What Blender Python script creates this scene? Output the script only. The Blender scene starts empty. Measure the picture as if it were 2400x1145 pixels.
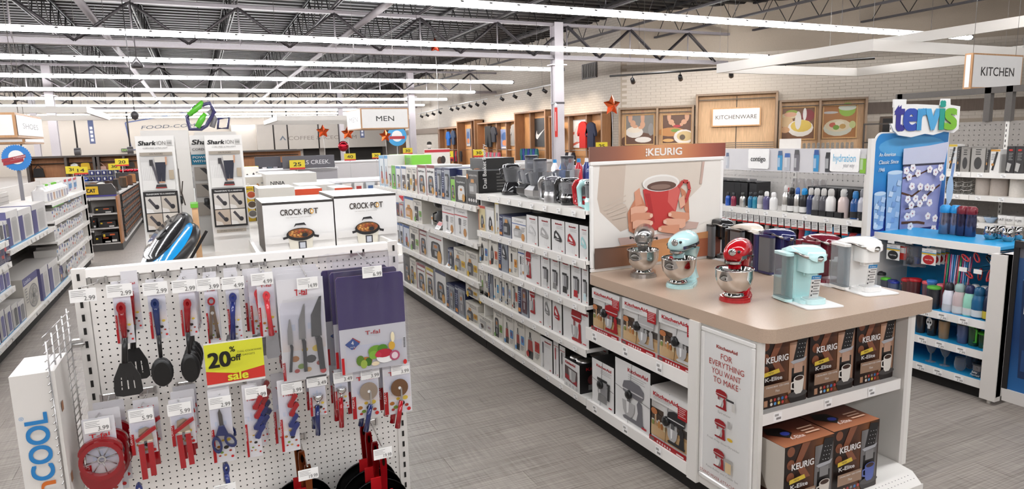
import bpy, math, random
from mathutils import Matrix, Vector
S = bpy.context.scene
PI = math.pi
# ---------------------------------------------------------------- camera, world, exposure
cam_data = bpy.data.cameras.new('camera'); cam = bpy.data.objects.new('camera', cam_data)
S.collection.objects.link(cam); S.camera = cam
cam_data.sensor_width = 36.0; cam_data.lens = 23.335; cam_data.clip_end = 300; cam_data.clip_start = .02
_y, _p, _r = .4367, .1563, .0259
_f = Vector((math.sin(_y) * math.cos(_p), math.cos(_y) * math.cos(_p), -math.sin(_p)))
_h = Vector((math.cos(_y), -math.sin(_y), 0)); _d = _f.cross(_h)
_right = math.cos(_r) * _h + math.sin(_r) * _d; _down = _f.cross(_right)
_m = Matrix.Identity(4)
for _i in range(3):
    _m[_i][0], _m[_i][1], _m[_i][2] = _right[_i], -_down[_i], -_f[_i]
_m[2][3] = 1.8
cam.matrix_world = _m
world = bpy.data.worlds.new('world'); S.world = world; world.use_nodes = True
world.node_tree.nodes['Background'].inputs[0].default_value = (1, .98, .96, 1)
world.node_tree.nodes['Background'].inputs[1].default_value = .22
S.view_settings.view_transform = 'Standard'; S.view_settings.look = 'None'
S.view_settings.gamma = 1; S.view_settings.use_curve_mapping = False
S.view_settings.exposure = 0.4
TUBE = 33.0          # radiance of the ceiling tubes
S.cycles.max_bounces = 6; S.cycles.diffuse_bounces = 3; S.cycles.glossy_bounces = 3
S.cycles.transmission_bounces = 5; S.cycles.transparent_max_bounces = 8
S.cycles.caustics_reflective = False; S.cycles.caustics_refractive = False
S.cycles.sample_clamp_indirect = 6; S.cycles.use_denoising = True
S.cycles.use_adaptive_sampling = True; S.cycles.adaptive_threshold = .02
# ---------------------------------------------------------------- materials (all read the face colour attribute)
def lin(h):
    o = []
    for i in (0, 2, 4):
        v = int(h[i:i + 2], 16) / 255
        o.append(v / 12.92 if v < .04045 else ((v + .055) / 1.055) ** 2.4)
    return (o[0], o[1], o[2], 1.0)
_cc = {}
def C(c):
    if isinstance(c, str):
        if c not in _cc: _cc[c] = lin(c)
        return _cc[c]
    return c
def mix(a, b, t):
    a, b = C(a), C(b)
    return tuple(a[i] * (1 - t) + b[i] * t for i in range(4))
MATS = {}
def mat(name, rough=.5, metal=0., bump=0., scale=40., vary=0., kind=None, ior=1.45, coat=0.):
    m = bpy.data.materials.new(name); m.use_nodes = True
    nt = m.node_tree; N = nt.nodes; L = nt.links; p = N['Principled BSDF']
    at = N.new('ShaderNodeAttribute'); at.attribute_name = 'Col'; col = at.outputs['Color']
    tc = N.new('ShaderNodeTexCoord'); no = N.new('ShaderNodeTexNoise')
    no.inputs['Scale'].default_value = scale; no.inputs['Detail'].default_value = 3
    L.new(tc.outputs['Object'], no.inputs['Vector'])
    p.inputs['Roughness'].default_value = rough; p.inputs['Metallic'].default_value = metal
    p.inputs['IOR'].default_value = ior
    if coat: p.inputs['Coat Weight'].default_value = coat; p.inputs['Coat Roughness'].default_value = .08
    if kind == 'wood':
        mp = N.new('ShaderNodeMapping'); mp.inputs['Scale'].default_value = (9, 9, .7)
        L.new(tc.outputs['Object'], mp.inputs['Vector']); L.new(mp.outputs[0], no.inputs['Vector'])
        no.inputs['Scale'].default_value = 3.5; no.inputs['Distortion'].default_value = .6; vary = .16
    if kind == 'weave':
        mp = N.new('ShaderNodeMapping'); mp.inputs['Scale'].default_value = (4, 60, 60)
        L.new(tc.outputs['Object'], mp.inputs['Vector']); L.new(mp.outputs[0], no.inputs['Vector'])
    if vary:
        mr = N.new('ShaderNodeMapRange'); mr.inputs['To Min'].default_value = 1 - vary; mr.inputs['To Max'].default_value = 1 + vary
        mr.inputs['From Min'].default_value = .25; mr.inputs['From Max'].default_value = .75
        L.new(no.outputs['Fac'], mr.inputs['Value'])
        if name == 'paper': mr.inputs['To Min'].default_value, mr.inputs['To Max'].default_value = .80, .83    # printed card is never pure white
        vm = N.new('ShaderNodeVectorMath'); vm.operation = 'SCALE'
        L.new(col, vm.inputs[0]); L.new(mr.outputs[0], vm.inputs['Scale']); col = vm.outputs[0]
    L.new(col, p.inputs['Base Color'])
    if bump:
        b = N.new('ShaderNodeBump'); b.inputs['Strength'].default_value = bump; b.inputs['Distance'].default_value = .002
        L.new(no.outputs['Fac'], b.inputs['Height']); L.new(b.outputs[0], p.inputs['Normal'])
    if kind == 'glass':      # thin clear plastic or glass: mostly see-through with a gloss
        tr = N.new('ShaderNodeBsdfTransparent'); ms = N.new('ShaderNodeMixShader')
        ly = N.new('ShaderNodeLayerWeight'); ly.inputs['Blend'].default_value = .35
        mr = N.new('ShaderNodeMapRange'); mr.inputs['To Min'].default_value = bump or .16; mr.inputs['To Max'].default_value = .75
        L.new(ly.outputs['Facing'], mr.inputs['Value']); L.new(mr.outputs[0], ms.inputs[0])
        L.new(col, tr.inputs['Color'])
        L.new(tr.outputs[0], ms.inputs[1]); L.new(p.outputs[0], ms.inputs[2])
        L.new(ms.outputs[0], N['Material Output'].inputs['Surface'])
        for k in list(p.inputs['Normal'].links) + list(p.inputs['Base Color'].links): nt.links.remove(k)
        p.inputs['Base Color'].default_value = (.5, .5, .51, 1)
    if kind == 'emit':
        L.new(col, p.inputs['Emission Color']); p.inputs['Emission Strength'].default_value = TUBE
        p.inputs['Base Color'].default_value = (.8, .8, .8, 1)
        for k in list(p.inputs['Base Color'].links): nt.links.remove(k)
    MATS[name] = m; return m
mat('paper', .42, vary=.015, scale=8); mat('paint', .38, vary=.02, scale=3); mat('plastic', .3, vary=.02); mat('gloss', .12, coat=.5)
mat('metal', .28, 1., vary=.04); mat('chrome', .07, 1.); mat('fabric', .9, bump=.5, scale=120, vary=.12)
mat('wood', .5, kind='wood'); mat('rough', .75, bump=.3, scale=60, vary=.06); mat('glass', .06, kind='glass')
mat('film', .1, kind='glass', bump=.05); mat('emit', kind='emit'); mat('steel', .45, .2, vary=.05); mat('counter', .32, scale=420, vary=.16)
mat('foil', .16, .85)
# ---------------------------------------------------------------- mesh builder
class Fr:                # a flat frame on a face: normalised coordinates 0..1 across w and h
    def __init__(s, o, u, v):
        s.o, s.u, s.v = Vector(o), Vector(u), Vector(v); s.n = s.u.cross(s.v).normalized()
        s.w, s.h = s.u.length, s.v.length
    def __call__(s, x, y, l=0.): return s.o + s.u * x + s.v * y + s.n * l
    def sub(s, x0, y0, x1, y1, l=0.): return Fr(s(x0, y0, l), s.u * (x1 - x0), s.v * (y1 - y0))
def yface(x0, x1, y, z0, z1): return Fr((x0, y, z0), (x1 - x0, 0, 0), (0, 0, z1 - z0))       # looks to -y
def xface(x, y0, y1, z0, z1): return Fr((x, y1, z0), (0, y0 - y1, 0), (0, 0, z1 - z0))       # looks to -x
def pface(x, y0, y1, z0, z1): return Fr((x, y0, z0), (0, y1 - y0, 0), (0, 0, z1 - z0))       # looks to +x
_txt = {}
def text_mesh(s, bold, it):
    k = (s, bold, it)
    if k not in _txt:
        cu = bpy.data.curves.new('t', 'FONT'); cu.body = s; cu.size = 1; cu.resolution_u = 6 if len(s) < 7 else 3; cu.offset = bold; cu.shear = it
        o = bpy.data.objects.new('t', cu); S.collection.objects.link(o)
        me = bpy.data.meshes.new_from_object(o.evaluated_get(bpy.context.evaluated_depsgraph_get()))
        V = [(v.co.x, v.co.y) for v in me.vertices]; F_ = [tuple(p.vertices) for p in me.polygons]
        bpy.data.objects.remove(o); bpy.data.curves.remove(cu); bpy.data.meshes.remove(me)
        xs = [v[0] for v in V] or [0]
        _txt[k] = (V, F_, min(xs), max(xs))
    return _txt[k]
LAY = .0004
class B:
    def __init__(s, m='paper', c='ffffff'):
        s.v = []; s.f = []; s.c = []; s.k = []; s.m = m; s.col = c; s.M = None; s.L = 0; s.sm = []; s.smooth = False
    def add(s, vs, fs, c=None, m=None, smooth=None):
        n = len(s.v); c = c if isinstance(c, list) else C(c or s.col); m = m or s.m
        if s.M is not None: vs = [s.M @ Vector(v) for v in vs]
        s.v += [tuple(v) for v in vs]
        sm = s.smooth if smooth is None else smooth
        for f in fs:
            s.f.append(tuple(i + n for i in f)); s.c.append(c); s.k.append(m); s.sm.append(sm)
        return s
    def box(s, x0, x1, y0, y1, z0, z1, c=None, m=None, bev=0.):
        if bev:
            b = min(bev, abs(x1 - x0) / 3, abs(y1 - y0) / 3, abs(z1 - z0) / 3)
            P = []; 
            for (z, i) in ((z0, b), (z0 + b, 0), (z1 - b, 0), (z1, b)):
                P += [(x0 + b + i * .6, y0 + i, z), (x1 - b - i * .6, y0 + i, z), (x1 - i, y0 + b + i * .6, z), (x1 - i, y1 - b - i * .6, z),
                      (x1 - b - i * .6, y1 - i, z), (x0 + b + i * .6, y1 - i, z), (x0 + i, y1 - b - i * .6, z), (x0 + i, y0 + b + i * .6, z)]
            F_ = [tuple(range(7, -1, -1)), tuple(range(24, 32))]
            for k in range(3):
                for i in range(8):
                    j = (i + 1) % 8; F_.append((k * 8 + i, k * 8 + j, k * 8 + 8 + j, k * 8 + 8 + i))
            return s.add(P, F_, c, m)
        return s.add([(x0, y0, z0), (x1, y0, z0), (x1, y1, z0), (x0, y1, z0), (x0, y0, z1), (x1, y0, z1), (x1, y1, z1), (x0, y1, z1)],
                     [(3, 2, 1, 0), (4, 5, 6, 7), (0, 1, 5, 4), (1, 2, 6, 5), (2, 3, 7, 6), (3, 0, 4, 7)], c, m)
    def lathe(s, prof, x=0, y=0, c=None, m=None, n=16, sx=1., sy=1., a0=0., a1=2 * PI, cap=True):
        full = abs(a1 - a0 - 2 * PI) < 1e-6; k = n if full else n + 1
        V = [(x + r * sx * math.cos(a0 + (a1 - a0) * i / n), y + r * sy * math.sin(a0 + (a1 - a0) * i / n), z) for r, z in prof for i in range(k)]
        F_ = []
        for j in range(len(prof) - 1):
            for i in range(n):
                i2 = (i + 1) % k; F_.append((j * k + i, j * k + i2, (j + 1) * k + i2, (j + 1) * k + i))
        s.add(V, F_, c, m, True)
        if cap and full:
            for j, rv in ((0, True), (len(prof) - 1, False)):
                if prof[j][0] > 1e-4:
                    q = V[j * k:(j + 1) * k]; s.add(q, [tuple(range(k - 1, -1, -1)) if rv else tuple(range(k))], c, m, False)
        return s
    def tube(s, pts, r, c=None, m=None, n=6, closed=False):
        P = [Vector(p) for p in pts]; K = len(P); rs = r if isinstance(r, (list, tuple)) else [r] * K
        V = []; up = None
        for i, p in enumerate(P):
            a = P[i - 1] if (i or closed) else p; b = P[(i + 1) % K] if (i < K - 1 or closed) else p
            t = (b - a).normalized()
            if up is None: up = Vector((0, 0, 1)) if abs(t.z) < .9 else Vector((1, 0, 0))
            e = t.cross(up)
            if e.length < 1e-5: e = t.cross(Vector((0, 1, .01)))
            e.normalize(); g = e.cross(t).normalized(); up = g
            V += [p + (e * math.cos(2 * PI * q / n) + g * math.sin(2 * PI * q / n)) * rs[i] for q in range(n)]
        F_ = []
        for i in range(K if closed else K - 1):
            j = (i + 1) % K
            for q in range(n):
                q2 = (q + 1) % n; F_.append((i * n + q, i * n + q2, j * n + q2, j * n + q))
        if not closed: F_ += [tuple(range(n - 1, -1, -1)), tuple(range((K - 1) * n, K * n))]
        return s.add(V, F_, c, m, True)
    def prism(s, F, pts, t, c=None, m=None, l=0.):       # outline on a frame, thickness t along its normal
        n = len(pts); V = [F(x, y, l) for x, y in pts] + [F(x, y, l + t) for x, y in pts]
        F_ = [tuple(range(n - 1, -1, -1)), tuple(range(n, 2 * n))] + [(i, (i + 1) % n, n + (i + 1) % n, n + i) for i in range(n)]
        return s.add(V, F_, c, m)
    # flat print on a frame
    def P(s, F, pts, c, m=None):
        s.L += 1; l = s.L * LAY
        return s.add([F(x, y, l) for x, y in pts], [tuple(range(len(pts)))], c, m)
    def R(s, F, x0, y0, x1, y1, c, m=None): return s.P(F, [(x0, y0), (x1, y0), (x1, y1), (x0, y1)], c, m)
    def E(s, F, x, y, rx, ry, c, n=14, m=None, a0=0., a1=None):
        if a1 is None: a1 = 2 * PI * (1 - 1 / n)
        return s.P(F, [(x + rx * math.cos(a0 + (a1 - a0) * i / (n - 1)), y + ry * math.sin(a0 + (a1 - a0) * i / (n - 1))) for i in range(n)], c, m)
    def Ln(s, F, pts, w, c):                              # a band of width w (metres) along points
        s.L += 1; l = s.L * LAY
        for (xa, ya), (xb, yb) in zip(pts, pts[1:]):
            a = F(xa, ya, l); b = F(xb, yb, l); e = (b - a).cross(F.n).normalized() * w / 2
            s.add([a - e, b - e, b + e, a + e][::-1], [(0, 1, 2, 3)], c)
        return s
    def grad(s, F, x0, y0, x1, y1, cols, n=10, vert=False):
        s.L += 1; l = s.L * LAY; k = len(cols) - 1
        for i in range(n):
            t0, t1 = i / n, (i + 1) / n; 
            def at(t): a_ = min(int(t * k), k - 1); return mix(cols[a_], cols[a_ + 1], t * k - a_)
            c0, c1 = at(t0), at(t1); c = [c0, c0, c1, c1] if vert else [c0, c1, c1, c0]
            if vert: q4 = [(x0, y0 + (y1 - y0) * t0), (x1, y0 + (y1 - y0) * t0), (x1, y0 + (y1 - y0) * t1), (x0, y0 + (y1 - y0) * t1)]
            else: q4 = [(x0 + (x1 - x0) * t0, y0), (x0 + (x1 - x0) * t1, y0), (x0 + (x1 - x0) * t1, y1), (x0 + (x1 - x0) * t0, y1)]
            s.add([F(x, y, l) for x, y in q4], [(0, 1, 2, 3)], c)
        return s
    def T(s, F, t, x, y, h, c, al='c', w=None, bold=0., it=0., m=None, rot=0., t3=0.):   # h = cap height (share of F.h); w = full width (share of F.w)
        V, F_, a, b = text_mesh(t, 0., it); s.L += 1; l = s.L * LAY
        if not F_: return s
        k = h * F.h / .69; tw = (b - a) * k / F.w; q = 1.
        if w: q = w / tw; tw = w
        x0 = x - (tw / 2 if al == 'c' else tw if al == 'r' else 0)
        cr, sr = math.cos(rot), math.sin(rot); out = []
        for vx, vy in V:
            px, py = (vx - a) * k * q, vy * k
            if rot: px, py = px * cr - py * sr, px * sr + py * cr; out.append(F(x + px / F.w, y + py / F.h, l))
            else: out.append(F(x0 + px / F.w, y + py / F.h, l))
        s.add(out, F_, c, m)
        if bold:      # heavier strokes: the same letters again a hair to either side, each on its own layer
            e = (F.u.normalized() * cr + F.v.normalized() * sr) * bold * k * .8; g = (F.v.normalized() * cr - F.u.normalized() * sr) * bold * k * .5
            for d in (e + g, g - e, e - g, -e - g): s.L += 1; d = d + F.n * (s.L * LAY - l); s.add([p + d for p in out], F_, c, m)
        if t3:      # raised letters: give the outline a body
            back = [v - F.n * t3 for v in out]; ed = {}
            for f in F_:
                for i in range(len(f)): e = (f[i], f[(i + 1) % len(f)]); ed[e] = 1
            side = [(j, i, len(out) + i, len(out) + j) for (i, j) in ed if (j, i) not in ed]
            s.add(out + back, side, c, m)
        return s
    def build(s, name, parent=None, **kw):
        if not s.v: s.box(0, .001, 0, .001, 0, .001)
        o = kw.pop('at', None)
        if o is None:
            if parent is not None: o = ORG[parent.name]
            else:
                xs = [v[0] for v in s.v]; ys = [v[1] for v in s.v]; o = ((min(xs) + max(xs)) / 2, (min(ys) + max(ys)) / 2, min(v[2] for v in s.v))
        me = bpy.data.meshes.new(name); me.from_pydata([(v[0] - o[0], v[1] - o[1], v[2] - o[2]) for v in s.v], [], s.f)
        names = sorted(set(s.k)); ix = {n: i for i, n in enumerate(names)}
        for n in names: me.materials.append(MATS[n])
        me.polygons.foreach_set('material_index', [ix[k] for k in s.k])
        me.polygons.foreach_set('use_smooth', s.sm)
        ca = me.color_attributes.new('Col', 'FLOAT_COLOR', 'CORNER'); d = []
        for f, c in zip(s.f, s.c): d += [x for q in c for x in q] if isinstance(c, list) else list(c) * len(f)
        ca.data.foreach_set('color', d); me.update()
        ob = bpy.data.objects.new(name, me); S.collection.objects.link(ob)
        if parent is not None:
            ob.parent = parent; q = ORG[parent.name]; ob.location = (o[0] - q[0], o[1] - q[1], o[2] - q[2])
        else: ob.location = o
        ORG[ob.name] = o
        tag(ob, **kw); return ob
ORG = {}; LABELS = {}
def tag(ob, label=None, cat=None, group=None, kind=None):
    if label:
        ob['label'] = label
        if cat: LABELS.setdefault(label, []).append(ob.name)
    if cat: ob['category'] = cat
    if group: ob['group'] = group
    if kind: ob['kind'] = kind
def empty(name, at, label, cat, group=None, kind=None):
    o = bpy.data.objects.new(name, None); S.collection.objects.link(o); o.location = at; o.empty_display_size = .05
    ORG[o.name] = tuple(at); tag(o, label, cat, group, kind); return o
def clone(o, dx=0, dy=0, dz=0, label=None, group=None, parent=None):
    c = o.copy(); S.collection.objects.link(c); q = ORG[o.name]; ORG[c.name] = (q[0] + dx, q[1] + dy, q[2] + dz)
    if parent is None: c.location = ORG[c.name]
    else: c.parent = parent
    if label: c['label'] = label; LABELS.setdefault(label, []).append(c.name)
    if group: c['group'] = group
    for k in o.children: clone(k, dx, dy, dz, parent=c)
    return c
def turn(x, y, a, z=0.): return Matrix.Translation((x, y, z)) @ Matrix.Rotation(a, 4, 'Z')
ORD = ['first', 'second', 'third', 'fourth', 'fifth', 'sixth', 'seventh', 'eighth', 'ninth', 'tenth', 'eleventh', 'twelfth', 'thirteenth',
       'fourteenth', 'fifteenth', 'sixteenth', 'seventeenth', 'eighteenth', 'nineteenth', 'twentieth'] + [str(i) + 'th' for i in range(21, 60)]
RND = random.Random(5)

# ================================================================ the store: floor, walls, roof, lamps
def special(name, build):
    m = bpy.data.materials.new(name); m.use_nodes = True; build(m.node_tree, m.node_tree.nodes, m.node_tree.links, m.node_tree.nodes['Principled BSDF']); MATS[name] = m
def _floor(nt, N, L, p):      # dark taupe linen-textured vinyl plank, tone varying plank by plank
    tc = N.new('ShaderNodeTexCoord'); geo = N.new('ShaderNodeNewGeometry'); oi = N.new('ShaderNodeObjectInfo')
    mp = N.new('ShaderNodeMapping'); mp.inputs['Scale'].default_value = (2.2, 120, 1); L.new(geo.outputs['Position'], mp.inputs[0])
    a = N.new('ShaderNodeTexNoise'); a.inputs['Scale'].default_value = 1; a.inputs['Detail'].default_value = 4; L.new(mp.outputs[0], a.inputs['Vector'])
    mp2 = N.new('ShaderNodeMapping'); mp2.inputs['Scale'].default_value = (90, 4, 1); L.new(geo.outputs['Position'], mp2.inputs[0])
    b = N.new('ShaderNodeTexNoise'); b.inputs['Scale'].default_value = 1; b.inputs['Detail'].default_value = 3; L.new(mp2.outputs[0], b.inputs['Vector'])
    ad = N.new('ShaderNodeMath'); ad.operation = 'MULTIPLY_ADD'; ad.inputs[1].default_value = .45; L.new(b.outputs['Fac'], ad.inputs[0]); L.new(a.outputs['Fac'], ad.inputs[2])
    ad2 = N.new('ShaderNodeMath'); ad2.operation = 'MULTIPLY_ADD'; ad2.inputs[1].default_value = .10; L.new(oi.outputs['Random'], ad2.inputs[0]); L.new(ad.outputs[0], ad2.inputs[2])
    cr = N.new('ShaderNodeValToRGB'); e = cr.color_ramp.elements
    e[0].position = .55; e[0].color = lin('756c65'); e[1].position = 1.0; e[1].color = lin('a89f96'); L.new(ad2.outputs[0], cr.inputs[0])
    L.new(cr.outputs[0], p.inputs['Base Color']); p.inputs['Roughness'].default_value = .42
    bu = N.new('ShaderNodeBump'); bu.inputs['Strength'].default_value = .12; bu.inputs['Distance'].default_value = .001
    L.new(ad.outputs[0], bu.inputs['Height']); L.new(bu.outputs[0], p.inputs['Normal'])
special('floor_plank', _floor)
def _brick(nt, N, L, p):      # far painted brick: relief only, the bricks of the near wall are built
    tc = N.new('ShaderNodeTexCoord'); mp = N.new('ShaderNodeMapping'); L.new(tc.outputs['UV'], mp.inputs[0])
    t = N.new('ShaderNodeTexBrick'); t.inputs['Scale'].default_value = 1; t.inputs['Brick Width'].default_value = .3; t.inputs['Row Height'].default_value = .1
    t.inputs['Mortar Size'].default_value = .008; t.inputs['Color1'].default_value = lin('cdc4b8'); t.inputs['Color2'].default_value = lin('c6bdb1'); t.inputs['Mortar'].default_value = lin('b3a99c')
    L.new(mp.outputs[0], t.inputs['Vector']); L.new(t.outputs['Color'], p.inputs['Base Color']); p.inputs['Roughness'].default_value = .7
special('far_brick', _brick)
def panel_wall(name, a, b, z0, z1, thick, c, m='rough', uv=False):   # upright wall from a to b; thickness away from the room (to the right of a->b)
    d = Vector((b[0] - a[0], b[1] - a[1], 0)); n = Vector((-d.y, d.x, 0)).normalized() * thick
    P = [Vector((a[0], a[1], 0)), Vector((b[0], b[1], 0))]
    V = [P[0], P[1], P[1] + n, P[0] + n]; V = [(v.x, v.y, z0) for v in V] + [(v.x, v.y, z1) for v in V]
    w = B(m, c).add(V, [(3, 2, 1, 0), (4, 5, 6, 7), (0, 1, 5, 4), (1, 2, 6, 5), (2, 3, 7, 6), (3, 0, 4, 7)])
    o = w.build(name, kind='structure')
    if uv:
        u = o.data.uv_layers.new(); lp = o.data.loops
        for i, l in enumerate(lp):
            q = o.data.vertices[l.vertex_index].co; u.data[i].uv = (((q.x + o.location.x - a[0]) * d.x + (q.y + o.location.y - a[1]) * d.y) / d.length, q.z + o.location.z)
    return o
b = B('floor_plank'); b.add([(-32, -12, -.003), (32, -12, -.003), (32, 74, -.003), (-32, 74, -.003)], [(0, 1, 2, 3)])
b.add([(-32, -12, -.1), (32, -12, -.1), (32, 74, -.1), (-32, 74, -.1)], [(3, 2, 1, 0)])
floor = b.build('floor', kind='structure', at=(0, 0, 0))
pm = None; PW, PL = .178, 1.2
def plank_at(x, y):
    global pm
    if pm is None:
        w, l, g = PW, PL, .0012
        pm = B('floor_plank').add([(g, g, 0), (l - g, g, 0), (l - g, w - g, 0), (g, w - g, 0), (0, 0, -.003), (l, 0, -.003), (l, w, -.003), (0, w, -.003)],
                                  [(0, 1, 2, 3), (0, 4, 5, 1), (1, 5, 6, 2), (2, 6, 7, 3), (3, 7, 4, 0)]).build('plank', floor, at=(0, 0, 0)); q = pm
    else: q = pm.copy(); S.collection.objects.link(q); q.parent = floor
    q.location = (x, y, 0)
cnt = 0
for j in range(70):
    y = 1.3 + j * PW; off = (j * .43) % PL
    for i in range(-6, 8):
        x = i * PL + off
        ok = (x + PL > .72 and x < 2.2 and y < 9) or (x + PL > 3.0 and x < 4.6 and y < 4.2) or (x + PL > -1.75 and x < -.4 and 3.6 < y < 12)
        if ok and cnt < 298: plank_at(x, y); cnt += 1
ROOF = 6.3
# right wall: a long run beside the clothing bays, then a diagonal run behind the kitchen bays
XW = 14.6; YD = 21.3
wr = panel_wall('wall_right', (XW, 50), (XW, YD), 0, ROOF, .2, 'd9cfc3', 'far_brick', uv=True)
DU = Vector((1, -1, 0)).normalized(); DN = Vector((-1, -1, 0)).normalized()     # along the diagonal wall, and out of it into the room
D0 = Vector((XW, YD, 0)); DE = D0 + DU * 17
wd = panel_wall('wall_diagonal', (XW, YD), (DE.x, DE.y), 0, ROOF, .2, 'b3a594')
MD = Matrix(((DU.x, -DN.x, 0, D0.x), (DU.y, -DN.y, 0, D0.y), (0, 0, 1, 0), (0, 0, 0, 1)))   # local x along the wall, local y into the wall
# bricks: courses of painted brick proud of the diagonal wall, the 298 largest as objects, the rest one joined piece
BW, BH = .36, .1; bm0 = None; rest = B('rough', 'cfc5b8'); k = 0
for r in range(int(2.55 / BH)):
    z = 2.1 + r * BH
    for i in range(int(13.6 / BW)):
        x = .05 + i * BW + (BW / 2 if r % 2 else 0); dz = RND.uniform(-.002, .002)
        near = 6.6 < x < 12.6 and 2.5 < z < 4.2 and k < 298 and not (2.5 < z < 2.9 and x < 7.4)
        if near:
            if bm0 is None:
                t = B('rough', 'cfc5b8'); t.M = MD; t.box(x + .004, x + BW - .004, -.014, 0, z + .004, z + BH - .004, bev=.003)
                bm0 = t.build('brick', wd); base = MD @ Vector((x, 0, z)); q = bm0; bl = bm0.location.copy()
            else:
                q = bm0.copy(); S.collection.objects.link(q); q.parent = wd
            q.location = bl + (MD @ Vector((x, dz, z))) - base; k += 1
        else:
            rest.M = MD; rest.box(x + .004, x + BW - .004, -.014 + dz, 0, z + .004, z + BH - .004)
rest.build('brick_courses', wd, kind='stuff')
t = B('wood', '6a5a4e'); t.M = MD; t.box(7.9, 15.5, -.08, 0, 2.35, 2.72); t.build('timber_band', wd)
t = B('wood', '7a6858'); t.box(XW - .08, XW, 37, 50, 2.35, 2.72); t.build('timber_band', wr)
t = B('steel', '4b4644'); t.box(XW - .05, XW, 22.9, 24.0, 4.15, 4.75)
for i in range(8): t.box(XW - .07, XW - .05, 22.95 + i * .13, 23.02 + i * .13, 4.2, 4.7, '6a6461')
t.build('vent_grille', wr)
wb = panel_wall('wall_back', (-30, 62), (32, 62), 0, ROOF, .2, 'b8afa4')
wl = panel_wall('wall_left', (-24, -12), (-24, 62), 0, ROOF, .2, 'cfc6bc')
panel_wall('wall_far_right', (XW + .2, 50.2), (32, 50.2), 0, ROOF, -.2, 'cfc6bc')
# roof: corrugated deck, open-web joists, girders
b = B('steel', '161415'); n = 0; y = -10.
while y < 66:
    b.add([(-26, y, ROOF), (27, y, ROOF), (27, y + .2, ROOF), (-26, y + .2, ROOF)], [(3, 2, 1, 0)])
    b.add([(-26, y + .2, ROOF), (27, y + .2, ROOF), (27, y + .25, ROOF - .06), (-26, y + .25, ROOF - .06)], [(3, 2, 1, 0)])
    b.add([(-26, y + .25, ROOF - .06), (27, y + .25, ROOF - .06), (27, y + .45, ROOF - .06), (-26, y + .45, ROOF - .06)], [(3, 2, 1, 0)])
    b.add([(-26, y + .45, ROOF - .06), (27, y + .45, ROOF - .06), (27, y + .5, ROOF), (-26, y + .5, ROOF)], [(3, 2, 1, 0)])
    y += .5
b.box(-26, 27, -10, 66, ROOF + .01, ROOF + .1)
ceil = b.build('ceiling', kind='structure')
def web(b, ax, u0, u1, pos, zb, zt, step, r):
    i = 0; u = u0
    while u < u1:
        a = (u, zb if i % 2 == 0 else zt); c = (u + step, zt if i % 2 == 0 else zb)
        p = [(a[0], pos, a[1]), (c[0], pos, c[1])] if ax == 'x' else [(pos, a[0], a[1]), (pos, c[0], c[1])]
        b.tube(p, r, n=4); u += step; i += 1
for k in range(-8, 9):
    x = 1.2 + k * 2.36
    ymax = 61 if x < XW - .2 else max(9, 35.9 - x - .3)
    b = B('steel', '232122')
    for dx in (-.05, .02): b.box(x + dx, x + dx + .03, 4, ymax, 5.28, 5.34, '4a4648'); b.box(x + dx, x + dx + .03, 4, ymax, 6.17, 6.23)  # bottom chords tinted lighter, the light they catch put into the colour
    web(b, 'y', 4., ymax - .7, x, 5.3, 6.2, .62, .016)
    b.build('roof_joist', ceil)
for gy, x1 in ((18.5, 17.2), (32.5, 14.5), (46.5, 14.5)):
    b = B('steel', '8c8689'); b.box(-24, x1, gy - .09, gy + .09, 4.2, 4.23, 'a7a1a4'); b.box(-24, x1, gy - .015, gy + .015, 4.23, 4.34, 'a7a1a4')
    b.box(-24, x1, gy - .07, gy + .07, 5.2, 5.28)
    x = -23.53 + .0
    while x < x1 - 2.4:
        for a, c in (((x, 4.3), (x + 1.18, 5.22)), ((x + 1.18, 5.22), (x + 2.36, 4.3))):
            for dy in (-.05, .05): b.tube([(a[0], gy + dy, a[1]), (c[0], gy + dy, c[1])], .03, '3f3b3d', n=4)
        b.tube([(x + 1.18, gy, 4.3), (x + 1.18, gy, 5.2)], .022, n=4); x += 2.36
    b.build('girder', ceil)
b = B('steel', '7d787a')
for x, z in ((-2.0, 5.0), (4.4, 5.05)): b.tube([(x, 6, z), (x, 60, z)], .09, n=8)
b.tube([(-24, 24, 5.15), (14, 24, 5.15)], .05, n=6)
b.build('duct_pipe', ceil)
# steel columns
for i, (x, y) in enumerate(((10.33, 18.5), (10.0, 33.0), (9.2, 47.0), (-5.2, 33.0), (-8.3, 47.0))):
    b = B('steel', 'b9b3b6')
    for x0, x1, y0, y1 in ((-.15, .15, -.15, -.13), (-.15, .15, .13, .15), (-.012, .012, -.13, .13)): b.box(x + x0, x + x1, y + y0, y + y1, .012, 5.3)
    b.box(x - .12, x + .12, y - .13, y + .13, .012, 5.25, 'a9a3a6')
    b.box(x - .2, x + .2, y - .2, y + .2, 0, .012); b.box(x - .26, x + .26, y - .17, y + .17, 4.02, 4.06)
    c = b.build('steel_column', label=['grey steel roof column rising beside the orange star balloon', 'grey steel column beside the white MEN sign', 'distant grey steel column standing by the coffee counter',
        'grey steel column behind the left shoe displays', 'far grey steel column near the food court wall'][i], cat='column')
    if i == 0: B('plastic', '4a4547').box(x - .16, x + .16, y - .16, y + .16, 2.86, 2.92).build('dark_band', c)
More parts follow.
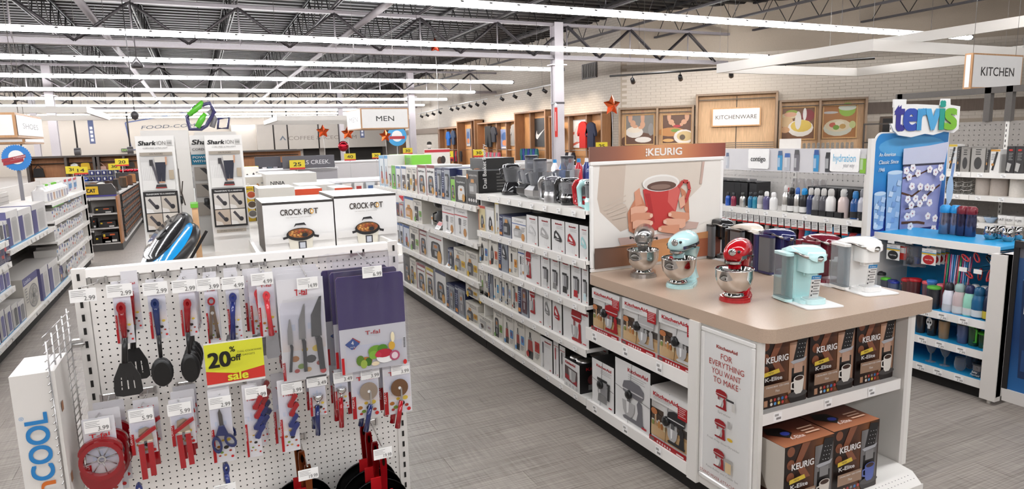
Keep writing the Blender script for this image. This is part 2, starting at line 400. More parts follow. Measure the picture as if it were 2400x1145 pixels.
# continuous rows of tube lamps
rows = [(-8.2, -10, 10), (-3.2, -10, 10), (1.8, -10, 17), (6.8, -14, 19), (11.75, -18, 19.6), (16.7, -20, 17.2), (21.6, -22, 12.3), (26.7, -23, 12.7), (32.3, -23.5, 13.2), (37.9, -23.5, 13.7), (43.8, -23.5, 14.2),
        (49.4, -23.5, 14.3), (55, -23.5, 14.3), (60, -23.5, 14.3)]
for i, (y, x0, x1) in enumerate(rows):
    j = i - 3
    lb = (f'{ORD[j - 1]} long row of white ceiling tube lamps ahead of the camera' if j > 0 else f'{ORD[3 - i]} row of white ceiling tube lamps behind the camera')
    r = empty('strip_light', ((x0 + x1) / 2, y, 4.2), lb, 'lamp', 'long rows of ceiling tube lamps')
    seg = 3.4; x = x1; hb = B('steel', 'd8d4d2'); cl = B('steel', '3c383a')
    hb.box(x0, x1, y - .05, y + .05, 4.285, 4.33)
    while x > x0 + .1:
        a = max(x0, x - seg)
        t = B('emit', 'fdfdff'); V = []
        for xx in (a + .012, x - .012): V += [(xx, y - .08, 4.285), (xx, y - .075, 4.24), (xx, y - .03, 4.205), (xx, y + .03, 4.205), (xx, y + .075, 4.24), (xx, y + .08, 4.285)]
        t.add(V, [(i_, i_ + 1, i_ + 7, i_ + 6) for i_ in range(5)] + [(5, 4, 3, 2, 1, 0), (6, 7, 8, 9, 10, 11)])
        t.build('lamp_diffuser', r)
        n_ = 6 if i < 8 else 3
        for q in range(n_): cl.box(a + (q + .5) * (x - a) / n_ - .03, a + (q + .5) * (x - a) / n_ + .03, y - .088, y + .088, 4.275, 4.30)
        if i < 9: cl.tube([(x - seg / 2, y, 4.33), (x - seg / 2, y, 6.1)], .006, n=3)
        x = a
    for q in (x0, x1): cl.box(q - .03, q + .03, y - .07, y + .07, 4.2, 4.33)
    hb.build('housing', r); cl.build('clips', r, kind='stuff')

# ================================================================ pegboard end display in the left foreground
def pegboard(b, F, w, h, sp=.0254, r=.0032, c='e6e1db', hole='16130f', depth=.012):
    nx, nz = int(w / sp), int(h / sp); ox, oz = (w - nx * sp) / 2, (h - nz * sp) / 2; V = []; Q = []
    u, v = F.u.normalized(), F.v.normalized()
    def at(x, z): return F.o + u * x + v * z
    for i in range(nx):
        for j in range(nz):
            x, z = ox + i * sp, oz + j * sp; k = len(V)
            V += [at(x, z), at(x + sp, z), at(x + sp, z + sp), at(x, z + sp)]
            V += [at(x + sp / 2 + r * math.cos(a), z + sp / 2 + r * math.sin(a)) for a in [PI / 4 * q + PI * 1.25 for q in range(8)]]
            for q in range(4):
                Q.append((k + q, k + (q + 1) % 4, k + 4 + (2 * q + 2) % 8, k + 4 + 2 * q + 1)); Q.append((k + q, k + 4 + 2 * q + 1, k + 4 + 2 * q))
    b.add(V, Q, c, 'paint')
    n = F.n
    for x0, z0, x1, z1 in ((0, 0, w, oz), (0, h - oz, w, h), (0, oz, ox, h - oz), (w - ox, oz, w, h - oz)):
        if x1 - x0 > 1e-5 and z1 - z0 > 1e-5: b.add([at(x0, z0), at(x1, z0), at(x1, z1), at(x0, z1)], [(0, 1, 2, 3)], c, 'paint')
    b.add([at(0, 0) - n * depth, at(w, 0) - n * depth, at(w, h) - n * depth, at(0, h) - n * depth], [(0, 1, 2, 3)], hole, 'rough')
def upright(b, F, w, h, c='d9d4ce', sp=.0508, t=.03):      # slotted steel upright: dark rectangles painted on for the shade in its slots
    b.prism(F, [(0, 0), (1, 0), (1, 1), (0, 1)], -t, c, 'paint')
    n = int(h / sp)
    for i in range(n):
        z = (i + .25) * sp / h; b.R(F, .4, z, .62, z + .026 / h, '1b1815', 'rough')
PY = 2.84
e = empty('pegboard_display', (.157, PY, 0), 'white pegboard end display hung with red and blue kitchen tools', 'display')
b = B('paint', 'ddd8d2'); pegboard(b, yface(-.405, .722, PY, .12, 1.335), 1.127, 1.215); b.build('pegboard_panel', e)
for x in (-.452, .722):
    b = B('paint', 'e8e4df'); upright(b, yface(x, x + .044, PY - .006, .1, 1.374), .044, 1.274); b.build('upright', e)
b = B('paint', 'efebe6'); b.box(-.408, .722, PY - .012, PY + .02, 1.335, 1.374, bev=.004); b.build('top_rail', e)
b = B('paint', 'efebe6'); b.box(-.40, .72, PY - .42, PY, .10, .14); b.box(-.40, .72, PY - .43, PY - .42, .09, .15); b.build('base_shelf', e)
b = B('rough', '2a2725'); b.box(-.40, .72, PY - .38, PY, 0, .10); b.build('kick_plate', e)
def tagprint(b, F, price):
    b.R(F, 0, 0, 1, 1, 'efedea')
    for i in range(4): b.Ln(F, [(.06, .86 - i * .13), (.62 - .1 * (i % 2), .86 - i * .13)], .0015, '8f8c8a')
    b.T(F, price, .95, .12, .34, '55524f', 'r', w=.42)
def hook(x, z, tx, tz, ty, price, where, plate=True):
    h = empty('peg_hook', (x, PY, z), f'chrome peg hook with {price} price tag {where}', 'hook')
    b = B('metal', 'c8c6c4')
    b.box(x - .022, x + .022, PY - .007, PY - .0005, z - .012, z + .012, bev=.002); b.box(x - .03, x - .022, PY - .012, PY - .0005, z - .016, z + .014); b.box(x + .022, x + .03, PY - .012, PY - .0005, z - .016, z + .014)
    b.build('back_plate', h)
    b = B('metal', 'd4d2d0'); b.tube([(x, PY - .005, z), (x, PY - .04, z - .004), (tx, ty + .02, tz + .012), (tx, ty + .006, tz + .018)], .0028, n=6)
    b.build('prong', h)
    b = B('plastic', 'f2f0ee'); b.box(tx - .038, tx + .038, ty, ty + .0022, tz - .034, tz + .010); tagprint(b, yface(tx - .038, tx + .038, ty, tz - .034, tz + .010), price)
    b.build('price_tag', h); return h
def card_art(b, F, strip='', kind=0, top=.04):
    b.R(F, 0, 0, 1, 1, 'e6e3e6'); b.grad(F, .03, .3, .97, .78, ['e8d9d2', 'dcdcea', 'e2dfe8'], 5, True)
    for i in range(3): b.R(F, .2 + .2 * i, .5, .33 + .2 * i, .56 + .05 * (i % 2), 'cdd3e6')
    for (x, y, r, c) in ((.28, .22, .09, 'b5722f'), (.62, .2, .12, '2f2a28'), (.5, .3, .07, 'd9b13c'), (.76, .3, .1, 'e3c24a'), (.4, .14, .08, '7d9a3a'), (.8, .15, .07, 'a8402f'), (.55, .1, .07, 'cfa05e'), (.3, .1, .06, 'b23a30')):
        b.E(F, x, y, r, r * F.w / F.h * .8, c, 9)
    wd = F.w > .12; b.R(F, 0, .02, .06 if wd else .14, .47 if not wd else .2, 'b3141b')
    if strip: b.T(F, strip, .03 if wd else .07, .11 if wd else .245, .02 if wd else .045 * min(1, F.w / F.h * 2), 'f3ecec', rot=PI / 2, w=None)
    b.E(F, .87, .07, .07, .07 * F.w / F.h, 'd02a2a', 10)
    b.T(F, 'T-fal', .5, .82 - top, .07 * min(1.6, F.w / F.h * 2.0), 'c8262c', bold=.025, w=.26 if wd else .62)
def tabcard(b, F, y, t=.0015, c='e9e6e8'):
    P = [(.03, 0), (.97, 0), (1, .015), (1, .97), (.95, 1), (.05, 1), (0, .97), (0, .015)]
    b.prism(F, P, -t, c, 'paper')
def pack(name, label, x0, z1, x1, z0, y, strip, parts, back=(), cat='kitchen tool', blabel=None, art=True, top=.04):
    """a carded tool on its hook; parts = function(root, y); back = offsets of the cards hanging behind it"""
    if isinstance(parts, str): parts = None
    r = empty(name, ((x0 + x1) / 2, y, z0), label, cat)
    b = B(); F = yface(x0, x1, y, z0, z1); tabcard(b, F, y)
    if art: card_art(b, F, strip, top=top)
    b.build('card', r)
    if parts: parts(r, y)
    for i, (dx, dy, dz) in enumerate(back):
        clone(r, dx, dy, dz, (blabel or label) + f', {ORD[i + 1]} back on its hook')
    return r
def vtube(r, nm, pts, rad, y, c, m='gloss', dy=-.012, flat=None, n=8):
    b = B(m, c); b.tube([(x, y + dy, z) for x, z in pts], rad, n=n); return b.build(nm, r)
def flat(r, nm, pts, y, t, c, m='gloss', dy=-.004):      # outline in x, z standing on the card
    xs = [p[0] for p in pts]; zs = [p[1] for p in pts]; F = Fr((0, y + dy, 0), (1, 0, 0), (0, 0, 1)); b = B(m, c); b.prism(F, pts, t); return b.build(nm, r)
def oval(cx, cz, rx, rz, n=16, a=0.): return [(cx + rx * math.cos(2 * PI * i / n) * math.cos(a) - rz * math.sin(2 * PI * i / n) * math.sin(a), cz + rx * math.cos(2 * PI * i / n) * math.sin(a) + rz * math.sin(2 * PI * i / n) * math.cos(a)) for i in range(n)]
def ring(r, nm, cx, cz, a0, b0, a1, b1, y, t, c, m='gloss', dy=-.004, n=20, rot=0.):
    F = Fr((0, y + dy, 0), (1, 0, 0), (0, 0, 1)); O = oval(cx, cz, a1, b1, n, rot); I = oval(cx, cz, a0, b0, n, rot); b = B(m, c)
    V = [F(*p) for p in O] + [F(*p) for p in I] + [F(p[0], p[1], t) for p in O] + [F(p[0], p[1], t) for p in I]
    for i in range(n): j = (i + 1) % n; b.add([V[i], V[j], V[n + i], V[n + j], V[2 * n + i], V[2 * n + j], V[3 * n + i], V[3 * n + j]], [(4, 5, 7, 6), (0, 1, 5, 4), (2, 6, 7, 3)])
    return b.build(nm, r)
def spoon(hc, hx0, hz0, hx1, hz1, bx, bz, rx, rz):
    def f(r, y):
        vtube(r, 'handle', [(hx0, hz0), (hx0 * .6 + hx1 * .4, hz0 * .6 + hz1 * .4), (hx1, hz1)], [.012, .011, .008], y, hc)
        ring(r, 'hang_loop', hx0, hz0 - .012, .005, .008, .013, .018, y - .012, .011, hc)
        vtube(r, 'neck', [(hx1, hz1), (bx, bz + rz * .8)], [.0075, .006], y, '1c1b1b', 'plastic')
        b = B('plastic', '222121'); b.lathe([(1e-3, bz - rz)] + [(rx * math.cos(t), bz + rz * math.sin(t)) for t in [-1.2, -.8, -.4, 0, .35, .7, 1.05, 1.3]] + [(1e-3, bz + rz)], bx, y - .014, n=18, sy=.35)
        b.L = 40; b.E(Fr((bx - rx, y - .014 - rx * .36, bz - rz), (2 * rx, 0, 0), (0, 0, 2 * rz)), .5, .5, .36, .4, '151414', 18)  # darker oval painted on to suggest the shaded hollow
        b.build('spoon_bowl', r)
    return f
def turner(hc, hx0, hz0, hx1, hz1, L, R_, T_, Bt):
    def f(r, y):
        vtube(r, 'handle', [(hx0, hz0), ((hx0 + hx1) / 2, (hz0 + hz1) / 2), (hx1, hz1)], [.013, .012, .009], y, hc)
        ring(r, 'hang_loop', hx0, hz0 - .014, .005, .009, .0145, .02, y - .012, .012, hc)
        w = R_ - L; tx = (L + R_) / 2; vtube(r, 'neck', [(hx1, hz1), (tx - .002, T_)], [.009, .01], y, '1c1b1b', 'plastic')
        b = B('plastic', '232222'); F = Fr((0, y - .012, 0), (1, 0, 0), (0, 0, 1)); h = T_ - Bt
        s0, s1 = T_ - h * .42, Bt + h * .2
        b.prism(F, [(tx - w * .2, T_), (tx + w * .2, T_), (R_ - w * .04, s0), (L + w * .04, s0)][::-1], .004)
        xs = [0, .26, .30, .48, .53, .71, .75, 1.]
        for i in range(0, 8, 2): b.prism(F, [(L + w * xs[i], s1), (L + w * xs[i + 1], s1), (L + w * (.04 + .92 * xs[i + 1]), s0), (L + w * (.04 + .92 * xs[i]), s0)], .004)
        b.prism(F, [(L + w * .05, Bt + .006), (L + w * .3, Bt), (R_ - w * .15, Bt), (R_, Bt + .01), (R_, s1), (L, s1)], .004); b.build('slotted_blade', r)
    return f
YT = 2.58
hook(-0.371, 1.327, -0.383, 1.338, 2.56, '2.99', 'hanging empty at the upper left corner')
hook(-0.267, 1.329, -0.277, 1.342, 2.56, '2.99', 'holding the black slotted turners')
P0, P1, P2 = (-0.329, 1.000), (-0.242, 0.956), (-0.279, 1.075)
pack('turner_pack', 'red handled black slotted turner on a white card', -0.302, 1.359, -0.249, 1.139, YT, 'NYLON TURNER',
     turner('8c1018', -0.278, 1.285, -0.279, 1.164, P0[0], P1[0], P2[1], P1[1]),
     back=[(.016, .14, .010)], blabel='red handled black turner behind the front slotted turner')
hook(-0.164, 1.331, -0.170, 1.336, 2.56, '2.99', 'holding the blue handled spoon')
pack('spoon_pack', 'blue handled black cooking spoon on a white card', -0.199, 1.355, -0.143, 1.140, YT, 'NYLON SPOON', spoon('20305f', -0.176, 1.284, -0.176, 1.158, -0.177, 1.023, .036, .054))
hook(-0.066, 1.332, -0.081, 1.334, 2.56, '2.99', 'holding the stacked red handled spoons')
pack('spoon_pack', 'red handled black cooking spoon at front of its stack', -0.102, 1.348, -0.050, 1.135, YT, 'NYLON SPOON', spoon('8c1018', -0.076, 1.271, -0.084, 1.155, -0.087, 1.023, .032, .055),
     back=[(.004, .05, .0), (.008, .10, .001), (.012, .15, .003)], blabel='red handled cooking spoon in the stack of spoons')
hook(0.011, 1.329, -0.004, 1.332, 2.56, '3.99', 'holding the locking tongs')
def tongs(r, y):
    x, z = 0.001, 1.257
    ring(r, 'hang_ring', x, z, .007, .009, .013, .015, y - .01, .008, '8c1018')
    for sx in (-1, 1): flat(r, 'arm', [(x - .004 + sx * .002, z - .02), (x + .004 + sx * .004, z - .02), (x + sx * .013 + .006, z - .14), (x + sx * .013 - .006, z - .14)][::-1], y, .008, '8d7a6b', 'metal', -.006)
    b = B('metal', 'd8d8d8'); b.E(Fr((x - .006, y - .0165, z - .05), (.012, 0, 0), (0, 0, .012)), .5, .5, .5, .5, 'd8d8d8', 10); b.build('rivet', r)
pack('tongs_pack', 'steel locking tongs with red ring on a white card', -0.020, 1.347, 0.024, 1.093, YT, 'LOCKING TONGS', tongs, back=[(.002, .06, .003)], blabel='locking tongs pack behind the front one')
def spat(hc, x, z, x2, z2, hw, hz, hc2='8c8a8c', lean=0):
    def f(r, y):
        vtube(r, 'handle', [(x, z), (x * .5 + x2 * .5, z * .5 + z2 * .5), (x2, z2)], [.012, .008, .011], y, hc)
        ring(r, 'hang_loop', x, z - .002, .004, .008, .013, .017, y - .011, .01, hc)
        flat(r, 'spatula_head', [(x2 - hw * .5, hz), (x2 + hw * .4, hz), (x2 + hw * .62, hz + .012), (x2 + hw * .5, z2 + .004), (x2 - hw * .5, z2 - .002), (x2 - hw * .6, hz + .02)], y, .009, hc2, 'plastic', -.006)
    return f
hook(0.088, 1.333, 0.078, 1.327, 2.56, '4.99', 'holding the blue silicone spatula')
pack('spatula_pack', 'dark blue silicone spatula set on a white card', 0.051, 1.355, 0.096, 1.095, YT, 'SILICONE SPATULAS', spat('27306e', 0.073, 1.265, 0.061, 1.106, .036, (lambda a, c: c)(0.058, 1.069)), back=[(.0, .06, .003)], blabel='dark blue spatula set behind the front one')
hook(0.187, 1.336, 0.177, 1.330, 2.56, '4.99', 'holding the coral red spatulas')
pack('spatula_pack', 'coral red silicone spatula with grey head hanging frontmost', 0.157, 1.339, 0.219, 1.093, YT, 'SILICONE SPATULAS', spat('c8383f', 0.187, 1.257, 0.195, 1.100, .042, (lambda a, c: c)(0.194, 1.012)),
     back=[(-.026, .05, .0), (-.04, .10, .002)], blabel='coral red spatula partly hidden behind the frontmost one')
# knife set
def knives(r, y):
    F = Fr((0, y - .004, 0), (1, 0, 0), (0, 0, 1))
    for i, (a, m_, e_, w) in enumerate((((0.260, 1.155), (0.259, 1.057), (0.248, 0.951), .010), ((0.316, 1.208), (0.304, 1.072), (0.302, 0.944), .013), ((0.376, 1.231), (0.357, 1.076), (0.363, 0.944), .021))):
        (ax, az), (mx, mz), (ex, ez) = a, m_, e_
        flat(r, 'blade', [(mx - w, mz), (mx + w * .85, mz), (mx + w * .9, mz + (az - mz) * .5), (ax + w * .3, az), (ax - w * .1, az - .002), (mx - w * .8, mz + (az - mz) * .55)], y, .003, ('a9a9ab', '9a9a9d', '5d5d60')[i], 'metal', -.003)
        flat(r, 'handle', [(ex - w * .2, ez), (ex + w * .75, ez), (mx + w * .8, mz - .01), (mx + w * .5, mz), (mx - w * .4, mz), (mx - w * .25, mz - .02)], y, .010, '3a383b', 'metal', -.002)
    x0, z1 = 0.226, 1.233; x1, z0 = 0.390, 0.916
    b = B('film', 'ffffff'); b.prism(Fr((x0, y - .016, z0), (x1 - x0, 0, 0), (0, 0, z1 - z0)), [(.05, 0), (.95, 0), (1, .1), (1, .9), (.9, 1), (.1, 1), (0, .9), (0, .1)], .001); b.build('blister', r)
hook(0.337, 1.335, 0.334, 1.300, 2.54, '14.99', 'holding the three knife sets')
pack('knife_set_pack', 'three steel kitchen knives on a large white card', 0.224, 1.306, 0.393, 0.910, 2.56, 'KNIFE SET', knives,
     back=[(.004, .06, .012), (.002, .11, .018), (.004, .17, .02)], blabel='knife set card stacked behind the front knives', cat='knife set', top=-.02)
# cutting boards in clear bags
def boards(r, y):
    x0, z1 = 0.434, 1.299; x1, z0 = 0.696, 0.920
    F = Fr((x0, y, z0), (x1 - x0, 0, 0), (0, 0, z1 - z0)); P = [(.03, 0), (.97, 0), (1, .02), (1, .975), (.97, 1), (.03, 1), (0, .975), (0, .02)]
    for i in range(3):
        b = B('plastic', ('3b2a63', '35508c', '8c3a4a')[i]); b.prism(F, P, -.0035, l=-.004 * i - .001); b.build('board', r)
    b = B('paper', 'eceaea'); G = F.sub(.0, .0, 1, .46); b.R(G, 0, 0, 1, 1, 'eceaea'); b.grad(G, .08, .12, .93, .6, ['f1e9e6', 'e2e4ee'], 6, True)
    b.T(G, 'T-fal', .49, .82, .085, 'c8262c', bold=.02, w=.22)
    b.P(G, [(.09, .62), (.2, .52), (.3, .68), (.19, .8)], 'b5342f'); b.P(G, [(.07, .66), (.17, .52), (.29, .64), (.19, .78)], '2d55a0'); b.T(G, '4', .18, .64, .08, 'ffffff', bold=.02); b.T(G, 'PACK', .18, .57, .03, 'ffffff')
    for x, y_, rx, ry, c in ((.36, .22, .1, .1, 'b0702e'), (.28, .25, .06, .12, '5d7d2a'), (.4, .2, .05, .1, '3f6b22'), (.33, .16, .05, .1, '9bb04a'), (.52, .42, .12, .14, '6f9c34'), (.62, .46, .08, .1, '4f8527'), (.48, .34, .07, .1, '7fae3f'), (.66, .25, .14, .13, 'f4f2f0'), (.64, .35, .13, .1, 'b8273a'), (.55, .33, .05, .06, 'c8354a'), (.8, .26, .08, .12, 'b5506e'), (.8, .26, .05, .08, 'e6ced4'), (.76, .5, .05, .1, 'd9a940'), (.78, .7, .03, .12, 'f1e3bd'), (.5, .14, .06, .05, 'e6d3b0')):
        b.E(G, x, y_, rx, ry, c, 14)
    for i in range(7): b.R(G, .94, .42 + i * .035, .97, .44 + i * .035, '4a4848')
    b.R(G, 0, 0, .04, .38, 'c3161c'); b.E(G, .95, .08, .03, .06, 'd02a2a', 10); b.build('paper_insert', r)
    b = B('film', 'f4f4f8'); V = []; n = 14
    for j, (t, amp) in enumerate(((0, 0), (1, .002), (1.06, .012), (1.12, .02), (1.17, .012))):
        for i in range(n + 1): V.append(F(-.03 + 1.06 * i / n, -.02 + t * 1.02, .006 + amp * math.sin(i * 2.1 + j * 1.7) + .004 * (j > 1) * math.cos(i * 5.3)))
    b.add(V, [(j * (n + 1) + i, j * (n + 1) + i + 1, (j + 1) * (n + 1) + i + 1, (j + 1) * (n + 1) + i) for j in range(4) for i in range(n)], smooth=True); b.build('clear_bag', r)
hook(0.587, 1.338, 0.571, 1.325, 2.50, '6.99', 'holding the purple cutting boards')
r = empty('cutting_board_pack', (.55, 2.52, .95), 'purple cutting board pack in a clear bag, frontmost', 'cutting board'); boards(r, 2.52)
clone(r, -.035, .11, .012, 'purple cutting board pack showing at left behind the front pack'); clone(r, -.012, .05, .012, 'purple cutting board pack squeezed between two others')
# sale sign
x0, z1 = -0.038, 1.111; x1, z0 = 0.156, 0.973
z1, z0 = z1 + .004, z0 - .004
r = empty('sale_sign', (x0, 2.50, z0), 'yellow and red 20 percent off sale sign on pegboard', 'sign')
b = B(); b.box(x0, x1, 2.5, 2.503, z0 - .008, z1 + .004, 'f4f0ea'); F = yface(x0, x1, 2.5, z0, z1)
b.R(F, 0, .3, 1, 1, 'e3e23a'); b.P(F, [(0, 0), (1, 0), (1, .3), (.5, .2), (0, .34)], 'd5372c'); b.P(F, [(0, .34), (.5, .2), (1, .3), (1, .36)], 'e3e23a')
b.T(F, '20', .24, .42, .36, '1c1a14', bold=.045, w=.36); b.T(F, '%', .47, .76, .13, '1c1a14', bold=.02); b.T(F, 'off', .52, .53, .15, '1c1a14', bold=.03)
b.T(F, 'T-FAL COOKWARE', .76, .72, .045, '3b3a20'); b.T(F, '& GADGETS', .72, .63, .045, '3b3a20'); b.T(F, 'sale', .53, .06, .2, 'ece83e', bold=.04, w=.34)
b.build('sign_face', r); B('plastic', 'e6e2de').box((x0 + x1) / 2 + .03, (x0 + x1) / 2 + .04, 2.503, 2.83, z0 + .01, z0 + .02).build('holder_arm', r)
# second row
hook(-0.382, 0.876, -0.391, 0.882, 2.56, '3.99', 'holding the apple slicers')
def slicer(r, y):
    x, z = -0.388, 0.750; R1 = .064
    ring(r, 'slicer_frame', x, z, .053, .053, .067, .070, y - .008, .022, '880f17', n=28)
    for sx, h in ((1, .078), (-1, .115)):
        A = [(x + .067 * math.cos(t), z + sx * (.03 + (h - .03) * math.sin(t))) for t in [PI * i / 14 for i in range(15)]]; I = [(x + .054 * math.cos(t), z + sx * .054 * math.sin(t)) for t in [PI * i / 14 for i in range(15)]]
        b = B('gloss', '880f17'); F = Fr((0, y - .008, 0), (1, 0, 0), (0, 0, 1))
        for k in range(14): b.prism(F, [A[k], A[k + 1], I[k + 1], I[k]][::-sx if sx < 0 else 1] if sx > 0 else [I[k], I[k + 1], A[k + 1], A[k]], .018)
        b.build('grip', r)
    b = B('metal', 'd2d0cc'); F = Fr((0, y - .012, 0), (1, 0, 0), (0, 0, 1))
    for i in range(8):
        a = PI / 4 * i + .2; b.tube([(x + .012 * math.cos(a), y - .014, z + .012 * math.sin(a)), (x + .05 * math.cos(a), y - .014, z + .05 * math.sin(a))], .0018, n=4)
    b.build('blades', r); ring(r, 'core_ring', x, z, .009, .009, .013, .013, y - .01, .008, 'd2d0cc', 'metal', n=12)
pack('apple_slicer_pack', 'round red apple slicer on a white card', -0.436, 0.896, -0.339, 0.587, 2.57, 'APPLE SLICER', slicer, back=[(.012, .06, .006), (.02, .12, .012)], blabel='red apple slicer pack behind the front slicer')
def opener(hx, hz, z_end, tilt):
    def f(r, y):
        for sx in (-1, 1):
            x = hx + sx * .014; flat(r, 'handle', [(x - .008 + tilt * .02, z_end + (.008 if sx > 0 else 0)), (x + .010 + tilt * .02, z_end + (.008 if sx > 0 else 0)), (x + .009, hz - .035), (x - .009, hz - .035)], y, .018, '981119', 'gloss', -.006)
            b = B('metal', 'd0cecc'); b.box(x - .009, x + .009, y - .022, y - .004, hz - .037, hz - .030); b.build('collar', r)
        flat(r, 'cutter_plate', [(hx - .022, hz - .03), (hx + .022, hz - .03), (hx + .02, hz + .012), (hx + .004, hz + .02), (hx - .018, hz + .014)], y, .008, 'b9aa98', 'metal', -.006)
        flat(r, 'turning_key', [(hx - .03, hz - .018), (hx - .026, hz - .028), (hx + .038, hz + .012), (hx + .036, hz + .024), (hx + .02, hz + .018)], y, .01, '981119', 'gloss', -.016)
    return f
hook(-0.252, 0.877, -0.257, 0.892, 2.56, '5.99', 'holding the left can opener')
pack('can_opener_pack', 'red can opener with slanted key on a white card', -0.298, 0.904, -0.217, 0.733, 2.57, 'CAN OPENER', opener(-0.252, 0.815, (lambda a, c: c)(-0.268, 0.648), .0), back=[(.01, .08, .004)], blabel='red can opener pack behind the slanted one')
hook(-0.126, 0.876, -0.137, 0.891, 2.56, '5.99', 'holding the right can opener')
pack('can_opener_pack', 'red can opener with upright key beside the scissors', -0.170, 0.914, -0.092, 0.737, 2.57, 'CAN OPENER', opener(-0.131, 0.822, (lambda a, c: c)(-0.144, 0.660), .1), back=[(.006, .05, .012), (.012, .10, .014)], blabel='red can opener pack stacked behind the upright one')
def scissors(r, y):
    x, z = -0.006, 0.778
    flat(r, 'blade', [(x - .006, z), (x + .008, z), (x + .006, z + .05), (x - .002, z + .075), (x - .008, z + .06)], y, .004, '6d6a6a', 'metal', -.006)
    flat(r, 'handle_bridge', [(x - .022, z - .022), (x + .024, z - .03), (x + .01, z + .01), (x - .01, z + .01)], y, .014, '1f2857', 'gloss', -.006)
    ring(r, 'finger_loop', x - .02, z - .058, .009, .022, .017, .033, y - .006, .012, '1f2857', rot=.15); ring(r, 'finger_loop', x + .026, z - .05, .010, .019, .018, .029, y - .006, .012, '1f2857', rot=.5)
hook(-0.003, 0.868, -0.003, 0.889, 2.56, '2.99', 'holding the kitchen scissors')
pack('scissors_pack', 'navy handled kitchen scissors on a white card', -0.042, 0.928, 0.032, 0.641, 2.57, 'KITCHEN SHEARS', scissors, back=[(.002, .06, .012)], blabel='kitchen scissors pack behind the front one')
def clips(x0, z0, s):
    def f(r, y):
        for i, (dx, dz, c) in enumerate(((.0, .0, '951119'), (.003, -.036, '951119'), (-.002, -.08, '232c66'), (.0, -.115, '232c66'))):
            x, z = x0 + dx, z0 + dz; a = 1.05
            P = [(x + (u * math.cos(a) - v * math.sin(a)) * s, z + (u * math.sin(a) + v * math.cos(a)) * s) for u, v in ((-.026, -.008), (-.02, -.011), (.0, -.007), (.024, -.010), (.03, -.004), (.03, .006), (.022, .010), (0, .008), (-.02, .011), (-.027, .006))]
            flat(r, 'clip', P, y, .014, c, 'gloss', -.004)
    return f
hook(0.118, 0.860, 0.122, 0.903, 2.56, '3.99', 'holding the left bag clips')
pack('clip_pack', 'red and blue bag clips on the left clip card', 0.074, 0.926, 0.127, 0.636, 2.57, 'MAGNETIC CLIPS', clips(0.124, 0.852, 1.), back=[(.022, .06, .012), (.036, .12, .012)], blabel='bag clip card behind the left clip card')
hook(0.262, 0.849, 0.250, 0.896, 2.56, '3.99', 'holding the right bag clips')
pack('clip_pack', 'red and blue bag clips on the right clip card', 0.198, 0.919, 0.266, 0.628, 2.57, 'MAGNETIC CLIPS', clips(0.248, 0.835, 1.), back=[(-.016, .07, .008)], blabel='bag clip card behind the right clip card')
def scoop(hc, x, z, xe, ze):
    def f(r, y):
        b = B('chrome', 'd6d4d2'); b.lathe([(.001, z - .02), (.012, z - .017), (.018, z - .006), (.019, z + .006), (.0175, z + .007)], x, y - .016, n=16); b.build('scoop_bowl', r)
        vtube(r, 'neck', [(x, z - .018), ((x + xe) / 2, z - .04)], .004, y, 'c8c6c4', 'metal', -.016)
        vtube(r, 'handle', [((x + xe) / 2, z - .035), (xe, ze)], [.009, .0105], y, hc, dy=-.016)
    return f
hook(0.392, 0.853, 0.344, 0.908, 2.56, '3.49', 'holding the blue ice cream scoop')
pack('scoop_pack', 'blue handled ice cream scoop on a white card', 0.313, 0.921, 0.376, 0.751, 2.57, 'ICE CREAM SCOOP', scoop('1f2857', 0.344, 0.835, 0.333, 0.680), back=[(-.004, .06, .004)], blabel='ice cream scoop pack behind the blue one')
hook(0.489, 0.847, 0.445, 0.906, 2.56, '3.49', 'holding the red ice cream scoops')
pack('scoop_pack', 'red handled ice cream scoop on a white card', 0.411, 0.926, 0.463, 0.760, 2.57, 'ICE CREAM SCOOP', scoop('981119', 0.435, 0.848, 0.425, 0.692), back=[(-.006, .07, .002)], blabel='ice cream scoop pack behind the red one')
def pizza(hc, x, z, xe, ze, dc):
    def f(r, y):
        flat(r, 'wheel', oval(x, z, .036, .037, 22), y, .003, dc, 'metal', -.014)
        flat(r, 'hub', oval(x, z, .006, .006, 8), y, .004, 'e8e6e4', 'plastic', -.017)
        flat(r, 'fork', [(x + .002, z - .06), (x + .01, z - .06), (x + .009, z), (x + .003, z)], y, .004, 'b9b7b5', 'metal', -.018)
        vtube(r, 'handle', [(x + .004, z - .055), (xe, ze)], [.009, .0115], y, hc, dy=-.018)
    return f
hook(0.592, 0.842, 0.552, 0.901, 2.56, '3.99', 'holding the blue pizza cutters')
pack('pizza_cutter_pack', 'blue handled pizza cutter on a white card', 0.475, 0.911, 0.586, 0.704, 2.57, 'PIZZA CUTTER', pizza('1f2857', 0.541, 0.819, 0.519, 0.654, 'b3a597'), back=[(-.008, .06, .002)], blabel='pizza cutter pack behind the blue one')
hook(0.726, 0.829, 0.676, 0.897, 2.56, '3.99', 'holding the red pizza cutters')
pack('pizza_cutter_pack', 'red handled pizza cutter at the right panel edge', 0.604, 0.910, 0.720, 0.695, 2.57, 'PIZZA CUTTER', pizza('981119', 0.667, 0.810, 0.649, 0.641, '8a6a52'), back=[(-.008, .05, .004), (.004, .09, .006), (-.014, .13, .006)], blabel='red pizza cutter pack stacked behind the rightmost one')
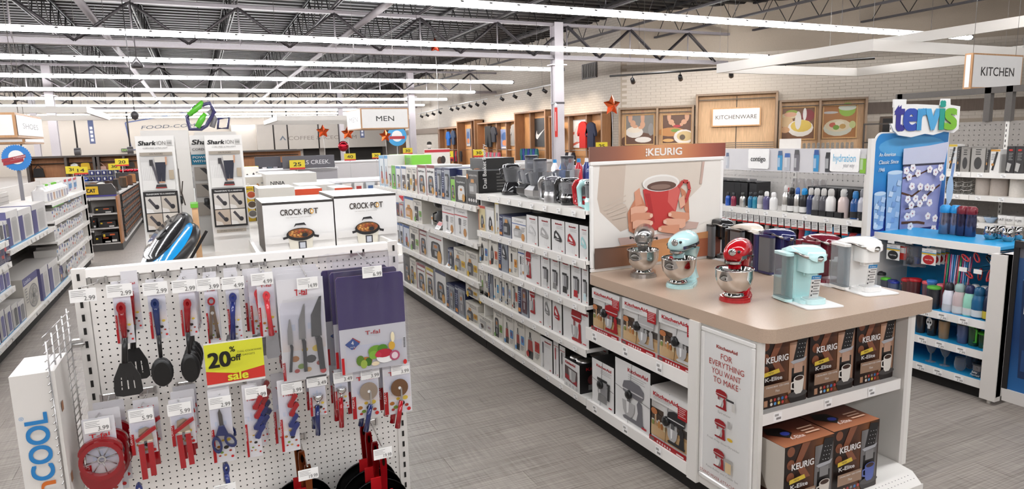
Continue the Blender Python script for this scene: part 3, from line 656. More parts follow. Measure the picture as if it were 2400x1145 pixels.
# third row: measuring spoons and skillets hanging low
def pan(name, label, x, z, y, hc, rx, lean, cat='pan', sleeve=True):
    r = empty(name, (x, y, z - .42), label, cat)
    b = B('metal', hc); P = [(x - .011, z), (x + .011, z), (x + .014, z - .03), (x + .010, z - .16), (x - .010, z - .16), (x - .014, z - .03)]
    F = Fr((0, y, 0), (1, 0, 0), (0, 0, 1)); b.prism(F, P[::-1], .014); b.L = 40; b.E(Fr((x - .006, y, z - .045), (.012, 0, 0), (0, 0, .035)), .5, .5, .5, .5, '2a1a14', 10); b.build('handle', r)
    b = B('metal', '2b2a2b'); b.M = Matrix.Translation((x, y, z - .16 - rx)) @ Matrix.Rotation(PI / 2 + .08, 4, 'X')
    b.lathe([(rx * .72, -.045), (rx * .8, -.043), (rx, .004), (rx - .003, .006), (rx * .77, -.038), (.001, -.04)], n=32); b.build('pan_body', r)
    if sleeve: B('paper', 'c8161e').box(x - .028, x + .03, y - .022, y - .016, z - .215, z - .15).build('paper_sleeve', r)
    return r
hook(0.290, 0.564, 0.286, 0.535, 2.56, '19.99', 'above the copper handled skillets')
p1 = pan('skillet', 'black skillet with copper brown handle, frontmost', 0.289, 0.546, 2.60, '8a4c2c', .13, 0); clone(p1, -.012, .07, .03, 'black skillet with copper brown handle, second behind'); clone(p1, -.02, .13, .05, 'black skillet with copper brown handle, nearest the board')
hook(0.600, 0.564, 0.575, 0.572, 2.52, '19.99', 'above the red handled skillets')
p2 = pan('skillet', 'black skillet with glossy red handle, frontmost', 0.577, 0.548, 2.54, '98121b', .135, 0); clone(p2, -.015, .07, .028, 'black skillet with glossy red handle, second behind'); clone(p2, -.026, .13, .05, 'black skillet with glossy red handle, third behind'); clone(p2, -.035, .19, .062, 'black skillet with glossy red handle, nearest the board')
for px, lb in (((-0.005, 0.630), 'navy measuring spoon set under the scissors'), ((-0.293, 0.620), 'navy measuring spoon set under the left can opener')):
    r = empty('measuring_spoon_set', (px[0], 2.6, px[1] - .09), lb, 'measuring spoons')
    for i in range(3):
        ring(r, 'spoon', px[0] + .001 * i, px[1] - .02, .004, .009, .011, .022, 2.6 - .008 * i, .006, '27336f', n=14); vtube(r, 'stem', [(px[0], px[1] - .04), (px[0] + .002 * i, px[1] - .10)], .009, 2.6 - .008 * i, '27336f')
hook((lambda a: a[0])((-0.012, 0.598)), (lambda a: a[1])((-0.012, 0.598)), -0.015, 0.548, 2.56, '2.99', 'above the navy measuring spoons')
# wire grid side panel and the long white carton standing at the left
r = empty('wire_grid', (-.47, 2.7, .3), 'chrome wire grid panel clamped to the pegboard side', 'wire rack'); b = B('metal', 'a8a5a3')
for i in range(5): b.tube([(-.475 - .004 * i, 2.80 - i * .075, .35), (-.475 - .004 * i, 2.80 - i * .075, 1.24 - .01 * i)], .003, n=5)
b.build('upright_wires', r, kind='stuff'); b = B('metal', 'b2afad')
for i in range(34): b.tube([(-.472, 2.82, .36 + i * .0262), (-.495, 2.48, .36 + i * .0262 - .006)], .0024, n=4)
b.build('cross_wires', r, kind='stuff'); b = B('metal', 'c4c2c0'); b.box(-.48, -.44, 2.8, 2.82, 1.09, 1.12); b.tube([(-.47, 2.79, 1.105), (-.43, 2.79, 1.105)], .006); b.build('clamp', r)
x0, x1 = -.60, -.478; F = yface(x0, x1, 2.5, .0, 1.10)
r = empty('fan_carton', (-.54, 2.6, 0), 'tall white carton with large blue and orange lettering', 'box')
b = B('paper', 'e9e4de'); b.box(x0, x1, 2.5, 2.72, 0, 1.10)
for dz in (.18, .45, .70, .95): b.R(pface(x1, 2.5, 2.72, 0, 1.1), .12, dz / 1.1, .26, dz / 1.1 + .03, '9a6236')
b.L = 4
F2 = Fr((x1, 2.5, .0), (0, 0, 1.1), (-(x1 - x0), 0, 0))
b.T(F2, 'COOL', .777, .30, .5, '2f86c8', w=.205, bold=.035); b.T(F2, 'n', .645, .3, .5, 'd9722c', w=.045, bold=.01); b.T(F2, '\u00ae', .872, .80, .1, '6fa8d6')
b.build('carton_body', r)

# ================================================================ printed pictures on cartons (flat print, drawn on a frame)
def d_standmixer(b, F, c, bowl='b9b7b6'):
    b.P(F, [(.2, .0), (.9, .0), (.95, .06), (.85, .1), (.25, .1), (.15, .05)], c)
    b.P(F, [(.66, .08), (.9, .08), (.86, .55), (.74, .6), (.68, .5), (.72, .3)], c)
    b.P(F, [(.15, .78), (.2, .92), (.45, 1), (.78, .97), (.93, .86), (.92, .7), (.8, .6), (.3, .62), (.17, .68)], c)
    b.R(F, .16, .72, .9, .75, 'd9d7d6'); b.P(F, [(.14, .46), (.62, .46), (.58, .22), (.48, .1), (.28, .1), (.18, .22)], bowl); b.P(F, [(.3, .46), (.4, .46), (.38, .2), (.32, .16)], 'f4f3f2')
    b.R(F, .33, .46, .45, .62, mix(c, '808080', .4))
def d_handmixer(b, F, c):
    b.P(F, [(.1, .55), (.16, .9), (.34, 1), (.6, .86), (.9, .62), (.95, .46), (.8, .4), (.3, .46)], c); b.P(F, [(.26, .72), (.34, .86), (.55, .74), (.68, .62), (.5, .6)], 'f2f0ef')
    b.R(F, .1, .5, .7, .55, 'c9c7c6')
    for x in (.58, .78): b.Ln(F, [(x, .44), (x + .08, .02)], .008 * F.w, 'b4b2b2'); b.Ln(F, [(x + .06, .2), (x + .02, .03), (x + .16, .0)], .012 * F.w, 'c4c2c2')
def d_blender(b, F, c):
    b.P(F, [(.24, 0), (.76, 0), (.72, .26), (.28, .26)], c); b.P(F, [(.3, .28), (.7, .28), (.8, .88), (.2, .88)], '8b8a8b'); b.P(F, [(.34, .3), (.46, .3), (.42, .86), (.28, .86)], 'd4d3d3')
    b.R(F, .2, .88, .8, .97, '2a292a'); b.P(F, [(.76, .4), (.95, .5), (.98, .86), (.8, .88), (.86, .78), (.86, .55)], '343334'); b.R(F, .4, .08, .6, .14, 'c8c6c4')
def d_chopper(b, F, c):
    b.P(F, [(.22, 0), (.8, 0), (.76, .3), (.26, .3)], c); b.P(F, [(.24, .32), (.78, .32), (.8, .82), (.22, .82)], '9a989a'); b.R(F, .28, .34, .4, .8, 'dddcdc'); b.R(F, .2, .82, .82, .92, '2b2a2b'); b.P(F, [(.8, .84), (1, .84), (.96, .2), (.82, .2), (.86, .76), (.8, .76)], '333233')
def d_coffee(b, F, c):
    b.P(F, [(.1, 0), (.9, 0), (.9, .1), (.1, .1)], c); b.P(F, [(.62, .1), (.9, .1), (.92, .9), (.62, .9)], c); b.P(F, [(.08, .62), (.7, .62), (.92, .7), (.92, .98), (.12, 1), (.06, .9)], c)
    b.P(F, [(.14, .12), (.56, .12), (.6, .34), (.48, .52), (.22, .52), (.1, .34)], '4a3a33'); b.R(F, .14, .66, .6, .7, 'bdbbb9')
def d_fryer(b, F, c):
    b.P(F, [(.1, 0), (.9, 0), (.96, .4), (.88, .92), (.72, 1), (.28, 1), (.12, .92), (.04, .4)], c); b.P(F, [(.22, .5), (.78, .5), (.72, .88), (.28, .88)], mix(c, 'ffffff', .25)); b.R(F, .4, .16, .6, .44, mix(c, 'ffffff', .4)); b.E(F, .5, .72, .16, .1, 'b8722f', 10)
def d_jar(b, F, c):
    b.P(F, [(.25, 0), (.75, 0), (.8, .3), (.2, .3)], c); b.P(F, [(.22, .3), (.78, .3), (.72, .7), (.28, .7)], 'a33a32'); b.R(F, .34, .7, .66, .8, '8d8c8c'); b.R(F, .42, .8, .58, 1, '3a393a')
def d_stick(b, F, c):
    b.P(F, [(.35, .55), (.65, .55), (.68, .95), (.5, 1), (.32, .95)], c); b.R(F, .44, .12, .56, .55, 'b5b3b2'); b.P(F, [(.36, 0), (.64, 0), (.56, .14), (.44, .14)], '9a9897')
def d_toast(b, F, c):
    b.P(F, [(.05, .05), (.95, .05), (1, .6), (.9, .75), (.1, .75), (0, .6)], c); b.R(F, .2, .7, .8, .8, mix(c, '101010', .6)); b.R(F, .1, .2, .6, .55, mix(c, 'ffffff', .35)); b.P(F, [(.25, .78), (.7, .78), (.66, 1), (.3, 1)], 'c98d4a')
def d_iron(b, F, c):
    b.P(F, [(.3, 0), (.7, .05), (.85, .4), (.75, .8), (.5, 1), (.3, .8), (.2, .3)], c); b.P(F, [(.42, .3), (.6, .35), (.62, .7), (.45, .7)], mix(c, 'ffffff', .6))
def d_pot(b, F, c):
    b.P(F, [(.12, .5), (.17, .06), (.25, 0), (.75, 0), (.83, .06), (.88, .5)], c); b.R(F, .42, .03, .66, .3, '39373a'); b.R(F, .46, .07, .62, .26, 'b9bcc4'); b.R(F, .46, .36, .6, .42, '8a93ad')
    b.E(F, .5, .54, .42, .22, '1f1d1f', 22); b.E(F, .5, .58, .36, .16, '8a5a33', 20)
    for i in range(26):
        a = i * 2.4; q = (i / 26) ** .5; b.E(F, .5 + .32 * q * math.cos(a), .58 + .13 * q * math.sin(a), .04, .03, ('c07a3a', 'a8482c', 'd9a05a', '7d4526', 'b56b35')[i % 5], 7)
    b.P(F, [(.3, .8), (.36, .92), (.62, .94), (.68, .84), (.6, .86), (.38, .86)], '2a282a'); b.P(F, [(.12, .44), (-.02, .4), (-.04, .48), (.06, .5), (.12, .54)], '1f1d1f'); b.P(F, [(.88, .44), (1.02, .4), (1.04, .48), (.94, .5), (.88, .54)], '1f1d1f'); b.E(F, .62, .52, .09, .07, '262426', 9)
DRAW = dict(sm=d_standmixer, hm=d_handmixer, bl=d_blender, ch=d_chopper, co=d_coffee, fr=d_fryer, jar=d_jar, st=d_stick, to=d_toast, ir=d_iron, pot=d_pot)
def smalltext(b, F, x0, y0, x1, y1, n, c='8d8a88'):
    for i in range(n):
        y = y1 - (y1 - y0) * (i + .3) / n; w = (x1 - x0) * (1, .86, .94, .7)[i % 4]; b.R(F, x0, y, x0 + w, y + (y1 - y0) / n * .42, c)
def a_ka(b, F, prod='hm', c='a8242c', pos=(.12, .1, .85, .68), tx=.55, tw=.5, **k):
    b.R(F, 0, 0, 1, 1, 'efedeb'); b.T(F, 'KitchenAid', tx, .86, .05 * min(2, F.w / F.h * 1.3), 'c01f2a', bold=.02, w=tw); smalltext(b, F, .4, .72, .9, .82, 3, 'c9c6c4'); DRAW[prod](b, F.sub(*pos), c); b.R(F, .8, .06, .93, .09, 'c01f2a')
def a_hb(b, F, prod='bl', c='2c2b2c', pos=(.1, .08, .62, .72), patch='e0b62e', **k):
    b.R(F, 0, 0, 1, 1, 'e6e1d7'); b.T(F, 'Hamilton', .08, .87, .075 * min(1.2, F.w / F.h * 1.7), '3c3a38', 'l', w=.8); b.T(F, 'Beach', .34, .78, .075 * min(1.2, F.w / F.h * 1.7), '3c3a38', 'l', w=.55)
    DRAW[prod](b, F.sub(*pos), c); b.R(F, .66, .3, .95, .55, patch); b.E(F, .8, .43, .1, .07, mix(patch, '802010', .6), 9); smalltext(b, F, .66, .12, .95, .26, 4); b.E(F, .18, .14, .1, .1 * F.w / F.h, patch, 10)
def a_os(b, F, prod='bl', c='3a3c44', **k):
    b.R(F, 0, 0, 1, 1, '262e55'); b.R(F, .3, 0, 1, .94, '9a9fa8'); b.T(F, 'Oster', .16 if F.w < F.h * 1.3 else .14, .86, .06, 'eef0f4', bold=.02, w=.28, it=.1); smalltext(b, F, .04, .3, .26, .7, 6, 'aab2cc'); b.R(F, .03, .08, .27, .2, 'd88a3a'); DRAW[prod](b, F.sub(.38, .1, .92, .84), c)
def a_cu(b, F, prod='to', c='8d8c8e', band='3f62a8', **k):
    b.R(F, 0, 0, 1, 1, 'f0eeec'); b.T(F, 'Cuisinart', .5, .84, .075, '3d3b3c', w=.6); b.R(F, 0, .72, 1, .755, band); DRAW[prod](b, F.sub(.12, .12, .72, .66), c); b.E(F, .8, .2, .12, .12 * F.w / F.h, 'c98d4a', 9); smalltext(b, F, .7, .4, .95, .62, 4)
def a_pl(b, F, bg='eceae6', band='3a6fb0', prod='bl', c='33333a', t='', tc='222222', tl=.86, **k):
    b.R(F, 0, 0, 1, 1, bg); b.R(F, 0, .9, 1, 1, band); b.R(F, 0, 0, .12, 1, mix(band, bg, .3)); DRAW[prod](b, F.sub(.2, .1, .9, .66), c)
    if t: b.T(F, t, .55, .76, .07, tc, bold=.01, w=.75)
    smalltext(b, F, .2, .02, .9, .08, 2, mix(band, '808080', .5)); b.E(F, .78, .2, .13, .13 * F.w / F.h, 'd29a45', 9)
def a_kitmix(b, F, c='a8141c', **k):           # the large stand-mixer cartons
    b.R(F, 0, 0, 1, 1, 'e8e4e0'); b.grad(F, 0, .1, 1, .72, ['c3beb8', 'e6e3e0', 'c9c6c4', 'e2dfdc'], 8); b.R(F, 0, .4, .34, .62, '4a3a30'); b.R(F, .7, .3, 1, .5, '4f4843'); b.R(F, 0, .1, 1, .36, 'b99468'); b.grad(F, 0, .1, 1, .3, ['d9b98e', 'c29b6a', 'd4b184'], 6)
    for x, y, w, h, q in ((.1, .3, .05, .2, 'c9a27a'), (.2, .28, .05, .14, 'c98d4a'), (.28, .28, .05, .12, 'b06a35'), (.04, .3, .05, .1, '8a9a50'), (.36, .27, .04, .1, 'd9c9a0')): b.R(F, x, y, x + w, y + h, q); b.E(F, x + w / 2, y + h, w / 2, .015, 'efe9df', 8)
    b.E(F, .1, .56, .09, .06, 'c0794a', 10); d_standmixer(b, F.sub(.38, .13, .97, .74), c)
    b.R(F, 0, .76, 1, 1, 'ece9e6'); b.T(F, 'KitchenAid', .42, .86, .07, 'c41e28', bold=.03, w=.66); smalltext(b, F, .1, .79, .6, .84, 2, 'b9b6b3'); b.R(F, .76, .68, 1, .9, 'b3141e'); smalltext(b, F, .79, .71, .97, .88, 5, 'e3b5b5')
    b.R(F, 0, 0, 1, .1, 'a8101a'); b.R(F, .03, .025, .14, .075, '6d6a66'); 
    for i in range(6): b.E(F, .24 + i * .07, .05, .022, .022 * F.w / F.h, 'e9d9d6', 7)
    b.R(F, .76, .03, .95, .06, 'efdedb')
def a_keurig(b, F, body='b98a6a', cup='e9e3da', **k):
    b.grad(F, 0, 0, 1, 1, ['180c07', '27130b', '4f2a15', '7a4826', '2a160d'], 14)
    for y in (.92, .74, .56): b.E(F, .12, y, .075, .075 * F.w / F.h, '8a5238', 14)
    b.P(F, [(.34, 1), (.50, 1), (.33, .74), (.52, .50), (.36, .50), (.20, .74)], '8a5238')
    b.grad(F, .60, .1, .97, .9, [body, mix(body, 'ffffff', .15), mix(body, '201510', .25)], 6); b.P(F, [(.60, .1), (.97, .1), (.97, .0), (.66, .0)], '2b2523')
    b.R(F, .66, .14, .92, .52, '1e1a19'); b.P(F, [(.68, .62), (.90, .62), (.97, .96), (.78, .99)], '151315'); b.P(F, [(.62, .62), (.68, .58), (.92, .60), (.96, .66), (.88, .64), (.70, .635)], 'b4b4b8'); b.R(F, .70, .44, .88, .58, mix(body, 'ffffff', .12))
    for i in range(3):
        for j in range(4): b.R(F, .75 + .05 * i + .012 * j, .68 + .06 * j, .765 + .05 * i + .012 * j, .69 + .06 * j, 'd8d8d8')
    b.E(F, .78, .13, .2, .05, '4a4645', 16); b.P(F, [(.68, .36), (.90, .36), (.88, .17), (.84, .13), (.74, .13), (.70, .17)], cup); b.E(F, .79, .36, .11, .045, cup, 14); b.E(F, .79, .362, .09, .033, '3a2013', 14); b.P(F, [(.69, .33), (.62, .32), (.62, .22), (.70, .2), (.70, .22), (.645, .24), (.645, .3), (.69, .31)], cup)
    b.T(F, 'KEURIG', .10, .68, .085, 'f3efec', 'l', bold=.03, w=.44); b.P(F, [(.06, .49), (.38, .52), (.35, .58), (.06, .55)], 'e3c341'); b.T(F, 'NEW', .2, .52, .03, '3a2a10'); b.T(F, 'K-Elite', .08, .42, .055, 'f3efec', 'l', bold=.015, w=.34)
    b.R(F, .06, .2, .58, .37, 'a08068'); b.T(F, 'STRONG BREW', .1, .32, .022, 'f3efec', 'l'); b.T(F, 'ICED COFFEE', .36, .32, .022, 'f3efec', 'l'); b.T(F, '75oz', .28, .25, .03, 'f3efec', 'l')
    b.R(F, .06, .06, .13, .15, 'b98a6a')
    for i in range(10): b.E(F, .2 + (i % 5) * .075, .14 - (i // 5) * .055, .026, .026 * F.w / F.h, ('c0a080', 'b5342f', '8d8a88', '2d6fb0', 'c23b3b', 'e9e3da', '5d9fd6', 'e3c341', 'c9423a', '7a4a2a')[i], 8)
ART = dict(ka=a_ka, hb=a_hb, os=a_os, cu=a_cu, pl=a_pl, kit=a_kitmix, keu=a_keurig)
SIDE = dict(ka='24211f', hb='dcd6ca', os='2a3156', cu='e6e3df', pl='d8d5d0', kit='ddd8d2', keu='27130d')
def carton(label, face, x0, x1, y0, y1, z0, z1, style, opt=None, group=None, cat='box', name=None, extra=None, side=None, topc=None):
    opt = opt or {}; b = B(); sc = side or opt.get('side') or SIDE[style]; b.box(x0, x1, y0, y1, z0, z1, sc, bev=.0015)
    if topc: b.add([(x0, y0, z1 + .0004), (x1, y0, z1 + .0004), (x1, y1, z1 + .0004), (x0, y1, z1 + .0004)], [(0, 1, 2, 3)], topc)
    F = {'x-': lambda: xface(x0, y0, y1, z0, z1), 'y-': lambda: yface(x0, x1, y0, z0, z1), 'x+': lambda: pface(x1, y0, y1, z0, z1)}[face]()
    nm = name or 'carton'; o = b.build(nm, label=label, cat=cat, group=group)
    b = B(); ART[style](b, F, **opt); b.build('front_print', o)
    if extra: extra(o, F)
    return o
def gondola(name, label, face, xf, xb, y0, y1, shelves, top, c='e9e5df', secs=1, back='peg', lips=None, kick='24211f', base_in=.05, kc=None):
    """double or single sided shop shelving along y; face +1 looks to -x (front at xf < xb), -1 looks to +x"""
    r = empty(name, ((xf + xb) / 2, (y0 + y1) / 2, 0), label, 'shelving'); s = 1 if xb > xf else -1; L = (y1 - y0) / secs
    b = B('rough', kick); b.box(*sorted((xf + s * base_in, xb)), y0, y1, 0, shelves[-1] - .045); b.build('kick_plate', r)
    for k in range(secs):
        a, e = y0 + k * L, y0 + (k + 1) * L; b = B('paint', c)
        if back == 'peg':
            if s > 0: pegboard(b, xface(xb - .02, a + .02, e - .02, shelves[-1], top), L - .04, top - shelves[-1], .0508, .005, kc or 'cfc9c3')
            else: pegboard(b, pface(xb + .02, a + .02, e - .02, shelves[-1], top), L - .04, top - shelves[-1], .0508, .005, kc or 'cfc9c3')
            b.box(*sorted((xb - s * .008, xb + s * .012)), a, e, 0, top, c)
        else: b.box(*sorted((xb - s * .02, xb)), a, e, 0, top, kc or c)
        b.build('back_panel', r)
        for j, z in enumerate(shelves):
            q = B('paint', c); q.box(*sorted((xf, xb - s * .022)), a + .002, e - .002, z - .022, z); lip = .046
            q.box(*sorted((xf - s * .006, xf + s * .004)), a + .002, e - .002, z - lip, z + .004)
            F = xface(xf - .006, a, e, z - lip, z + .004) if s > 0 else pface(xf + .006, a, e, z - lip, z + .004); q.L = 1
            n = max(2, int(L / .19))
            for i in range(n):
                t = (i + .3) / n; q.R(F, t, .15, t + .05 / L, .85, 'f6f4f2'); q.R(F, t + .006 / L, .55, t + .03 / L, .72, 'd0cdca'); q.R(F, t + .02 / L, .25, t + .044 / L, .45, 'bdb9b6')
            q.build('shelf', r)
    for k in range(secs + 1):
        y = y0 + k * L; q = B('paint', c); F = xface(xb - .024, y - .018, y + .018, shelves[-1], top) if s > 0 else pface(xb + .024, y - .018, y + .018, shelves[-1], top); upright(q, F, .036, top - shelves[-1], c); q.build('upright', r)
    return r

# ================================================================ long gondola behind the pegboard: goods on its top deck
TZ = 1.30
r = empty('island_shelving', (.16, 6.2, 0), 'long white island shelving behind the pegboard display', 'shelving')
B('rough', '24211f').box(-.40, .74, 2.9, 9.3, 0, .1).build('kick_plate', r)
B('paint', 'e6e2dc').box(.12, .20, 2.9, 9.3, .1, TZ - .03).build('back_panel', r)
for s, xa, xb in ((0, -.46, .12), (1, .20, .78)):
    for z in (.14, .52, .9): B('paint', 'e6e2dc').box(xa, xb, 2.92, 9.3, z - .03, z).build('shelf', r)
B('paint', 'ece8e2').box(-.24, .80, 2.88, 9.3, TZ - .03, TZ).build('top_deck', r)
for x, nm in ((-.236, 'l'), (.796, 'r'), (.205, 'm')):
    b = B('paint', 'ece9e4'); b.box(x - .008, x + .008, 2.9 if nm != 'm' else 2.95, 9.3, TZ, TZ + .045); b.build('deck_lip', r)
def a_shark(b, F, **k):
    b.R(F, 0, 0, 1, 1, 'f2efeb'); b.T(F, 'Shark', .07, .925, .034, '1f1d1d', 'l', bold=.045, it=.2, w=.45); b.T(F, 'ION', .55, .925, .032, '77736f', 'l', w=.22); b.R(F, .80, .92, .94, .965, 'cfccc8'); b.T(F, 'X40', .87, .93, .02, '55514e', w=.11)
    b.T(F, 'CORD-FREE ULTRA-LIGHT', .5, .895, .012, '6d6966', w=.64); b.R(F, .08, .838, .92, .866, 'a79d90'); b.T(F, 'ON FLOORS', .5, .846, .013, '33302d', w=.34)
    G = F.sub(.08, .555, .92, .828); b.R(G, 0, 0, 1, 1, 'cfccc9'); b.R(G, 0, .3, .42, .85, 'dedbd8'); b.R(G, 0, 0, 1, .3, 'e6e3df')
    for i in range(7): b.R(G, .03 + i * .055, .32, .045 + i * .055, .7, 'f2f0ed')
    b.P(G, [(.3, .86), (.38, .86), (.52, .2), (.46, .2)], '57535a'); b.R(G, .27, .74, .38, .92, '3d3a3d'); b.P(G, [(.38, .06), (.74, .06), (.72, .17), (.42, .17)], '3a3739'); b.R(G, .4, .06, .72, .09, 'a0302c')
    b.P(G, [(.44, .86), (.78, .86), (.74, .55), (.70, .25), (.60, .25), (.60, .55), (.58, .25), (.50, .28), (.46, .55)], '2b2c3a'); b.P(G, [(.42, 1), (.76, 1), (.76, .84), (.44, .84)], 'd6d0c8'); b.P(G, [(.76, 1), (.82, 1), (.8, .76), (.76, .76)], 'c89a7c'); b.P(G, [(.52, .26), (.68, .26), (.7, .22), (.5, .22)], 'c89a7c'); b.R(G, .84, .32, .99, .6, 'b5a58f')
    G = F.sub(.06, .215, .96, .545); b.R(G, 0, 0, 1, 1, '221f1f'); b.T(G, 'TRANSFORMS TO A HANDVAC', .5, .92, .035, 'f0eeec', bold=.02, w=.84)
    for x0, y0, x1, y1, c in ((.05, .47, .49, .88, 'cfc9c2'), (.51, .47, .95, .88, 'bfb5a9'), (.05, .05, .49, .45, 'b9a999'), (.51, .05, .95, .45, 'd9d2c8')):
        H = G.sub(x0, y0, x1, y1); b.R(H, 0, 0, 1, 1, c); b.P(H, [(.15, .8), (.3, .9), (.75, .35), (.6, .25)], '4a464a'); b.E(H, .7, .35, .16, .15, '2d2b2e', 9); b.P(H, [(.0, .0), (.5, 0), (.4, .2), (0, .3)], mix(c, 'ffffff', .4))
    b.R(F, .10, .165, .90, .195, 'a79d90'); b.T(F, 'STORES CONVENIENTLY', .5, .174, .012, '33302d', w=.6)
ART['shark'] = a_shark; SIDE['shark'] = 'd9d5d0'
def a_shark2(b, F, **k):
    b.R(F, 0, 0, 1, 1, 'e6e3df'); b.T(F, 'Shark', .06, .92, .04, '1f1d1d', 'l', bold=.05, it=.2, w=.8); b.T(F, 'CORD-FREE', .06, .865, .02, '33302d', 'l', w=.7); b.R(F, 0, .74, 1, .83, '1b7fa0'); b.T(F, 'POWERFUL', .05, .795, .02, 'f2f2f2', 'l', bold=.02, w=.8); b.T(F, 'WITHOUT', .05, .76, .02, 'f2f2f2', 'l', bold=.02, w=.7)
    for y in (.6, .45, .28): G = F.sub(.06, y, .94, y + .12); b.R(G, 0, 0, 1, 1, 'b5aca2'); b.P(G, [(.2, .9), (.4, .9), (.8, .2), (.6, .1)], '3a383b')
ART['shark2'] = a_shark2; SIDE['shark2'] = 'd9d5d0'
def a_crock(b, F, **k):
    b.grad(F, 0, 0, 1, 1, ['e2deda', 'efedeb', 'efedeb'], 6, True); b.R(F, 0, .955, 1, 1, '3b3735'); b.T(F, 'CROCK', .24, .74, .11, '3a2f28', 'l', bold=.015, w=.30); b.T(F, '\u00b7', .545, .745, .1, '3a2f28', 'l'); b.T(F, 'POT', .575, .74, .11, '3a2f28', 'l', bold=.015, w=.2); b.E(F, .685, .79, .025, .05, 'd9a03a', 10); b.E(F, .685, .79, .012, .03, 'efedeb', 8); b.T(F, 'THE ORIGINAL SLOW COOKER', .49, .68, .022, 'a9a39d', w=.36)
    b.grad(F, .02, .2, .98, .34, ['dcd8d4', 'e6e3e0'], 3, True); d_pot(b, F.sub(.26, .04, .74, .62), 'd9d3c4')
ART['crock'] = a_crock; SIDE['crock'] = '7a716a'
def a_foodi(b, F, bg='dedad3', t1='NINJA', t2='Foodi', **k):
    b.R(F, 0, 0, 1, 1, bg); b.T(F, t1, .08, .7, .1, '2d2a29', 'l', bold=.02); b.T(F, t2, .07, .42, .2, '9a958e', 'l'); b.P(F, [(.3, 0), (.34, .4), (.4, .6), (.56, .6), (.6, .4), (.64, 0)], '2b292a'); b.R(F, .38, .42, .57, .5, bg); smalltext(b, F, .76, .2, .96, .7, 6)
ART['foodi'] = a_foodi; SIDE['foodi'] = 'd5d0c8'
def a_dish(b, F, **k):
    b.R(F, 0, 0, 1, 1, 'd9d4ca'); b.T(F, 'Dishwasher', .06, .6, .14, '4a4642', 'l', w=.4); b.T(F, 'safe stoneware', .06, .38, .14, '4a4642', 'l', w=.45); b.E(F, .8, .2, .17, .3, '2f2d2e', 16); b.R(F, .68, .45, .9, .6, '4a4849')
ART['dish'] = a_dish; SIDE['dish'] = 'd5d0c8'
def a_pasta(b, F, **k):
    b.R(F, 0, 0, 1, 1, '171514'); b.R(F, 0, 0, .62, 1, 'd9b429'); b.T(F, 'PASTA', .3, .9, .04, '2a2410', w=.5, bold=.02)
    for y, c in ((.74, 'b5522f'), (.46, '5a4a3a'), (.2, '77736f')): b.E(F, .42, y, .34, .12, 'e6e3df', 16); b.E(F, .42, y + .02, .29, .09, c, 14)
    smalltext(b, F, .78, .2, .95, .9, 14, 'aaa6a0')
ART['pasta'] = a_pasta; SIDE['pasta'] = '1a1817'
def a_food(b, F, bg='cfc8bc', c='b07a45', **k):
    b.R(F, 0, 0, 1, 1, bg); b.E(F, .2, .45, .16, .36, 'e6e1d8', 12); b.E(F, .2, .45, .13, .3, c, 12); b.E(F, .62, .45, .12, .34, c, 12); smalltext(b, F, .78, .2, .95, .8, 5)
ART['food'] = a_food; SIDE['food'] = 'd5d0c8'
def a_top(b, F, c='d9502c', t='CROCK\u00b7POT', **k):
    b.R(F, 0, 0, 1, 1, 'e6e2dc'); b.R(F, 0, .82, 1, 1, c); b.T(F, t, .55, .3, .35, '3a2f28', w=.5)
ART['top'] = a_top; SIDE['top'] = 'e3dfd9'
CK = 0.255, 1.543
carton('white slow cooker carton with black top edge, left one', 'y-', .252, .572, 3.25, 3.60, TZ, 1.541, 'crock', topc='e9e6e1')
carton('white slow cooker carton with black top edge, right one', 'y-', .578, .882, 3.25, 3.68, TZ, 1.553, 'crock', topc='e9e6e1')
SH = 3.5
for nm, a, bb in (('left', (-0.248, 1.860), (-0.089, 1.860)), ('right', (0.040, 1.858), (0.205, 1.854))):
    carton(f'tall white stick vacuum carton with walking legs, {nm} one', 'y-', a[0], bb[0], SH, SH + .22, TZ, a[1], 'shark', side='d5d1cc')
a, bb = (-0.025, 1.863), (0.087, 1.861)
carton('stick vacuum carton with blue band between two tall ones', 'y-', a[0], bb[0] + .03, 3.75, 3.95, TZ, a[1], 'shark2')
a, bb = (-0.268, 1.901), (-0.032, 1.899)
carton('wide white vacuum carton behind the left stick vacuum', 'y-', a[0], bb[0], 4.2, 4.5, TZ, a[1], 'top', dict(c='e3dfda', t='Shark'))
a, bb = (-0.000, 1.891), (0.224, 1.892)
carton('wide white vacuum carton under the green vacuum handle', 'y-', a[0], bb[0], 4.3, 4.6, TZ, a[1], 'top', dict(c='d9d5d0', t='Shark'))
# green and purple hand-vacuum handle on top
x, z = 0.069, 1.900
r = empty('vacuum_handle', (x, 4.4, z), 'purple and green vacuum handle lying atop tall cartons', 'vacuum')
b = B('gloss', '3a3560'); P = [(-.09, .0), (-.10, .07), (-.05, .13), (.03, .15), (.05, .10), (.0, .02), (-.03, .0)]; b.tube([(x + p, 4.4, z + q + .01) for p, q in P], .012, n=8, closed=True); b.build('grip', r)
b = B('gloss', '57b52e'); b.tube([(x - .09, 4.38, z + .09), (x - .03, 4.38, z + .14), (x - .01, 4.38, z + .17)], [.016, .02, .01]); b.tube([(x - .05, 4.39, z + .02), (x - .02, 4.39, z + .07), (x + .0, 4.39, z + .1)], [.018, .02, .012]); b.build('green_shell', r)
b = B('plastic', '8d8a8c'); b.tube([(x + .03, 4.42, z + .02), (x + .05, 4.42, z + .07), (x + .02, 4.42, z + .12)], .018); b.build('hose', r)
b = B('gloss', '33305a'); b.tube([(x + .06, 4.4, z + .012), (x + .07, 4.4, z + .07), (x + .13, 4.4, z + .075), (x + .115, 4.4, z + .012)], .009, closed=True); b.build('small_loop', r)
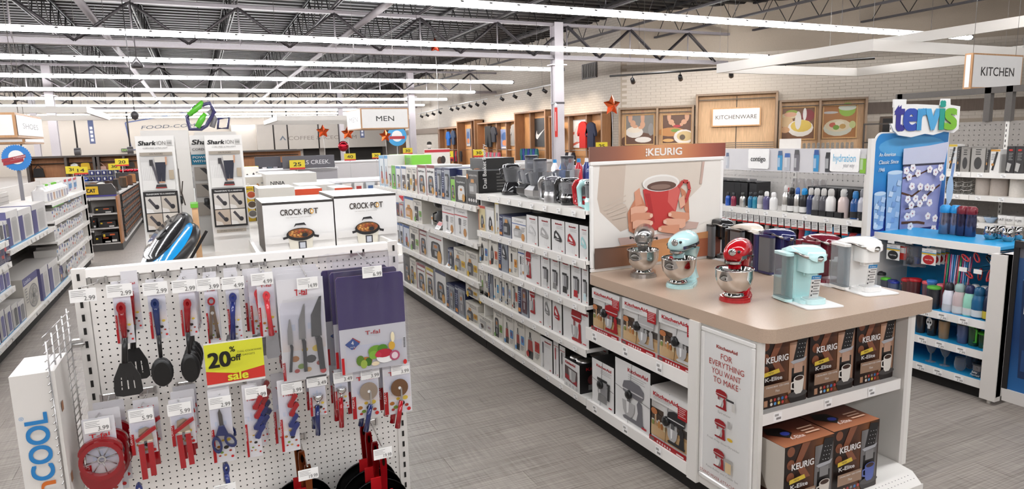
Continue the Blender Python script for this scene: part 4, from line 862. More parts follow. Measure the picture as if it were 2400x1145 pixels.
# robot vacuums leaning on edge
for (cx, cz), c, c2, dy, lb in (((-0.144, 1.417), '242324', '3b3a3b', .10, 'black round robot vacuum leaning on its edge'), ((-0.119, 1.381), '1e90cf', '2b2a2b', .0, 'blue and black round robot vacuum leaning in front')):
    r = empty('robot_vacuum', (cx, 3.05 + dy, TZ), lb, 'vacuum')
    M = Matrix.Translation((cx, 3.10 + dy, cz)) @ Matrix.Rotation(math.radians(-46), 4, 'Y') @ Matrix.Rotation(math.radians(14), 4, 'X')
    b = B('plastic', c2); b.M = M; b.lathe([(.06, -.022), (.128, -.02), (.135, -.008), (.135, .012), (.128, .018)], n=32); b.build('bumper', r)
    b = B('gloss', c); b.M = M; b.lathe([(.127, .0185), (.11, .028), (.001, .03)], n=32); b.build('top_cover', r)
    b = B('plastic', '111111'); b.M = M; b.lathe([(.03, .030), (.028, .036), (.001, .037)], n=16); b.build('sensor_cap', r)
a, bb = (-0.041, 1.535), (-0.016, 1.313)
b = B('rough', 'd0a67c'); b.box(a[0], bb[0], 3.3, 3.42, TZ, a[1]); o = b.build('carton', label='narrow tan cardboard box with green top flap', cat='box'); B('paper', '6fc23c').box(a[0] - .004, bb[0] + .002, 3.295, 3.42, a[1], a[1] + .018).build('green_flap', o)
b = B('plastic', '232122'); M = Matrix.Translation(((-0.074, 1.333)[0], 3.2, TZ + .002)) @ Matrix.Rotation(math.radians(32), 4, 'Y'); b.M = M; b.box(-.006, .006, 0, .02, 0, .16); b.build('black_board', label='thin black board leaning beside the tan box', cat='board')
for (x, z), lb in (((-0.091, 1.553), 'black security puck beside the left vacuum carton'), ((.0265, (0.001, 1.537)[1]), 'black security puck beside the right vacuum carton')):
    b = B('plastic', '1d1c1c'); b.M = Matrix.Translation((x, 3.6, z)) @ Matrix.Rotation(PI / 2, 4, 'Y'); b.lathe([(.016, -.012), (.02, -.008), (.02, .008), (.016, .012)], n=14); b.build('security_puck', label=lb, cat='security tag')
# further boxes along the deck
for lb, st, op, Y, dp, t, q in (
    ('tall yellow and black bowl carton with three bowls', 'pasta', {}, 4.8, .12, (0.273, 1.539), (0.361, 1.534)),
    ('cream stoneware carton lettered dishwasher safe', 'dish', {}, 4.3, .3, (0.319, 1.544), (0.531, 1.548)),
    ('pale carton with two food bowls on its side', 'food', {}, 5.9, .4, (0.328, 1.549), (0.504, 1.555)),
    ('wide pale carton with a black pressure cooker lid', 'foodi', {}, 5.6, .4, (0.481, 1.571), (0.870, 1.584)),
    ('slow cooker carton with orange top, left', 'top', {}, 4.5, .3, (0.556, 1.509), (0.728, 1.527)),
    ('white slow cooker carton in the second row', 'top', dict(c='d5d0c8', t=''), 4.9, .4, (0.643, 1.514), (0.890, 1.520)),
    ('slow cooker carton with orange top, right', 'top', {}, 4.4, .3, (0.792, 1.518), (0.908, 1.520)),
    ('white carton with a long black line on top', 'foodi', dict(t1='', t2=''), 6.6, .3, (0.521, 1.556), (0.864, 1.553)),
    ('cream food processor carton far along the deck', 'food', dict(bg='e6e2da', c='3a3535'), 8.0, .3, (0.462, 1.568), (0.619, 1.571))):
    carton(lb, 'y-', t[0], q[0], Y, Y + dp, TZ, (t[1] + q[1]) / 2, st, op, topc='e3dfd9')

# ================================================================ long aisle shelving on the right of the main aisle
XF = 2.10
gondola('aisle_shelving', 'tall white aisle shelving with hand mixers and choppers', 1, XF, 2.62, 3.44, 5.18, [1.36, 1.05, .765, .485, .165], 1.44, secs=1, kc='77716c')
gondola('aisle_shelving', 'long white aisle shelving bays with fryers and toasters, far end', 1, XF, 2.62, 5.19, 8.75, [1.25, .93, .585, .165], 1.42, secs=3, kc='77716c')
b = B('paint', 'ece8e2'); b.box(2.14, 2.62, 5.176, 5.192, .1, 1.33); b.build('shelf_divider', label='white side panel between the near and far aisle bays', cat='panel')
def shelf_row(where, rows, zb, dep=.34, xf=2.13):
    used = {}
    for i, t in enumerate(rows):
        ds, st, op, y1, za, y0, zc = t[:7]; kw = t[7] if len(t) > 7 else {}
        z1 = (za + zc) / 2; y0, y1 = max(min(y0, y1), 3.452), max(y0, y1)
        carton(f'{ds}, {ORD[i]} from left on {where}', 'x-', xf, xf + kw.get('dep', dep), y0 + .003, y1 - .003, kw.get('zb', zb), max(z1, kw.get('zb', zb) + .05), st, op, topc=kw.get('top'))
KA = dict(top='1d1b1b', dep=.4)
shelf_row("near bay's second shelf", [
    ('yellow and white iron carton', 'pl', dict(bg='e8d9a8', band='c9463a', prod='ir', c='4a4a4e'), 5.227, 1.254, 5.074, 1.265, {}),
    ('white iron carton with black iron', 'pl', dict(bg='efedea', band='d6d2cc', prod='ir', c='2d2c30'), 5.068, 1.256, 4.893, 1.261, {}),
    ('slim white carton with yellow label', 'pl', dict(bg='efedea', band='e6c93a', prod='st', c='3a3a3e'), 4.875, 1.323, 4.793, 1.324, {}),
    ('dark blue waffle iron carton', 'os', dict(prod='to', c='33353c'), 4.791, 1.223, 4.563, 1.217, {}),
    ('white waffle maker carton with blue band', 'cu', dict(prod='to', c='b5b3b1'), 4.558, 1.226, 4.312, 1.215, {}),
    ('white hand mixer carton, white mixer', 'ka', dict(c='dcdad8'), 4.304, 1.263, 4.125, 1.262, KA),
    ('white hand mixer carton, silver mixer', 'ka', dict(c='b5b2b0'), 4.118, 1.268, 3.935, 1.264, KA),
    ('white hand mixer carton, black mixer', 'ka', dict(c='2a2829'), 3.925, 1.267, 3.743, 1.264, KA),
    ('white hand mixer carton, red mixer', 'ka', dict(c='b8202a'), 3.740, 1.268, 3.568, 1.261, KA),
    ('white hand mixer carton, aqua mixer', 'ka', dict(c='a9dfe0'), 3.560, 1.266, 3.408, 1.261, KA)], 1.05)
for i, (y, lb) in enumerate(((4.86, 'grey speckled carton standing behind the blue waffle iron carton'), (4.66, 'grey carton standing behind the white waffle maker carton'))):
    carton(lb, 'x-', 2.40, 2.56, y - .08, y + .08, 1.05, 1.315, 'pl', dict(bg='b9b5b1', band='9a9692', prod='ir', c='77736f'))
shelf_row("near bay's third shelf", [
    ('cream iron carton with blue patch', 'hb', dict(prod='ir', patch='4a86c0'), 5.237, 1.014, 5.035, 1.023, {}),
    ('cream kettle carton with food patch', 'hb', dict(prod='ir', patch='d0603a'), 5.025, 1.024, 4.832, 1.031, {}),
    ('silver blue hand mixer carton', 'os', dict(prod='hm'), 4.823, 1.023, 4.642, 1.027, {}),
    ('cream hand blender carton', 'hb', dict(prod='st', patch='e09a3a'), 4.635, 1.002, 4.469, 1.011, {}),
    ('slim white whisk carton', 'cu', dict(prod='st', c='4a4a4e'), 4.462, 1.029, 4.350, 1.035, {}),
    ('white spiral slicer carton with red mixer', 'ka', dict(prod='sm', c='a8141c', pos=(.02, .12, .45, .9), tx=.62, tw=.42), 4.344, 1.023, 4.096, 1.027, KA),
    ('white chopper carton, white chopper', 'ka', dict(prod='ch', c='e3e1df'), 4.094, 1.008, 3.955, 1.012, KA),
    ('white chopper carton, grey chopper', 'ka', dict(prod='ch', c='8d8b8a'), 3.951, 1.013, 3.820, 1.015, KA),
    ('white chopper carton, black chopper', 'ka', dict(prod='ch', c='2c2a2b'), 3.816, 1.015, 3.678, 1.018, KA),
    ('white chopper carton, red chopper', 'ka', dict(prod='ch', c='b8202a'), 3.670, 1.020, 3.542, 1.018, KA),
    ('white chopper carton, pale blue chopper', 'ka', dict(prod='ch', c='cfe6ea'), 3.538, 1.019, 3.410, 1.018, KA)], .765)
shelf_row("near bay's fourth shelf", [
    ('small cream can opener carton', 'hb', dict(prod='st', patch='6fb04a'), 5.253, 0.717, 5.162, 0.725, {}),
    ('cream can opener carton', 'hb', dict(prod='st', patch='8a8a8e'), 5.154, 0.742, 5.063, 0.744, {}),
    ('dark blue can opener carton', 'os', dict(prod='st'), 5.056, 0.747, 4.956, 0.751, {}),
    ('cream knife carton with blue dot', 'hb', dict(prod='st', patch='3aa0d0'), 4.949, 0.755, 4.829, 0.760, {}),
    ('cream blender carton', 'hb', dict(prod='bl', patch='4a86c0'), 4.823, 0.759, 4.724, 0.763, {}),
    ('cream personal blender carton', 'hb', dict(prod='bl', patch='9ab0c8'), 4.718, 0.767, 4.598, 0.770, {}),
    ('cream single serve blender carton', 'hb', dict(prod='bl', c='1f1e20', patch='c0503a'), 4.590, 0.765, 4.480, 0.770, {}),
    ('short dark blue chopper carton', 'os', dict(prod='fr', c='5a3a44'), 4.477, 0.728, 4.297, 0.742, {}),
    ('white mixer attachment carton with red mixer', 'ka', dict(prod='sm', c='a8141c', pos=(.02, .2, .5, .9), tx=.66, tw=.46), 4.291, 0.765, 4.068, 0.765, KA),
    ('slim white pasta roller carton', 'ka', dict(prod='hm', c='8d8b8a', tx=.55, tw=.7), 4.063, 0.761, 3.940, 0.769, KA),
    ('slim white pasta cutter carton', 'ka', dict(prod='hm', c='b8202a', tx=.55, tw=.7), 3.932, 0.765, 3.796, 0.766, KA),
    ('wide white glass bowl carton with red mixer', 'ka', dict(prod='sm', c='a8141c', pos=(.28, .04, .78, .98), tx=.82, tw=.3), 3.784, 0.710, 3.423, 0.733, KA)], .485)
HB = dict(dep=.38)
shelf_row("near bay's bottom shelf", [
    ('upper cream coffee urn carton', 'hb', dict(prod='co', c='b5b2ae'), 5.297, 0.523, 4.976, 0.525, dict(zb=.41, dep=.38)),
    ('lower cream coffee urn carton', 'hb', dict(prod='co', c='b5b2ae', patch='d0d0d0'), 5.318, 0.282, 4.993, 0.305, dict(dep=.38)),
    ('cream rice cooker carton', 'hb', dict(prod='fr', patch='6fa04a'), 4.969, 0.414, 4.778, 0.425, HB),
    ('cream juicer carton with red juice', 'hb', dict(prod='jar', patch='4a86c0'), 4.769, 0.433, 4.569, 0.440, HB),
    ('cream juicer carton with tall black juicer', 'hb', dict(prod='jar', c='1e1d1f', patch='5a96d0'), 4.564, 0.434, 4.374, 0.444, HB),
    ('large cream food processor carton', 'hb', dict(prod='jar', c='1e1d1f', patch='c0302a', pos=(.02, .04, .66, .7)), 4.368, 0.469, 4.120, 0.481, HB),
    ('white hand blender carton, grey blender', 'ka', dict(prod='st', c='55535a', pos=(.1, .06, .4, .86), tx=.64, tw=.5), 4.124, 0.393, 3.939, 0.409, KA),
    ('slim white hand blender carton, red blender', 'ka', dict(prod='st', c='b8202a', tx=.5, tw=.8, pos=(.2, .06, .7, .84)), 3.928, 0.415, 3.848, 0.419, KA),
    ('slim white hand blender carton, black blender', 'ka', dict(prod='st', c='3a383a', tx=.5, tw=.8, pos=(.2, .06, .7, .84)), 3.840, 0.404, 3.756, 0.407, KA)], .165)
def a_bowl(b, F, **k):
    b.R(F, 0, 0, 1, 1, 'efedeb'); b.T(F, 'KitchenAid', .42, .85, .09, 'c01f2a', bold=.02, w=.62); b.P(F, [(.08, .3), (.86, .2), (.86, .72), (.08, .78)], '5a4a4a'); b.P(F, [(.1, .33), (.84, .23), (.84, .38), (.1, .48)], 'a8202a'); b.P(F, [(.3, .72), (.8, .68), (.74, .34), (.56, .28), (.38, .34)], 'b5b3b1'); b.P(F, [(.4, .7), (.5, .69), (.5, .34), (.44, .36)], 'e6e4e2')
    for x in (.2, .42, .62, .84): b.E(F, x, .12, .06, .06, 'd0cecc', 10)
ART['bowl'] = a_bowl; SIDE['bowl'] = '191616'
q = (3.725, 0.356, 3.523, 0.361)
c = carton('black and white mixer bowl carton with window, near bay bottom shelf', 'x-', 2.10, 2.42, q[2], q[0], .165, (q[1] + q[3]) / 2, 'bowl', topc='1a1717')
F = yface(2.10, 2.42, q[2], .165, (q[1] + q[3]) / 2); b = B(); b.T(F, 'KitchenAid', .5, .78, .1, 'b0202a', bold=.02, w=.7); b.E(F, .3, .45, .12, .18, '5a2a2a', 10); b.R(F, .2, .1, .45, .28, '6d6a68'); smalltext(b, F, .55, .2, .9, .6, 6, '6d6a68'); b.build('side_print', c)
b = B('metal', 'bdbbb9')
for x, y in ((2.18, .35), (2.32, .65), (2.18, .75)): b.lathe([(.055, q[1] * .5 + q[3] * .5 + .0005), (.05, q[1] * .5 + q[3] * .5 + .012), (.001, q[1] * .5 + q[3] * .5 + .013)], x, q[2] + (q[0] - q[2]) * y, n=18)
b.build('bowl_lids', c, kind='stuff')
for i, y in enumerate((3.62, 3.76)): carton(f'black mixer accessory carton {"behind the window carton" if i == 0 else "behind the hand blender cartons"} on bottom shelf', 'x-', 2.34, 2.56, y - .065, y + .065, .165, .43, 'ka', dict(prod='hm'), side='1b1818')
# far section
shelf_row("far bays' top shelf", [
    ('white and blue striped tall carton', 'pl', dict(bg='e6eef2', band='58a8d6', prod='jar', c='d98a6a'), 8.578, 1.645, 8.341, 1.647, {}),
    ('white carton with blue stripe edge', 'pl', dict(bg='e9eef0', band='2f8fc9', prod='jar', c='d9a07a'), 8.329, 1.647, 8.137, 1.649, {}),
    ('white blender carton', 'pl', dict(bg='efedea', band='d6d2cc', prod='bl'), 8.153, 1.521, 7.983, 1.525, {}),
    ('green blender carton', 'pl', dict(bg='7cc94a', band='6ab83a', prod='bl'), 7.972, 1.530, 7.805, 1.531, {}),
    ('white kettle carton with blue top', 'pl', dict(bg='efedea', band='4a7ab8', prod='bl', c='8a5a4a'), 7.790, 1.526, 7.595, 1.528, {}),
    ('white grinder carton with blue top', 'pl', dict(bg='e9e6e2', band='3f6fae', prod='co', c='4a3a3a'), 7.570, 1.531, 7.351, 1.534, {}),
    ('cream coffee maker carton', 'hb', dict(prod='co'), 7.343, 1.531, 7.126, 1.537, {}),
    ('cream drip coffee carton', 'hb', dict(prod='co', patch='d98a3a'), 7.118, 1.533, 6.947, 1.538, {}),
    ('white and red air fryer carton', 'pl', dict(bg='efedea', band='8a2a35', prod='fr', c='3a3a3e', t='AirFryer'), 6.935, 1.559, 6.641, 1.566, {}),
    ('second white and red air fryer carton', 'pl', dict(bg='efedea', band='8a2a35', prod='fr', c='2e2e32', t='AirFryer'), 6.629, 1.566, 6.346, 1.570, {}),
    ('blue blender carton with orange patch', 'os', dict(prod='bl', c='2b2d36'), 6.339, 1.545, 6.137, 1.548, {}),
    ('blue blender carton beside its twin', 'os', dict(prod='bl', c='23252d'), 6.130, 1.551, 5.898, 1.552, {}),
    ('black and green deep fryer carton', 'pl', dict(bg='8dcf4a', band='1d1c1c', prod='fr', c='2a2a2a'), 5.895, 1.473, 5.774, 1.478, dict(side='1f1e1e')),
    ('black carton with white can fryer', 'pl', dict(bg='2b2a2a', band='1d1c1c', prod='fr', c='d9d6d2', t='EasySelect', tc='dddddd'), 5.768, 1.478, 5.487, 1.491, {})], 1.25, dep=.3)
def a_profry(b, F, **k):
    b.R(F, 0, 0, 1, 1, '2a2828'); b.grad(F, .05, .25, 1, .9, ['3d3a39', '55504d', '3a3736'], 5); d_toast(b, F.sub(.2, .3, .85, .75), '8d8a88'); b.T(F, 'Dual Basket ProFry', .56, .84, .05, 'e6e3e0', w=.72)
    for i in range(4): b.E(F, .2 + .2 * i, .14, .08, .05, 'd9d6d3', 9)
    b.E(F, .1, .82, .08, .08, 'c9803a', 9)
ART['profry'] = a_profry; SIDE['profry'] = '171616'
p = (5.472, 1.550, 5.201, 1.546)
o = carton("large black double basket fryer carton on the far bays' top shelf", 'x-', 2.13, 2.5, p[2], p[0], 1.25, (p[1] + p[3]) / 2, 'profry')
F = yface(2.13, 2.5, p[2], 1.25, (p[1] + p[3]) / 2); b = B(); b.T(F, 'Dual Basket ProFry', .2, .5, .11, 'e6e3e0', rot=PI / 2, bold=.01); smalltext(b, F, .45, .1, .8, .9, 9, '5d5a58'); b.build('side_print', o)
p2 = (6.073, 1.540, 5.754, 1.547); carton('short blue branded carton resting atop the fryer cartons', 'x-', 2.2, 2.45, p2[2], p2[0], 1.25, (p2[1] + p2[3]) / 2, 'pl', dict(bg='252c58', band='252c58', prod='ir', c='252c58', t='Oster', tc='f0f2f6'))
p3 = (5.801, 1.642, 5.476, 1.644); z3 = (p3[1] + p3[3]) / 2
carton('black and green skillet carton high atop the fryer carton', 'x-', 2.3, 2.6, p3[2], p3[0], 1.46, z3, 'pl', dict(bg='252423', band='3a3837', prod='pot', c='5a5654'), side='232221')
p4 = (8.904, 1.639, 7.843, 1.654); carton('long bright green carton lying on top of far bays', 'x-', 2.35, 2.6, p4[2], p4[0], 1.46, (p4[1] + p4[3]) / 2, 'food', dict(bg='86d04a', c='d9a04a'), side='7cc740')
b = B('paint', 'dcd8d3'); b.box(2.3, 2.62, 5.4, 8.7, 1.44, 1.458); b.build('top_riser', label='white riser shelf running above the far bays', cat='shelf')
shelf_row("far bays' second shelf", [
    ('cream carton with dark bottles', 'pl', dict(bg='4a3a44', band='2f5a9a', prod='jar'), 7.855, 1.091, 7.722, 1.093, {}),
    ('red topped slim carton', 'pl', dict(bg='d9d6d3', band='b53a35', prod='jar'), 7.708, 1.088, 7.554, 1.092, {}),
    ('blue and white waffle carton', 'pl', dict(bg='efe9de', band='2f62ae', prod='to', c='c98d4a'), 7.514, 1.183, 7.131, 1.195, {}),
    ('cream single cup brewer carton', 'hb', dict(prod='co', patch='6fb04a'), 7.126, 1.172, 6.821, 1.185, {})], .93, dep=.3)
shelf_row("far shelf past coffee makers", [
    ('white can opener carton with red band', 'cu', dict(prod='st', band='c8303a', c='6d6a6c'), 6.166, 1.186, 5.827, 1.194, {}),
    ('large white waffle carton with red band', 'cu', dict(prod='st', band='c8303a', c='6d6a6c'), 5.818, 1.194, 5.485, 1.201, {})], .93, dep=.42)
shelf_row("far bays' third shelf", [
    ('blue and white grinder carton', 'pl', dict(bg='e3e6ea', band='2f5a9a', prod='bl'), 7.878, 0.842, 7.748, 0.851, {}),
    ('slim blue and white carton', 'pl', dict(bg='e3e6ea', band='3f6aaa', prod='co'), 7.738, 0.846, 7.608, 0.854, {}),
    ('blue kettle carton', 'pl', dict(bg='d6dce6', band='2f5a9a', prod='jar'), 7.600, 0.842, 7.337, 0.857, {}),
    ('cream kettle carton', 'hb', dict(prod='co', patch='7ab04a'), 7.324, 0.851, 6.978, 0.869, {}),
    ('red and grey air fryer carton', 'pl', dict(bg='dcd9d5', band='8a2a35', prod='fr', t='nuwave', tc='b02a2a'), 6.969, 0.874, 6.699, 0.883, {}),
    ('large white carton with black air fryer', 'pl', dict(bg='efedea', band='e6e3e0', prod='fr', c='232224', t='nuwave', tc='b02a2a'), 6.691, 0.884, 6.178, 0.904, dict(dep=.4)),
    ('dark blue toaster carton', 'os', dict(prod='to'), 6.042, 0.778, 5.889, 0.788, {}),
    ('cream toaster carton', 'hb', dict(prod='to', c='8d8a88'), 5.878, 0.801, 5.568, 0.822, {}),
    ('cream toaster carton beside another', 'hb', dict(prod='to', c='55524f', patch='e0b62e'), 5.559, 0.818, 5.274, 0.832, {})], .585, dep=.34)
shelf_row("far bays' bottom shelf", [
    ('dark slim carton', 'pl', dict(bg='5a5754', band='333333', prod='fr'), 7.654, 0.496, 7.391, 0.508, {}),
    ('cream slow juicer carton', 'hb', dict(prod='fr'), 7.378, 0.483, 7.143, 0.493, {}),
    ('white and red fryer carton', 'pl', dict(bg='efedea', band='8a2a35', prod='fr', t='nuwave', tc='b02a2a'), 7.130, 0.469, 6.808, 0.479, {}),
    ('white fryer carton with yellow flash', 'pl', dict(bg='efedea', band='d9c03a', prod='fr', t='nuwave', tc='b02a2a'), 6.793, 0.473, 6.530, 0.481, {}),
    ('blue topped oven fryer carton', 'pl', dict(bg='efedea', band='27355f', prod='fr', c='2a292b'), 6.505, 0.520, 6.140, 0.489, dict(dep=.42)),
    ('silver blue deep fryer carton', 'os', dict(prod='fr', c='77757a'), 6.132, 0.414, 5.893, 0.427, {}),
    ('silver blue fryer carton beside another', 'os', dict(prod='fr', c='8d8b90'), 5.883, 0.439, 5.614, 0.452, {}),
    ('cream toaster oven carton', 'hb', dict(prod='to', c='4a484a'), 5.592, 0.522, 5.297, 0.523, dict(zb=.41)),
    ('lower cream toaster oven carton', 'hb', dict(prod='to', c='4a484a', patch='d9a52e'), 5.610, 0.342, 5.311, 0.358, {})], .165, dep=.34)
# coffee makers on display, demo blender
def coffee_maker(label, y, x=2.28, z=.93, s=1.):
    r = empty('coffee_maker', (x, y, z), label, 'coffee maker')
    b = B('gloss', '201f20'); b.box(x - .1, x + .1, y - .075 * s, y + .075 * s, z, z + .03, bev=.01); b.box(x + .02, x + .1, y - .075 * s, y + .075 * s, z + .03, z + .30 * s, bev=.01); b.build('body', r)
    b = B('gloss', '262526'); b.lathe([(.06, z + .2 * s), (.08, z + .22 * s), (.082, z + .30 * s), (.07, z + .315 * s)], x - .03, y, n=18); b.build('brew_head', r)
    b = B('glass', '6d625c'); b.lathe([(.05, z + .032), (.066, z + .06), (.066, z + .12), (.045, z + .16)], x - .035, y, n=18); b.build('carafe', r)
    b = B('gloss', '1b1a1b'); b.tube([(x - .095, y - .02, z + .15), (x - .135, y - .03, z + .14), (x - .135, y - .03, z + .07), (x - .1, y - .02, z + .06)], .008); b.build('carafe_handle', r)
    b = B('paper', 'e9e6e2'); b.box(x - .125, x - .123, y + .02, y + .07, z + .02, z + .11); b.R(xface(x - .125, y + .02, y + .07, z + .02, z + .11), .1, .6, .9, .9, 'd98a3a'); b.build('info_card', r)
coffee_maker('black drip coffee maker beside the cream brewer carton', 6.52); coffee_maker('black drip coffee maker with glass carafe, nearer one', 6.18, s=1.05)
r = empty('blender', (2.25, 5.95, .585), 'dark display blender with crumpled bag on the third shelf', 'blender'); b = B('plastic', '3a3a3e'); b.lathe([(.06, .585), (.06, .66), (.045, .70)], 2.25, 5.95, n=14); b.build('base', r); b = B('glass', '9a9aa0'); b.lathe([(.045, .70), (.07, .86), (.072, .87)], 2.25, 5.95, n=14); b.build('jar', r); b = B('plastic', '2a292b'); b.lathe([(.074, .87), (.06, .895), (.02, .92)], 2.25, 5.95, n=14); b.build('lid', r)
for (y, lb, c) in ((6.02, 'tilted price card on the third shelf before the blender', '3a6fae'), (6.30, 'red and white price card on the second shelf', 'c23a35'), (5.98, 'silver tilted price card under the coffee makers', 'd9d6d3')):
    z = .585 if 'third' in lb else .93; b = B('paper', 'f0eeeb'); F = Fr((2.115, y + .07, z + .003), (0, -.14, 0), (.05, 0, .07)); b.prism(F, [(0, 0), (1, 0), (1, 1), (0, 1)], .002); b.L = 8; b.R(F, .05, .5, .95, .95, c); smalltext(b, F, .1, .1, .9, .45, 3); b.build('price_card', label=lb, cat='sign')
# top shelf appliances of the near bay
def chopper(label, y, c, mt='gloss', x=2.24, z=1.36):
    r = empty('food_chopper', (x, y, z), label, 'food chopper'); b = B(mt, c); b.lathe([(.062, z), (.064, z + .01), (.06, z + .06), (.055, z + .075)], x, y, n=20); b.build('base', r)
    b = B('metal', 'cfcdcb'); b.lathe([(.0625, z + .05), (.0605, z + .062)], x, y, n=20, cap=False); b.build('trim_band', r)
    b = B('glass', 'd9dadd'); b.lathe([(.055, z + .076), (.06, z + .155)], x, y, n=20); b.build('bowl', r); b = B('plastic', '77757a'); b.lathe([(.012, z + .08), (.01, z + .14)], x, y, n=8); b.build('blade_stem', r)
    b = B('gloss', '232224' if mt == 'gloss' else '55535a'); b.lathe([(.062, z + .155), (.062, z + .172), (.05, z + .18), (.001, z + .182)], x, y, n=20); b.build('lid', r)
    b = B(mt, c); b.tube([(x - .02, y + .055, z + .165), (x - .03, y + .10, z + .16), (x - .035, y + .125, z + .13), (x - .03, y + .12, z + .02), (x - .02, y + .075, z + .012)], [.016, .02, .018, .015, .012], n=8); b.build('handle', r)
chopper('silver grey food chopper with clear bowl', 4.10, 'a9a7a8', 'metal'); chopper('black food chopper with clear bowl', 3.86, '1e1d1f'); chopper('bright red food chopper with clear bowl', 3.62, 'b0141e'); chopper('pale aqua food chopper beside the coffee poster', 3.49, 'b5e0e0', x=2.20)
def processor(label, y, c, mt, x=2.30, z=1.36, h=1.):
    r = empty('food_processor', (x, y, z), label, 'food processor'); b = B(mt, c); b.box(x - .1, x + .1, y - .1, y + .1, z, z + .10, bev=.03); b.build('base', r)
    b = B('glass', 'c9ccd2'); b.lathe([(.075, z + .1), (.09, z + .24 * h), (.092, z + .25 * h)], x, y, n=20); b.build('work_bowl', r); b = B('glass', 'b5b8c0'); b.lathe([(.05, z + .25 * h), (.05, z + .35 * h)], x, y, n=16); b.build('feed_tube', r)
    b = B('plastic', '34343a'); b.lathe([(.052, z + .35 * h), (.052, z + .37 * h)], x, y, n=16); b.lathe([(.02, z + .1), (.016, z + .2)], x, y, n=8); b.build('tube_cap', r)
    b = B('glass', 'a9acb4'); b.tube([(x - .03, y + .085, z + .24 * h), (x - .05, y + .13, z + .22 * h), (x - .04, y + .12, z + .12), (x - .02, y + .08, z + .11)], .012); b.build('handle', r)
processor('silver food processor with wide clear bowl', 4.40, 'c4c3c4', 'metal', h=.8); processor('tall dark food processor with clear feed tube', 4.62, '2b2b2e', 'gloss', x=2.34, h=.86); processor('clear food processor behind the silver one', 4.34, '8d8d92', 'metal', x=2.5, h=.84)
r = empty('blender', (2.3, 4.9, 1.36), 'black blender with clear jug on the top shelf', 'blender'); b = B('gloss', '222123'); b.lathe([(.085, 1.36), (.09, 1.38), (.06, 1.45), (.05, 1.46)], 2.3, 4.9, n=18); b.build('base', r)
b = B('glass', 'b9bbc0'); b.lathe([(.05, 1.465), (.07, 1.56), (.074, 1.58)], 2.3, 4.9, n=18); b.build('jug', r); b = B('gloss', '2a292b'); b.lathe([(.075, 1.581), (.07, 1.60), (.03, 1.61)], 2.3, 4.9, n=18); b.tube([(2.28, 4.97, 1.57), (2.26, 5.03, 1.56), (2.26, 5.02, 1.5), (2.29, 4.95, 1.49)], .012); b.build('lid_and_handle', r)
b = B('paper', 'f0eeea'); F = Fr((2.32, 4.2, 1.36), (0, -.3, 0), (.0, 0, .05)); b.box(2.32, 2.33, 3.9, 4.2, 1.38, 1.50); b.R(xface(2.32, 3.9, 4.2, 1.38, 1.5), .05, .1, .95, .9, 'e9e7e4'); b.T(xface(2.32, 3.9, 4.2, 1.38, 1.5), 'Chop it.', .5, .4, .3, '33312f'); b.build('shelf_sign', label='small white shelf sign behind the food choppers', cat='sign')

# ================================================================ demonstration counter, its poster, mixers and brewers
CZ = .98
r = empty('display_counter', (2.65, 2.75, 0), 'grey display counter with a brown laminate top and mixers', 'counter')
def rounded(x0, x1, y0, y1, rd, n=6):
    P = []
    for cx, cy, a in ((x1 - rd, y1 - rd, 0), (x0 + rd, y1 - rd, PI / 2), (x0 + rd, y0 + rd, PI), (x1 - rd, y0 + rd, PI * 1.5)):
        P += [(cx + rd * math.cos(a + PI / 2 * i / n), cy + rd * math.sin(a + PI / 2 * i / n)) for i in range(n + 1)]
    return P
def slab(b, P, z0, z1, c=None, m=None): return b.prism(Fr((0, 0, z0), (1, 0, 0), (0, 1, 0)), P, z1 - z0, c, m)
b = B('counter', 'b39d8a'); slab(b, rounded(2.10, 3.23, 1.985, 3.44, .07), .918, CZ); b.build('counter_top', r)
b = B('paint', 'dedad4'); b.box(2.09, 2.60, 2.40, 2.47, .1, .918); b.build('end_post', r)
b = B('paint', 'dcd8d2'); b.box(2.112, 2.135, 2.03, 2.40, .1, .918); b.build('side_panel', r)
b = B('paint', 'd6d1cb'); b.box(3.075, 3.10, 2.03, 2.75, .12, .918); b.box(3.10, 3.13, 2.03, 2.06, .12, .918, 'e0dcd6'); b.build('side_panel', r)
b = B('paint', 'cfc9c3'); pegboard(b, yface(2.14, 3.07, 2.40, .17, .90), .93, .73); b.build('end_back_panel', r)
b = B('paint', 'd9d5cf'); b.box(2.60, 2.62, 2.47, 3.44, .1, .918); b.box(2.62, 3.13, 2.45, 2.47, .1, .918); b.build('aisle_back_panel', r)
def shelfpart(x0, x1, y0, y1, z, face, lip=.05):
    b = B('paint', 'ebe7e2'); b.box(x0, x1, y0, y1, z - .022, z)
    if face == 'x': b.box(x0 - .006, x0 + .004, y0, y1, z - lip, z + .004); F = xface(x0 - .006, y0, y1, z - lip, z + .004); L = y1 - y0
    else: b.box(x0, x1, y0 - .006, y0 + .004, z - lip, z + .004); F = yface(x0, x1, y0 - .006, z - lip, z + .004); L = x1 - x0
    for t in (.08, .42, .74): b.R(F, t, .12, t + .05 / L, .88, 'f6f4f2'); b.R(F, t + .006 / L, .55, t + .03 / L, .75, 'a5a19e'); b.R(F, t + .015 / L, .25, t + .044 / L, .45, '8b8785')
    return b.build('shelf', r)
shelfpart(2.10, 2.6, 2.475, 3.435, .635, 'x', .07); shelfpart(2.10, 2.6, 2.475, 3.435, .165, 'x', .06)
shelfpart(2.14, 3.07, 2.05, 2.39, .555 + .02, 'y')
b = B('paint', 'e4e0da'); slab(b, [(2.14, 2.39), (2.14, 2.05), (2.12, 1.94), (2.20, 1.84), (2.97, 1.84), (3.05, 1.94), (3.07, 2.05), (3.07, 2.39)], .10, .14); b.prism(Fr((2.2, 1.838, .085), (.77, 0, 0), (0, 0, .06)), [(0, 0), (1, 0), (1, 1), (0, 1)], .004)
